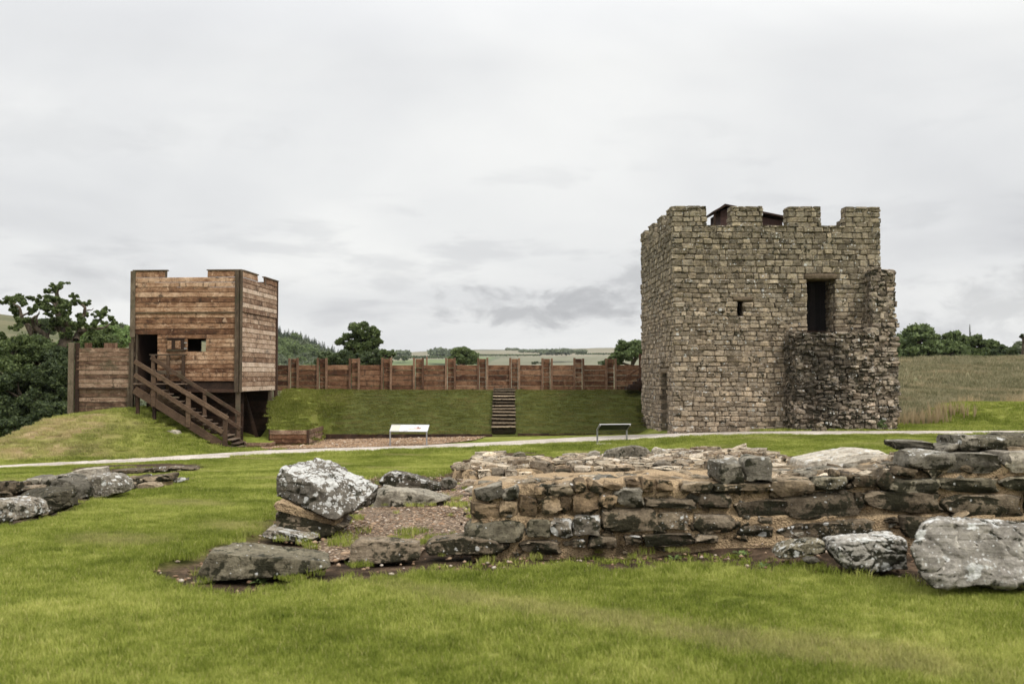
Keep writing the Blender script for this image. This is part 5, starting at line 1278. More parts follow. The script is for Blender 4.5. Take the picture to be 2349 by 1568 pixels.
# ---- big boulders at the lower right
yR = gp(2220, 1372).y
P = [((1520,880),.05),((1560,760),.10),((1610,700),.15),((1680,680),.2),((1850,700),.15),((2349,745),.15),((2700,800),.25),((2700,1180),.1),((2349,1150),-.05),((1700,1180),.0),((1600,1090),.0),
     ((1620,720),.7),((1800,680),.85),((2600,740),.85),((1600,1000),.7),((2650,1150),.8)]
block8('boulder', [q3(*p) for p, d in P], [yR + d for p, d in P], 'pale_boulder', 'biggest boulder, pale with many white lichen spots, at the lower right corner', amp=.035, freq=2.6, smooth=2, target=.03)
rock('boulder', [q3(*p) for p in ((990,880),(1020,850),(1120,830),(1525,822),(1535,930),(1540,1060),(1300,1075),(1060,1050),(1000,960))], gp(2000, 1316).y, .5, 'pale_boulder', 'middling rounded boulder just left of the biggest boulder, tan with moss', amp=.025, smooth=3)
rock('stone', [q3(*p) for p in ((565,960),(600,900),(700,860),(840,832),(915,850),(920,920),(800,950),(700,975),(600,985))], gp(1845, 1300).y, .32, 'mossy_stone', 'small mossy stone in the soil before the mortared wall, left of two boulders', cat='stone', amp=.02, smooth=3)
rock('stone', [q3(*p) for p in ((760,985),(800,960),(860,965),(880,990),(800,1010))], gp(1865, 1312).y, .15, 'grey_stone', 'little flat stone lying below the small mossy stone', cat='stone', amp=.008)

# ---- rear wall: broad spread of rubble in sandy mortar
YR0 = gp(1450, 1093).y
rear = empty('ruined_wall', (0, YR0, 0), label='broad low rubble wall in pale mortar crossing behind the gravel floor, beyond the front wall', cat='wall')
RO = Vector(rear.location)
def mound_core(name, poly_px, hgt, parent, mat='sandy_mortar', step=.09, seed=0, slope=.18):
    poly = wpoly(poly_px); px_ = [p[0] for p in poly]; py_ = [p[1] for p in poly]
    xs = np.arange(min(px_)-.2, max(px_)+.2, step); ys = np.arange(min(py_)-.2, max(py_)+.2, step); x, y = np.meshgrid(xs, ys)
    ins = inpoly(x, y, poly).astype(float)
    for _ in range(max(1, int(slope/step))): ins = np.where(ins > 0, np.minimum(ins, (blur(ins) + ins*1)/2), 0)
    hm = np.clip(ins*1.7 - .5, 0, 1); 
    nz = np.array([[noise.fractal(Vector((a*2.5, b*2.5, seed)), 1, 2, 4) for a in xs] for b in ys])
    z = G(x, y) - .10 + hm*(hgt + .10) + nz*.03*hm
    keep0 = inpoly(x, y, poly); id_ = np.arange(x.size).reshape(x.shape); k_ = keep0[:-1,:-1] | keep0[1:,1:] | keep0[1:,:-1] | keep0[:-1,1:]
    f = np.stack([id_[:-1,:-1], id_[:-1,1:], id_[1:,1:], id_[1:,:-1]], -1)[k_]; used = np.unique(f); rm = np.full(x.size, -1); rm[used] = np.arange(len(used))
    P_ = np.stack([x, y, z], -1).reshape(-1, 3)[used] - np.array(parent.location)
    mobj(name, mesh_np(name, P_, rm[f], True), MAT[mat], parent); return poly
def scatter(S, poly, n, smin, smax, hgt, parent, rn, flat=.35, edge_bonus=True):
    x0, x1 = min(p[0] for p in poly), max(p[0] for p in poly); y0, y1 = min(p[1] for p in poly), max(p[1] for p in poly); placed = []; tries = 0
    while len(placed) < n and tries < n*40:
        tries += 1; x = rn.uniform(x0, x1); y = rn.uniform(y0, y1); s = rn.uniform(smin, smax)
        if not inpoly(np.array([x]), np.array([y]), poly)[0]: continue
        if any((x-a)**2 + ((y-b)*1.0)**2 < ((s+c)*.40)**2 for a, b, c in placed): continue
        placed.append((x, y, s)); h = s*flat*rn.uniform(.7, 1.5)
        S.add(Vector((x, y, Gs(x, y) + hgt + rn.uniform(-.02, .04))) - Vector(parent.location), (s*rn.uniform(.9,1.35), s*rn.uniform(.7,1.0), h), Euler((rn.gauss(0,.12), rn.gauss(0,.12), rn.uniform(-.6,.6))).to_matrix(), rn)
def row_front(S, px, Yd, parent, rn, T=q2, dep=.3):
    for x0_, x1_, y0_, y1_ in px:
        (u0, v0), (u1, v1) = T(x0_, y0_), T(x1_, y1_); p0, p1 = at(u0, v1, Yd), at(u1, v0, Yd)
        S.add(Vector(((p0.x+p1.x)/2, Yd + dep/2, (p0.z+p1.z)/2)) - Vector(parent.location), ((p1.x-p0.x)*1.04, dep, (p1.z-p0.z)*1.08), Euler((rn.gauss(0,.06), rn.gauss(0,.05), rn.gauss(0,.08))).to_matrix(), rn, prio=5)
pm = mound_core('mortar_core', [q2(*p) for p in ((885,262),(1250,268),(1620,268),(1900,272),(2300,300),(2750,330),(2700,225),(2640,190),(2300,130),(2000,125),(1760,140),(1600,160),(1200,165),(1000,170),(915,190))], .13, rear, seed=3.3)
S = Stones(rear, RV, MAT['rubble_stone']); rr_ = random.Random(8)
scatter(S, pm, 280, .18, .42, .15, rear, rr_)
row_front(S, [(880,1010,213,266),(1030,1165,218,270),(1175,1252,222,280),(1255,1350,203,258),(1350,1472,205,256),(1478,1612,212,262),(1615,1835,222,268),(1850,2000,226,280)], YR0, rear, rr_)
S.finish(300)
MD = Stones(rear, RV, MAT['dark_stone'])
row_front(MD, [(890,1005,228,262),(1185,1245,232,276),(1260,1462,225,254),(1640,1820,238,266)], YR0-.05, rear, rr_); MD.finish(300)
yl = gp(1160, 1097).y
leftw = empty('ruined_wall', (at(1160, 1090, yl).x, yl, 0), label='stub of low rubble walling left of the big upright slab, running back towards the path', cat='wall')
p1_ = mound_core('mortar_core', [q2(*p) for p in ((110,290),(200,300),(480,300),(520,280),(530,205),(470,165),(390,160),(330,165),(260,215),(150,262))], .17, leftw, seed=1.3)
p2_ = mound_core('mortar_core', [q2(*p) for p in ((505,290),(600,302),(720,300),(860,290),(880,255),(860,235),(700,225),(590,218),(520,240))], .16, leftw, seed=5.3)
S = Stones(leftw, RV, MAT['rubble_stone']); scatter(S, p1_, 80, .16, .38, .18, leftw, rr_); scatter(S, p2_, 34, .22, .46, .17, leftw, rr_, .5)
row_front(S, [(210,290,250,300),(300,400,245,302),(405,500,230,300),(505,600,245,300),(610,710,262,305)], yl, leftw, rr_); S.finish(300)
rock('stone', [q2(*p) for p in ((255,195),(250,150),(270,138),(385,122),(398,150),(390,172),(320,180),(275,200))], gp(1105, 1063).y, .4, 'dark_stone', 'dark flat block at the grass edge, leftmost of the stones behind the gravel floor', cat='stone', amp=.014)
rock('stone', [q2(*p) for p in ((530,200),(535,160),(580,120),(620,108),(655,112),(668,150),(665,195),(600,205))], gp(1185, 1066).y, .4, 'mossy_stone', 'dark wedge shaped block standing alone on gravel left of the big upright slab', cat='stone', amp=.014)
yU = gp(1450, 1066).y
rock('stone_slab', [q2(*p) for p in ((1240,205),(1235,150),(1260,95),(1300,85),(1340,88),(1400,66),(1470,56),(1540,66),(1590,85),(1620,110),(1630,145),(1500,160),(1300,205))], yU, .35, 'grey_stone', 'big upright rounded grey slab standing behind the rubble wall', cat='boulder', amp=.02)
rock('stone_slab', [q2(*p) for p in ((1610,148),(1612,90),(1640,70),(1700,85),(1735,110),(1745,155),(1680,152))], yU+.1, .3, 'pale_stone', 'narrower pale upright stone immediately right of the big upright slab', cat='boulder', amp=.016)
rock('stone', [q2(*p) for p in ((1120,135),(1150,108),(1200,100),(1225,125),(1220,160),(1160,155))], yU+.1, .35, 'pale_stone', 'squarish pale stone left of the big upright slab on the rubble', cat='stone', amp=.014)
rock('stone', [q2(*p) for p in ((2010,140),(2030,108),(2120,100),(2250,115),(2240,150),(2120,160))], yU+.6, .35, 'dark_stone', 'dark topped stone lying on the rubble wall behind the two round cap stones', cat='stone', amp=.014)

# ---- ruins at the left edge
def lrock(poly, vb, dep, mat, label, cat='boulder', **k):
    pp = [q4(*p) for p in poly]; cu = sum(p[0] for p in pp)/len(pp); return rock('boulder', pp, gp(cu, vb).y, dep, mat, label, cat, **k)
lrock([(-200,800),(-200,600),(0,585),(60,590),(200,605),(255,640),(275,700),(272,755),(150,780),(0,805)], 1200, .55, 'lichen_stone', 'squared grey block at the left edge of the picture, nearest of the left ruins', amp=.018, smooth=2)
lrock([(270,745),(255,610),(300,585),(420,560),(540,520),(640,475),(672,520),(668,640),(520,700),(400,735)], 1182, .9, 'mossy_stone', 'long mossy block with black stained side, second from the left edge', bpoly=[q4(*p) for p in ((150,560),(250,490),(400,470),(560,465),(640,470),(660,560),(300,600))], amp=.025)
lrock([(280,750),(330,700),(380,700),(400,730),(350,750)], 1190, .2, 'dark_stone', 'tiny dark stone tucked under the long mossy block', 'stone', amp=.01)
lrock([(435,470),(480,405),(540,375),(600,385),(700,430),(765,490),(770,580),(700,590),(670,560),(660,470),(560,480)], 1150, .7, 'grey_stone', 'rounded grey hump of stone between the mossy block and the white spotted boulder', amp=.02, smooth=3)
lrock([(650,400),(690,375),(830,370),(960,365),(1040,400),(1085,460),(1090,530),(1000,555),(900,570),(850,590),(830,520),(760,480)], 1146, .8, 'pale_stone', 'round boulder spotted with white lichen in the middle of the left ruins', amp=.028, smooth=3)
lrock([(755,590),(760,520),(800,470),(835,490),(845,580)], 1148, .3, 'dark_stone', 'dark upright stone squeezed left of the white spotted boulder', 'stone', amp=.015)
lrock([(540,370),(600,350),(700,310),(800,290),(965,275),(970,340),(930,365),(800,370),(650,380)], gp and 1100, .45, 'pale_stone', 'pale tilted slab rising behind the white spotted boulder', 'stone slab', amp=.014)
lrock([(980,385),(1000,360),(1080,345),(1105,360),(1100,390),(1040,400)], 1104, .4, 'pale_stone', 'small pale stone right of the tilted slab', 'stone', amp=.012)
lrock([(970,352),(970,322),(1100,305),(1250,300),(1360,300),(1355,330),(1250,340),(1100,350)], 1089, .7, 'ruin_stone', 'flat brown slab in the far trench of the left ruins', 'stone slab', amp=.012)
lrock([(1200,480),(1215,440),(1240,432),(1262,450),(1260,485)], 1124, .2, 'dark_stone', 'pointed little stone set below the row of squared blocks', 'stone', amp=.01)
lrock([(1270,470),(1280,440),(1360,425),(1450,440),(1480,470),(1460,500),(1350,490)], 1126, .4, 'ruin_stone', 'flat brown stone lying in front of the row of squared blocks', 'stone', amp=.012)
lrock([(1550,420),(1560,395),(1640,380),(1690,385),(1740,400),(1650,430),(1580,440)], 1111, .4, 'lichen_stone', 'low lichened stone ending the row of squared blocks on the right', 'stone', amp=.012)
def left_row(label, px_list, vb, mat, dep, core=None):
    pp = [q4(x, y) for x0_, x1_, y0_, y1_ in px_list for x, y in ((x0_, y0_), (x1_, y1_))]; cu = sum(p[0] for p in pp)/len(pp); Yd = gp(cu, vb).y
    r_ = empty('ruined_wall', (at(pp[0][0], vb, Yd).x, Yd, 0), label=label, cat='wall'); S_ = Stones(r_, BV, MAT[mat])
    for x0_, x1_, y0_, y1_ in px_list:
        (u0, v0), (u1, v1) = q4(x0_, y0_), q4(x1_, y1_); p0, p1 = at(u0, v1, Yd), at(u1, v0, Yd)
        S_.add(Vector(((p0.x+p1.x)/2, Yd+dep/2, (p0.z+p1.z)/2)) - Vector(r_.location), ((p1.x-p0.x)*1.03, dep, (p1.z-p0.z)*1.08), Euler((rr_.gauss(0,.04), rr_.gauss(0,.04), rr_.gauss(0,.05))).to_matrix(), rr_)
    S_.finish(300)
    us = [q4(*p)[0] for b_ in px_list for p in ((b_[0], b_[2]), (b_[1], b_[2]))]; n_ = len(px_list)
    for b_ in px_list:
        (u0, v0), (u1, v1) = q4(b_[0], b_[2]), q4(b_[1], b_[3]); p0, p1 = at(u0, v1+2, Yd+.05), at(u1, v0+1.5, Yd+.05)
        q_ = MB(); q_.box(p0.x - r_.location.x+.06, p1.x - r_.location.x-.06, .09, dep-.05, p0.z-.15, p1.z-.03, .02); q_.build('mortar', MAT['sandy_mortar'], r_)
left_row('row of squared stones in mortar running right from behind the white spotted boulder', [(1055,1140,400,470),(1140,1240,385,450),(1240,1345,372,440),(1345,1480,368,425),(1480,1590,352,410),(1130,1230,455,500)], 1122, 'ruin_stone', .5)
left_row('short run of dark squared stones behind the grey hump at the left', [(185,260,410,460),(255,385,375,465),(385,540,370,465),(540,640,350,400)], 1119, 'grey_stone', .5)
left_row('low line of dark stones along the far trench of the left ruins', [(1370,1470,290,335),(1470,1580,280,325),(1580,1700,275,312),(1700,1830,278,305)], 1084, 'dark_stone', .4)
left_row('low mortared line of stones at the left edge behind the nearest block', [(-120,30,425,520),(30,180,430,540),(-120,100,490,545),(180,300,470,520)], 1138, 'dark_stone', .5)
# distant stones and a white stone on the mound
for u, v, s, m_, lb in ((655,1075,0,'pale_stone',''),):
    pass
p = gp(390, 991); rock('stone', [(372,994),(385,984),(405,988),(412,998),(395,1001)], p.y, .5, 'pale_stone', 'flat whitish stone half buried in the grass mound below the stair', cat='stone', amp=.01)
fs = [(2262, 958), (2274, 955), (2287, 957), (2300, 956)]
for i, (u, v) in enumerate(fs):
    p = at(u, v, 43.5); rock('stone', [(u-6, v+5), (u-5, v-2), (u, v-4), (u+5, v-2), (u+6, v+4)], 43.5, .4, 'grey_stone', 'small grey stone of a ruined footing at the top of the green bank, far right', cat='stone', group='stones of the footing on the green bank', amp=.03)
# ================================================================ PLANTS
def leaves_mesh(name, clumps, n, size, seed, flat=.8, shell=.55):
    """small leaf sprays: clumps = [(centre, (rx, ry, rz), weight)]"""
    g = np.random.default_rng(seed); C_ = np.array([c for c, r, w_ in clumps], float); Rr = np.array([r for c, r, w_ in clumps], float); W_ = np.array([w_ for c, r, w_ in clumps], float); W_ /= W_.sum()
    k = g.choice(len(clumps), n, p=W_); d = g.normal(size=(n, 3)); d /= np.linalg.norm(d, axis=1, keepdims=True)
    rad = (shell + (1-shell)*g.random(n)) ** 1.0 * (1 + .20*g.normal(size=n)); P = C_[k] + d * Rr[k] * rad[:, None]
    nrm = d + g.normal(size=(n, 3))*.75; nrm /= np.linalg.norm(nrm, axis=1, keepdims=True)
    a = np.cross(nrm, g.normal(size=(n, 3))); a /= np.linalg.norm(a, axis=1, keepdims=True); b = np.cross(nrm, a)
    s = (size * g.uniform(.6, 1.35, n))[:, None]
    v0 = P - a*s; v1 = P + b*s*.62; v2 = P + a*s; v3 = P - b*s*.62
    V = np.stack([v0, v1, v2, v3], 1).reshape(-1, 3); Fc = np.arange(4*n).reshape(-1, 4)
    return mesh_np(name, V, Fc)
def subclumps(c, r, k, rn, sub=.36, low=-.75, hollow=.80):
    out = []
    for _ in range(k):
        while True:
            d = Vector((rn.gauss(0, 1), rn.gauss(0, 1), rn.gauss(0, 1))).normalized()
            if d.z > low: break
        q = hollow + rn.uniform(-.25, .15); s = sub * rn.uniform(.6, 1.35); m_ = (r[0]+r[1]+r[2])/3
        out.append((Vector(c) + Vector((d.x*r[0], d.y*r[1], d.z*r[2]))*q, (m_*s, m_*s, m_*s*.75), s*s))
    return out
def limb(V, Fc, p, q, r0, r1, rn, bend=.15, n=6, seg=7):
    p, q = Vector(p), Vector(q); L = (q-p).length; side = Vector((rn.uniform(-1,1), rn.uniform(-1,1), rn.uniform(-.3,.6))) * L*bend
    pts = []; rs = []
    for i in range(n+1):
        t = i/n; pts.append(p.lerp(q, t) + side*math.sin(math.pi*t) + Vector((rn.gauss(0,1), rn.gauss(0,1), rn.gauss(0,1)))*L*.012*(0 < i < n)); rs.append(r0 + (r1-r0)*t)
    tube_mesh(pts, rs, seg, V, Fc); return pts
def tree(name, base, blobs, n, size, leaf, label, seed, trunk_r=.3, group=None, cat='tree', sub=.36, kk=26, shell=.3, limbs=None, lowtrunk=None):
    """blobs: [(centre, (rx,ry,rz))] in world metres"""
    rn = random.Random(seed); root = empty(name, base, label=label, cat=cat, group=group); B = Vector(base); cl = []
    V, Fc = [], []; top = max(blobs, key=lambda b: b[0][2] + b[1][2]*.3); tc_ = Vector(top[0]) - B
    fork = Vector((tc_.x*.35, tc_.y*.35, max(.5, tc_.z*.42)))
    tube_mesh([(0,0,-.4), (tc_.x*.05, tc_.y*.05, fork.z*.35), fork*.8 + Vector((0,0,fork.z*.1)), fork], [trunk_r*1.25, trunk_r, trunk_r*.85, trunk_r*.75], 10, V, Fc)
    limb(V, Fc, fork, tc_ + Vector((0,0,top[1][2]*.5)), trunk_r*.7, .03, rn)
    for c, r in blobs:
        c_ = Vector(c) - B; limb(V, Fc, fork, c_, trunk_r*.55, .05, rn)
        sc_ = subclumps(c_, r, kk, rn, sub)
        for s_ in sc_[::3]: limb(V, Fc, c_ - Vector((0,0,r[2]*.3)), s_[0], .05+trunk_r*.12, .015, rn, .12, 4, 5)
        cl += [(p_, q_, w_*(r[0]*r[2])) for p_, q_, w_ in sc_]
    mobj('trunk', mesh_np('trunk', V, Fc, True), MAT['bark'], root)
    mobj('crown', leaves_mesh('crown', cl, n, size, seed, shell=shell), MAT[leaf], root); return root
def pb(U, V, Yd, rx, rz, ry=None):
    c = at(U, V, Yd); s = Yd/F; return (tuple(c), (rx*s, (ry or rx)*s, rz*s))

# ---- the gnarled oak at the left: limbs traced as 3-D paths, foliage in separate pads
def d3(x, y): return (.1536*x, 619.4 + .1536*y)
YO = 50.0; ob = at(70, 985, YO); ob.z = Gs(ob.x, ob.y) - .2
oak = empty('oak_tree', ob, label='gnarled old oak with twisting limbs and separate leaf pads against the sky at left', cat='tree')
V, Fc = [], []; ro = random.Random(4)
def opath(px, r0, r1, dy=0):
    pts = []
    for i, (x, y) in enumerate(px):
        t = i/(len(px)-1); q_ = at(*d3(x, y), YO + dy*t) - ob; pts.append(q_ + Vector((0, ro.gauss(0, .06), 0)))
    # subdivide with kinks
    fine = [pts[0]]
    for a, b in zip(pts, pts[1:]):
        for k in (1, 2, 3): 
            q_ = a.lerp(b, k/3); 
            if k < 3: q_ = q_ + Vector((ro.gauss(0,1), ro.gauss(0,1), ro.gauss(0,1)))*(b-a).length*.035
            fine.append(q_)
    n_ = len(fine); tube_mesh(fine, [r0 + (r1-r0)*i/(n_-1) for i in range(n_)], 8, V, Fc); return fine
tips = []
opath([(450,2600),(560,2200),(700,1750),(830,1400),(880,1300)], .75, .45)
opath([(860,1320),(960,1150),(990,1020),(950,900),(890,850),(900,700),(860,560),(840,420),(860,300),(930,250)], .40, .04, 1.0)
opath([(990,1020),(1030,850),(960,760)], .22, .09, -.8)
opath([(880,1310),(740,1130),(640,960),(500,850),(480,730),(560,640)], .24, .03, -1.5)
opath([(560,1330),(610,1150),(560,1050),(490,1000),(500,900),(620,820)], .32, .06, -.5)
opath([(500,1000),(400,800),(320,700),(300,550),(180,490)], .15, .03, .6)
opath([(1140,1050),(1150,970),(1260,900),(1380,880),(1560,860),(1640,800)], .16, .04, 1.2)
opath([(1200,930),(1170,800),(1240,680),(1280,560),(1200,500),(1060,400)], .13, .03, .4)
opath([(950,1240),(1080,1120),(1140,1040),(1150,960)], .20, .15, .8)
opath([(1380,880),(1480,760),(1500,650),(1570,590)], .08, .025, .4)
opath([(860,560),(700,420),(600,390),(560,360)], .06, .015, .8)
opath([(860,300),(780,340),(700,330)], .045, .02, .4); opath([(640,960),(560,740),(600,620)], .07, .02, .3)
opath([(300,700),(420,640),(440,560)], .06, .02, .3); opath([(1280,600),(1370,600),(1400,570)], .04, .012, .3)
opath([(620,960),(720,950),(760,890)], .06, .02, -.6)
mobj('trunk', mesh_np('trunk', V, Fc, True), MAT['bark'], oak)
pads = [(930,215,95,45),(800,240,70,40),(700,300,55,45),(790,310,45,30),(140,420,110,70),(270,420,110,80),(60,480,60,50),(330,480,70,60),(200,560,70,60),(440,410,60,30),(560,430,60,50),(580,500,80,60),(680,480,60,60),(800,440,110,60),(720,540,90,60),(920,470,90,80),(780,600,130,60),(980,560,80,100),(1010,650,80,110),(1080,380,55,35),(1130,400,45,35),(1140,470,90,45),(1280,500,75,45),(1180,680,80,50),(1300,660,60,45),
        (250,640,70,90),(300,760,110,90),(260,860,80,60),(440,590,40,40),(460,650,50,35),(540,580,45,40),(820,740,90,60),(800,830,90,70),(960,830,120,90),(1000,930,90,80),(980,1010,60,50),(1130,780,100,80),(1270,790,110,80),(1340,900,60,50),(1130,880,60,50),(1540,630,90,50),(1480,700,60,50),(1580,580,45,35),(1660,720,70,50),(1700,780,55,50),(1540,780,60,40),(1620,900,80,50),
        (560,780,60,50),(600,850,50,50),(480,810,60,40),(1400,800,60,60),(60,1000,90,70),(1000,740,70,70),(880,900,60,50)]
cl = []
for x, y, rx, rz in pads:
    c = at(*d3(x, y), YO + ro.uniform(-1.4, 1.4)) - ob; s = .1536*YO/F*.95
    for k in range(7): cl.append((c + Vector((ro.gauss(0,.5)*rx*s, ro.gauss(0,.55)*rx*s, ro.gauss(0,.45)*rz*s)), (rx*s*.42, rx*s*.45, rz*s*.42), rx*rz))
mobj('crown', leaves_mesh('crown', cl, 46000, .062, 3, shell=.1), MAT['oak_leaf'], oak)
# dark undergrowth trees below the oak
def bush(U, V, Yd, rx, rz, leaf, label, seed, n=9000, size=.11, name='broadleaf_tree', kk=34, base_drop=1.0, extra=(), group=None, sub=.30, tr=.2):
    n = int(n*2.3); size = size*.64; kk = int(kk*1.3); sub = sub*.88
    blobs = [pb(U, V, Yd, rx, rz)] + [pb(*e_) for e_ in extra]; c = Vector(blobs[0][0]); zmin = min(b[0][2]-b[1][2] for b in blobs)
    return tree(name, (c.x, c.y, zmin - base_drop), blobs, n, size, leaf, label, seed, tr, group, sub=sub, kk=kk)
bush(30, 810, 47.5, 60, 40, 'oak_leaf', 'dark bushy tree rising at the left edge below the gnarled oak', 5, 14000, extra=((20,860,47,70,45),))
bush(60, 905, 46.5, 85, 60, 'dark_leaf', 'dense dark mass of foliage beneath the old oak, left of the palisade', 6, 18000, extra=((130,880,47,55,60),(20,950,46,60,50)))
bush(125, 960, 45.2, 60, 45, 'dark_leaf', 'dark shrubby tree just beside the left end of the short palisade', 7, 12000, name='shrub', extra=((110,1000,44.5,60,30),))
bush(25, 990, 44, 60, 35, 'dark_leaf', 'low dark shrub behind the left edge of the grass mound', 8, 10000, name='shrub')
bush(85, 800, 49, 45, 35, 'mid_leaf', 'lighter green bushy growth around the lower limbs of the oak', 9, 9000, name='shrub')
bush(145, 830, 48.5, 45, 45, 'dark_leaf', 'dark foliage clump between the oak trunks and the palisade top', 10, 10000, name='shrub')
bush(230, 785, 60, 45, 26, 'oak_leaf', 'dark green tree top showing above the short palisade', 12, 9000, .12)
bush(245, 775, 110, 60, 30, 'bright_leaf', 'brighter green bushes farther off above the short palisade', 13, 8000, .22, name='shrub', extra=((285,780,110,40,30),(180,790,110,50,25)))
bush(285, 760, 130, 25, 20, 'far_leaf', 'grey green thorn tree beside the left post of the timber tower, farther off', 14, 5000, .20, name='shrub', extra=((262,765,130,22,14),))
bush(110, 752, 140, 22, 26, 'dark_leaf', 'dark bluish bush on the moor slope seen through the oak limbs', 15, 4000, .2, name='shrub')
# ---- middle: the tall oak behind the palisade
tree('oak_tree', tuple(at(835, 900, 88)), [pb(828, 762, 88, 36, 22), pb(800, 782, 88, 30, 20), pb(856, 778, 88, 24, 24), pb(830, 800, 88, 40, 22)], 22000, .115, 'oak_leaf', 'tall round headed oak rising above the palisade, right of the timber tower', 21, .5, sub=.24, kk=34, shell=.35)
bush(790, 830, 80, 50, 24, 'dark_leaf', 'broad dark tree at the left foot of the tall oak behind the palisade', 22, 12000, .17, extra=((750,828,82,26,20),(840,832,81,40,20)))
bush(868, 822, 80, 26, 18, 'dark_leaf', 'dark lower tree at the right foot of the tall oak', 23, 6000, .16)
bush(888, 822, 74, 14, 16, 'mid_leaf', 'thin straggly tree right of the tall oak, sky showing through it', 24, 1500, .13, name='sapling', kk=14, extra=((898,812,74,9,10),(880,808,74,8,8)))
bush(1063, 818, 120, 32, 18, 'mid_leaf', 'small round topped tree alone behind the middle of the palisade', 25, 9000, .24, extra=((1064,806,120,20,9),(1048,826,120,18,12),(1080,826,120,18,12)))
bush(1442, 806, 75, 34, 26, 'mid_leaf', 'rounded bushy tree right behind the palisade beside the stone tower', 26, 11000, .16, extra=((1410,825,75,18,14),(1462,800,75,22,24)))
bush(1392, 833, 80, 10, 8, 'dark_leaf', 'small dark shrub peeping over the palisade near the stone tower', 27, 1500, .14, name='shrub')
# ---- trees on the right behind the pasture
gy_ = 99
specs = [(2105,788,50,46,'mid_leaf','largest broad tree right of the stone tower, its crown loose at the top'),(2075,800,30,36,'dark_leaf','dark tree directly behind the right edge of the stone tower'),(2165,800,32,34,'oak_leaf','dark rounded tree next right of the largest broad tree'),(2195,796,26,36,'mid_leaf','mid green tree left of the thin fir spire'),(2240,800,32,30,'oak_leaf','bushy tree right under the thin fir spire'),(2272,805,26,26,'mid_leaf','smaller pointed tree right of the fir spire'),(2305,812,28,20,'dark_leaf','low dark tree near the right edge above the pasture'),(2345,808,26,22,'far_leaf','greyish tree cut by the right edge of the picture'),(2400,800,40,30,'oak_leaf','tree beyond the right edge')]
for i, (u, v, rx, rz, lf, lb) in enumerate(specs[:-1]):
    dd_ = gy_ + (i % 3)*2; bush(u, v, dd_, rx, rz, lf, lb, 40+i, 7000, .26, kk=30, base_drop=.4, sub=.30, extra=((u-rx*.5, v+14, dd_-1, rx*.6, rz*.55),(u+rx*.5, v+16, dd_-1, rx*.6, rz*.5)))
bush(2348, 772, 97, 9, 9, 'dark_leaf', 'lone dark twig top against the sky at the right edge', 60, 500, .18, name='sapling', kk=8)
def conifer_mesh(n, seed, size=.12, slim=.22):
    """unit height"""
    g = np.random.default_rng(seed); z = g.random(n)**1.25; ang = g.uniform(0, 6.283, n); lay = np.sin(z*60)*.25 + .85; r = (1-z)*slim*lay*np.sqrt(g.uniform(.25, 1, n)) + .008
    P = np.stack([np.cos(ang)*r, np.sin(ang)*r, z - r*.35], -1); d = np.stack([np.cos(ang), np.sin(ang), -.25 + 0*z], -1); d += g.normal(size=d.shape)*.25
    t = np.stack([-np.sin(ang), np.cos(ang), 0*z], -1); s = (size*(.35 + (1-z))*g.uniform(.6, 1.2, n))[:, None]
    V = np.stack([P - d*s*.3, P + t*s*.35, P + d*s*.8, P - t*s*.35], 1).reshape(-1, 3); return mesh_np('conifer', V, np.arange(4*n).reshape(-1, 4))
cm = [conifer_mesh(700, i, .09, .20) for i in range(4)]
for m_ in cm: m_.materials.append(MAT['conifer_leaf'])
p = at(2225, 760, 103); sp_ = empty('fir_tree', (p.x, p.y, 2.0), label='thin ragged fir spire poking above the trees right of the stone tower', cat='tree')
o = link(bpy.data.objects.new('crown', cm[0]), sp_); o.scale = (2.4, 2.4, at(2225, 748, 103).z - 2.0); V, Fc = tube_mesh([(0,0,-.5), (0,0,5)], [.15, .03], 6); mobj('trunk', mesh_np('trunk', V, Fc, True), MAT['bark'], sp_)
# ---- hills
def hill(name, crest, Yc, Yf, mat, zf=-12, rough_=0., seed=1, n=120, k=24, tail=1.0, power=.8):
    us = np.linspace(crest[0][0], crest[-1][0], n); vs = np.interp(us, [a for a, b in crest], [b for a, b in crest]); V = []
    for u, v in zip(us, vs):
        c = at(u, v, Yc); foot = Vector((c.x*Yf/Yc, Yf, zf))
        for j in range(k+5):
            t = j/k
            if t <= 1: z = foot.z + (c.z - foot.z)*(t**power) ; x = foot.x + (c.x-foot.x)*t; y = Yf + (Yc-Yf)*t
            else: z = c.z - (c.z+14)*((t-1)*k/4)**1.5; x = c.x*(1+(t-1)*.8); y = Yc*(1+(t-1)*.8)
            nzv = noise.fractal(Vector((x/Yc*9, y/Yc*9, seed)), 1, 2, 5)*rough_*math.sin(math.pi*min(t, 1))
            V.append((x, y, z + nzv))
    K_ = k+5; Fq = [(i*K_+j, (i+1)*K_+j, (i+1)*K_+j+1, i*K_+j+1) for i in range(n-1) for j in range(K_-1)]
    o = mobj(name, mesh_np(name, V, Fq, True), MAT[mat]); tag(o, kind='structure'); return o
def hz_at(crest, u, Yc, Yf, zf, t, power=.8):
    v = float(np.interp(u, [a for a, b in crest], [b for a, b in crest])); c = at(u, v, Yc); return Vector((c.x*(Yf + (Yc-Yf)*t)/Yc, Yf + (Yc-Yf)*t, zf + (c.z-zf)*t**power))
cr1 = [(-900,690),(-400,700),(-100,708),(0,720),(60,728),(120,737),(200,744),(260,748),(303,752),(420,775),(600,812),(760,840)]
hill('hill', cr1, 420, 130, 'moor', -12, 3, 2)
cr2 = [(300,752),(420,748),(520,752),(600,757),(640,768),(700,788),(760,812),(810,832),(860,845),(1000,870)]
hill('hill', cr2, 700, 250, 'wood_floor', -14, 2, 3)
cr3 = [(500,812),(760,812),(905,808),(1000,806),(1200,803),(1380,797.5),(1475,797),(1600,798),(1900,806),(2400,812),(3000,815)]
hill('hill', cr3, 2300, 420, 'far_fields', -14, 4, 5, 160, 40, power=1.1)
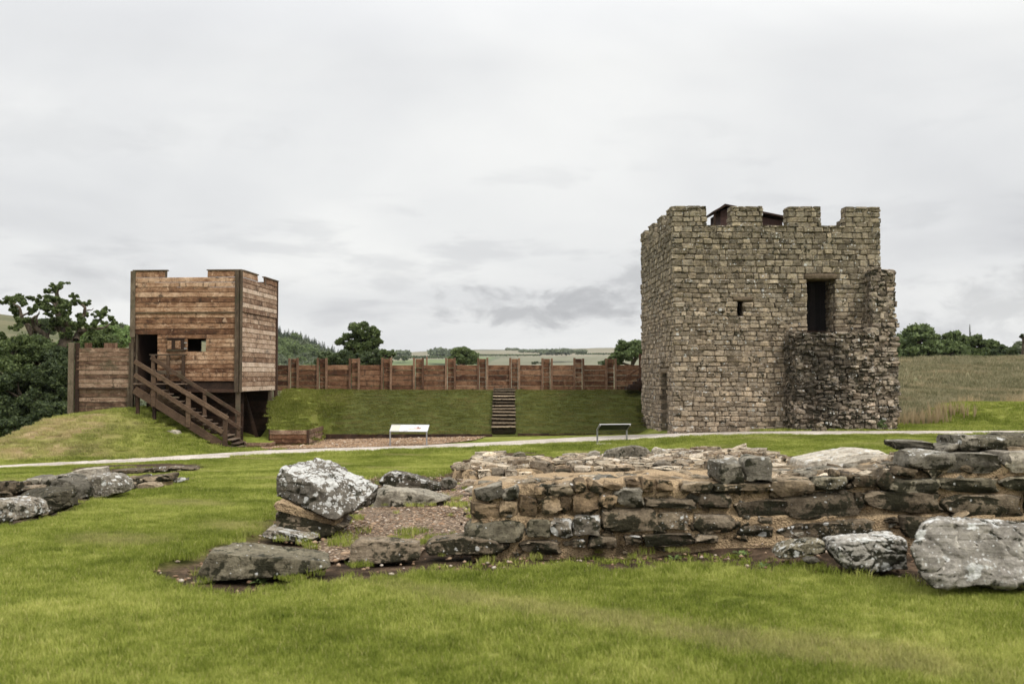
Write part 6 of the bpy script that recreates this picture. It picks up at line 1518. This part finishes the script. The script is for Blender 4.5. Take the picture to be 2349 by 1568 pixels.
cr4 = [(-1500,806),(500,806),(800,808),(905,810),(1000,803.5),(1100,801),(1300,803),(1475,805),(2400,806),(3500,806)]
hill('hill', cr4, 4200, 2500, 'moor', -14, 0, 6)
# conifers on the hill: every tree of the nearer slope is its own object
rf = random.Random(77); k_ = 0
for i in range(300):
    u = rf.uniform(600, 850); t = 1 - rf.uniform(0, 1)**1.6*.5
    q_ = hz_at(cr2, u, 700, 250, -14, t); h = rf.uniform(5, 8.5)
    o = bpy.data.objects.new('conifer_tree', cm[rf.randrange(4)]); link(o); o.location = q_ - Vector((0,0,.5)); o.scale = (h*1.15, h*1.15, h); o.rotation_euler = (0, 0, rf.uniform(0, 6)); k_ += 1
    tag(o, 'dark conifer of the plantation on the wooded hill right of the timber tower', 'conifer', 'conifers on the wooded hill')
bm_ = []
for i in range(4):
    rb = random.Random(200+i); cl = subclumps((0,0,.5), (.5,.5,.42), 26, rb, .34); bm_.append(leaves_mesh('crown', cl, 1100, .045, 300+i, shell=.3))
for i, m_ in enumerate(bm_): m_.materials.append(MAT['far_leaf' if i % 2 else 'mid_leaf'])
for i in range(150):
    u = rf.uniform(600, 890); t = rf.uniform(0.15, .72)
    q_ = hz_at(cr2, u, 700, 250, -14, t); h = rf.uniform(7, 12)
    if t > .5 and u > 700: h *= .8
    o = bpy.data.objects.new('broadleaf_tree', bm_[rf.randrange(4)]); link(o); o.location = q_ - Vector((0,0,.8)); o.scale = (h*1.05, h*1.05, h); o.rotation_euler = (0, 0, rf.uniform(0, 6))
    tag(o, 'rounded broadleaf tree in the wood on the lower slope below the conifers', 'tree', 'broadleaf trees on the wooded hill')
gq = random.Random(31); cl = []
for i in range(900):
    u = gq.uniform(560, 900); t = gq.uniform(.1, 1.0); q_ = hz_at(cr2, u, 700, 250, -14, t); cl.append((q_ + Vector((0,0,.6)), (4.5, 4.5, 2.4), 1))
tag(mobj('woodland_canopy', leaves_mesh('woodland_canopy', cl, 26000, .9, 44, shell=.3), MAT['conifer_leaf']), 'dense dark wood covering the hill right of the timber tower', 'woodland', kind='stuff')
# bushes on the moor side
for i in range(36):
    u = rf.uniform(150, 330); t = rf.uniform(0, .45); q_ = hz_at(cr1, u, 420, 130, -12, t); h = rf.uniform(3, 6)
    o = bpy.data.objects.new('shrub', bm_[rf.randrange(4)]); link(o); o.location = q_ - Vector((0,0,.6)); o.scale = (h*1.3, h*1.3, h)
    tag(o, 'round green shrub on the lower moor slope above the short palisade', 'shrub', 'shrubs on the moor slope')
# ---- far plantations and hedges on the distant hill
def woodland(spans, label, leaf='far_leaf', n=5000, size=3.2, seed=9):
    g = random.Random(seed); cl = []
    for u0, u1, v, hpx, Yd in spans:
        s = Yd/F; k = max(3, int((u1-u0)/ (hpx*.7)))
        for i in range(k):
            u = u0 + (u1-u0)*(i+.5)/k; cl.append((at(u, v - hpx*.35*g.uniform(.7,1.3), Yd + g.uniform(-10, 10)), (hpx*.6*s, 25, hpx*.55*s*g.uniform(.8, 1.25)), hpx*hpx))
    tag(mobj('distant_woodland', leaves_mesh('distant_woodland', cl, n, size, seed, shell=.2), MAT[leaf]), label, 'woodland', kind='stuff')
woodland([(905,940,813,9,1300),(985,1030,812,14,1250),(1010,1055,816,15,1250),(1040,1075,813,12,1250),(1240,1310,811,11,1300),(1190,1250,806,5,1500),(1310,1345,808,6,1300),(1440,1475,806,14,900),(1160,1190,802,4,1700),(1290,1305,803,5,1700)], 'dark plantations and hedgerow trees along the distant fields', 'far_leaf', 9000, 2.0)
woodland([(905,1050,820,4.5,1100),(1320,1460,812,2.5,1400),(1090,1240,815,2.5,1300),(1060,1100,832,4,600),(1375,1400,833,4,600)], 'thin hedge lines crossing the distant fields', 'dark_leaf', 3500, 1.2, 19)
# isolated copse and field bushes
for u, v, r, Yd, lb in ((920,823,12,700,'dark oval copse standing in the pale distant field'),(1228,831,7,420,'first of three little bushes in the field just over the palisade'),(1246,832,6,420,'middle of three little bushes in the field just over the palisade'),(1257,832,5,420,'smallest, right hand bush in the field just over the palisade')):
    p = at(u, v+4, Yd); s = Yd/F; cl = subclumps((0,0,r*s*.4), (r*s*1.3, r*s, r*s*.5), 20, rf, .35); o = mobj('copse', leaves_mesh('copse', cl, 1500, r*s*.10, int(u), shell=.3), MAT['dark_leaf']); o.location = p; tag(o, lb, 'copse')
# utility poles
for u, v0, v1, Yd, lb, arm in ((979, 818, 850, 150, 'single wooden utility pole standing behind the palisade, left of the small round tree', 0), (1058, 828, 850, 130, 'short utility pole with cross arm in front of the small round tree', 1)):
    p0, p1 = at(u, v1, Yd), at(u, v0, Yd); V, Fc = tube_mesh([(0,0,0), (0,0,p1.z-p0.z)], [.16, .12], 8); root = empty('utility_pole', p0, label=lb, cat='utility pole'); mobj('pole', mesh_np('pole', V, Fc, True), MAT['palisade_post'], root)
    q = MB(); q.box(-.06, .06, -.06, .06, p1.z-p0.z, p1.z-p0.z+.15, .01); q.build('pole_cap', MAT['steel'], root)
    if arm: q = MB(); q.box(-.9, .9, -.06, .06, p1.z-p0.z-.35, p1.z-p0.z-.2, .01); q.build('cross_arm', MAT['palisade_post'], root)

# ================================================================ GRASS (real blades, instanced patches)
def patch(name, n, size, h, wdt, seed, mat, bend=.5, clump=0):
    g = np.random.default_rng(seed); P = g.uniform(-size/2, size/2, (n, 2))
    if clump: 
        cc = g.uniform(-size/2, size/2, (clump, 2)); P = cc[g.integers(0, clump, n)] + g.normal(size=(n, 2))*size*.035
    a = g.uniform(0, 6.283, n); hh = h*g.uniform(.45, 1.25, n); lean = bend*g.uniform(.1, 1, n)*hh; la = g.uniform(0, 6.283, n); w_ = wdt*g.uniform(.6, 1.3, n)
    sx_, sy_ = np.cos(a)*w_/2, np.sin(a)*w_/2; lx_, ly_ = np.cos(la)*lean, np.sin(la)*lean
    z0 = np.full(n, -.01); b0 = np.stack([P[:,0]-sx_, P[:,1]-sy_, z0], -1); b1 = np.stack([P[:,0]+sx_, P[:,1]+sy_, z0], -1)
    m0 = np.stack([P[:,0]-sx_*.8+lx_*.3, P[:,1]-sy_*.8+ly_*.3, hh*.55], -1); m1 = np.stack([P[:,0]+sx_*.8+lx_*.3, P[:,1]+sy_*.8+ly_*.3, hh*.55], -1); t = np.stack([P[:,0]+lx_, P[:,1]+ly_, hh], -1)
    V = np.stack([b0, b1, m0, m1, t], 1).reshape(-1, 3); i = np.arange(n)*5; Fc = np.concatenate([np.stack([i, i+1, i+3], -1), np.stack([i, i+3, i+2], -1), np.stack([i+2, i+3, i+4], -1)])
    me = mesh_np(name, V, Fc); me.materials.append(MAT[mat]); return me
def gn_scatter(name, pts, rot, scl, dryv, meshes, label, cat, tilt=None):
    me = bpy.data.meshes.new(name); n = len(pts); me.vertices.add(n); me.vertices.foreach_set('co', np.asarray(pts, np.float32).ravel()); me.update()
    for nm, arr_ in (('rz', rot), ('sc', scl), ('dry', dryv)):
        a = me.attributes.new(nm, 'FLOAT', 'POINT'); a.data.foreach_set('value', np.asarray(arr_, np.float32))
    c = bpy.data.collections.new(name + '_blades')
    for i, m_ in enumerate(meshes): c.objects.link(bpy.data.objects.new('blade_patch', m_))
    o = mobj(name, me); tag(o, label, cat, kind='stuff')
    ng = bpy.data.node_groups.new(name, 'GeometryNodeTree'); ng.interface.new_socket('Geometry', in_out='INPUT', socket_type='NodeSocketGeometry'); ng.interface.new_socket('Geometry', in_out='OUTPUT', socket_type='NodeSocketGeometry')
    N = ng.nodes.new; gi = N('NodeGroupInput'); go = N('NodeGroupOutput'); iop = N('GeometryNodeInstanceOnPoints'); ci = N('GeometryNodeCollectionInfo')
    ci.inputs['Collection'].default_value = c; ci.inputs['Separate Children'].default_value = True; ci.inputs['Reset Children'].default_value = True
    def na(nm): x = N('GeometryNodeInputNamedAttribute'); x.data_type = 'FLOAT'; x.inputs['Name'].default_value = nm; return x.outputs['Attribute']
    cx_ = N('ShaderNodeCombineXYZ'); ng.links.new(na('rz'), cx_.inputs[2]); iop.inputs['Pick Instance'].default_value = True
    ng.links.new(gi.outputs[0], iop.inputs['Points']); ng.links.new(ci.outputs[0], iop.inputs['Instance']); ng.links.new(cx_.outputs[0], iop.inputs['Rotation']); ng.links.new(na('sc'), iop.inputs['Scale'])
    ng.links.new(iop.outputs[0], go.inputs[0]); md = o.modifiers.new('grass', 'NODES'); md.node_group = ng; return o
def jgrid(x0, x1, y0, y1, step, g):
    xs = np.arange(x0, x1, step); ys = np.arange(y0, y1, step); x, y = np.meshgrid(xs, ys); x = x.ravel() + g.uniform(-.5, .5, x.size)*step; y = y.ravel() + g.uniform(-.5, .5, y.size)*step; return x, y
g = np.random.default_rng(1)
def masked(x, y, buildings=True):
    k = np.ones(len(x), bool)
    for p in soil_polys: k &= ~(inpoly(x + .10*wob(x, y, 6), y + .12*wob(y, x, 5), p) & (np.random.default_rng(2).random(len(x)) > .03))
    k &= ~inpoly(x, y, path_poly); k &= ~inpoly(x, y, yard_poly)
    c, s = math.cos(TA), math.sin(TA); lx_ = (x-TO.x)*c + (y-TO.y)*s; ly_ = -(x-TO.x)*s + (y-TO.y)*c; k &= ~((lx_ > -.1) & (lx_ < TW+.6) & (ly_ > -.1) & (ly_ < TL)); k &= ~((lx_ > sx0-.05) & (lx_ < TW+.8) & (ly_ > yf-.05) & (ly_ < 1))
    c, s = math.cos(TTA), math.sin(TTA); lx_ = (x-TTO.x)*c + (y-TTO.y)*s; ly_ = -(x-TTO.x)*s + (y-TTO.y)*c; k &= ~((lx_ > .5) & (lx_ < PW) & (ly_ > .9) & (ly_ < PL))
    return k
def infrus(x, y, m=3.0): return (np.abs(x) < y*.52 + m)
def lawn(name, x0, x1, y0, y1, step, size, n, h, wdt, mat, label, seed, sc=(.8, 1.2), dryfun=None, extra=None, bend=.5, clump=0, hfun=None, cat='grass', sink=.0):
    gg = np.random.default_rng(seed); x, y = jgrid(x0, x1, y0, y1, step, gg); k = infrus(x, y) & masked(x, y)
    if extra is not None: k &= extra(x, y)
    x, y = x[k], y[k]; z = G(x, y) - sink; s = gg.uniform(*sc, len(x)) * (hfun(x, y) if hfun else 1)
    dv_ = dryfun(x, y) if dryfun else np.zeros(len(x))
    gn_scatter(name, np.stack([x, y, z], -1), gg.uniform(0, 6.28, len(x)), s, dv_, [patch('blade_patch', n, size, h, wdt, seed*10+i, mat, bend, clump) for i in range(4)], label, cat)
    return len(x)
cnt = 0
bare = lambda x, y: np.clip((wob(x*.8, y*1.4, 1.1) - .45)*1.0, 0, .42)
tall = lambda x, y: 1 + .28*np.clip(wob(x*.9, y*1.3, 1.3), -.7, 1)
cnt += lawn('near_grass', -9, 9, 4.0, 15, .15, .24, 300, .036, .0042, 'lawn_blade', 'short bright green mown grass in the foreground', 1, dryfun=bare, hfun=tall, bend=.8)
cnt += lawn('lawn_grass', -19, 19, 15, 34, .26, .40, 280, .045, .008, 'lawn_blade', 'short green grass between the ruins and the path', 2, dryfun=bare, hfun=tall, bend=.8)
cnt += lawn('lawn_grass', -24, 26, 34, 42.2, .34, .50, 240, .085, .012, 'lawn_blade', 'green grass on the mound and around the towers', 3, dryfun=dryf, bend=.9, extra=lambda x, y: ((x < -10.6) | (x > 5.9) | (y < 38) | ((x > -10.6) & (x < -9.2) & (y < 39.4))) & ~((x < -18.5) & (y > 41)))
cnt += lawn('bank_grass', -10.9, 6.6, 42.32, 46.1, .26, .42, 200, .05, .011, 'bank_blade', 'rough darker turf on the sloping bank below the long palisade', 4, dryfun=lambda x, y: np.clip(wob(x*2, y*2, 1.2)*.35, 0, .4), bend=.9, extra=lambda x, y: ~((np.abs(x - ss_.location.x) < .56)) & (x > -8.6) & (x < 5.6))
cnt += lawn('bank_grass', -11.1, -7.4, 39.1, 46.1, .26, .42, 190, .08, .012, 'shoulder_blade', 'lush green turf on the left shoulder of the bank by the timber tower', 5, bend=.9, extra=lambda x, y: x + .2402*y > .0)
near_soil = lambda x, y: np.any([inpoly(x+dx_, y+dy_, p) for p in soil_polys for dx_, dy_ in ((.13,0),(-.13,0),(0,.16),(0,-.16),(.09,.1),(-.09,-.1))], axis=0)
cnt += lawn('edge_grass', -8, 8, 5, 21, .10, .14, 60, .060, .0045, 'lawn_blade', 'longer uncut grass fringing the soil and the ruin stones', 9, (.5, 1.25), extra=near_soil, bend=.9)
rgh = lambda x, y: (x > 14.4) & ~((np.exp(-((y - 41.5) / 2.8) ** 2) * ss(16.4, 18.6, x)) > .42)
cnt += lawn('pasture_grass', 14, 34, 40.8, 62, .45, .60, 110, .20, .018, 'straw_blade', 'rough tussocky pasture of pale dry grass right of the stone tower', 6, (.6, 1.4), dryfun=lambda x, y: np.clip(.02 + .35*wob(x*.5, y*.7, 1.5), 0, .5), bend=.9, extra=rgh, clump=9)
cnt += lawn('pasture_grass', 18, 54, 62, 97, .8, 1.1, 110, .26, .035, 'straw_blade', 'tussocky dry grass of the upper pasture beneath the trees', 7, (.6, 1.4), dryfun=lambda x, y: np.clip(.02 + .35*wob(x*.3, y*.5, 1.5), 0, .5), bend=.9, clump=9)
reed = lambda x, y: (wob(x*1.1, y*1.1, 1.4) > -.1) & ((y < 41.8 + .6*wob(x, y, 1)) & (x < 18.0) | (x > 19.5) & (y > 43.2))
cnt += lawn('dry_reeds', 14.2, 26, 39.6, 44.5, .42, .5, 70, .62, .014, 'straw_blade', 'tall golden dry grasses at the foot of the pasture beside the broken wall', 8, (.6, 1.2), dryfun=lambda x, y: np.full(len(x), .75), bend=.35, extra=reed, clump=5)
print('grass patches', cnt)
# weeds in the soil strip
def weed(U, V, s, label, seed, name='weed', leaf='bright_leaf', n=12):
    b = gp(U, V); b.z -= .06; rn_ = random.Random(seed); V_, F_ = [], []
    for i in range(n):
        a = rn_.uniform(0, 6.28); L = s*rn_.uniform(.6, 1.1); w_ = L*.16; d = Vector((math.cos(a), math.sin(a), 0)); t_ = Vector((-d.y, d.x, 0)); up = Vector((0,0,1)); k0 = len(V_)
        hgt = rn_.uniform(.4, 1.2)
        V_ += [d*.005, d*L*.45 + t_*w_ + up*L*.45*hgt, d*L*.45 - t_*w_ + up*L*.45*hgt, d*L*.8 + t_*w_*.6 + up*L*.5*hgt, d*L*.8 - t_*w_*.6 + up*L*.5*hgt, d*L + up*L*.4*hgt]
        F_ += [(k0, k0+1, k0+2), (k0+1, k0+3, k0+4), (k0+1, k0+4, k0+2), (k0+3, k0+5, k0+4)]
    o = mobj(name, mesh_np(name, V_, F_), MAT[leaf]); o.location = b; tag(o, label, 'weed')
weed(600, 1322, .13, 'little green weed rosette growing against the front of the long low slab', 1)
weed(1545, 1268, .08, 'small bright weed in the soil at the foot of the mortared wall', 2); weed(1700, 1260, .09, 'weed tuft in the soil under the dark lower stones of the wall', 3)
weed(1955, 1300, .10, 'weed between the small mossy stone and the middling boulder', 4); weed(1750, 1285, .07, 'tiny weed in the brown soil left of the small mossy stone', 5)
p = at(2023, 985, 36.1); o = None
rb = random.Random(5); cl = subclumps((0,0,.22), (.16,.12,.22), 12, rb, .4); o = mobj('weed', leaves_mesh('weed', cl, 260, .035, 8, shell=.2), MAT['mid_leaf']); o.location = (p.x, 36.05, Gs(p.x, 36.05)); tag(o, 'leafy green weed growing at the foot of the broken wall', 'weed')
# scattered little stones at the soil edge
def soil_weeds():
    gg = np.random.default_rng(12); poly = wpoly([(900,1298),(1100,1288),(1300,1276),(1500,1284),(1700,1278),(1850,1306),(1950,1326),(1960,1310),(1700,1255),(1500,1262),(1200,1266),(1000,1283)])
    x0, x1 = min(p[0] for p in poly), max(p[0] for p in poly); y0, y1 = min(p[1] for p in poly), max(p[1] for p in poly); x = gg.uniform(x0, x1, 900); y = gg.uniform(y0, y1, 900); k = inpoly(x, y, poly); x, y = x[k], y[k]
    gn_scatter('soil_weeds', np.stack([x, y, G(x, y)-.065], -1), gg.uniform(0, 6.28, len(x)), gg.uniform(.4, 1.1, len(x)), np.zeros(len(x)), [patch('blade_patch', 14, .09, .04, .009, 900+i, 'lawn_blade', 1.2) for i in range(3)], 'sparse low weeds sprouting in the soil along the wall foot', 'weeds')
soil_weeds()

# ---------------------------------------------------------------- thin haze over the far fields
hz_ = MB(); hz_.box(-4300, 4300, -80, 4300, -40, 130); hzo = hz_.build('haze', None)
hm = bpy.data.materials.new('haze'); hm.use_nodes = True; t_ = hm.node_tree; t_.nodes.clear(); o_ = t_.nodes.new('ShaderNodeOutputMaterial'); v_ = t_.nodes.new('ShaderNodeVolumePrincipled')
v_.inputs['Color'].default_value = (.82, .86, .92, 1); v_.inputs['Density'].default_value = .00007; v_.inputs['Anisotropy'].default_value = .3; t_.links.new(v_.outputs[0], o_.inputs['Volume'])
hzo.data.materials.append(hm); tag(hzo, 'thin pale haze over the distant fields', 'haze', kind='stuff')
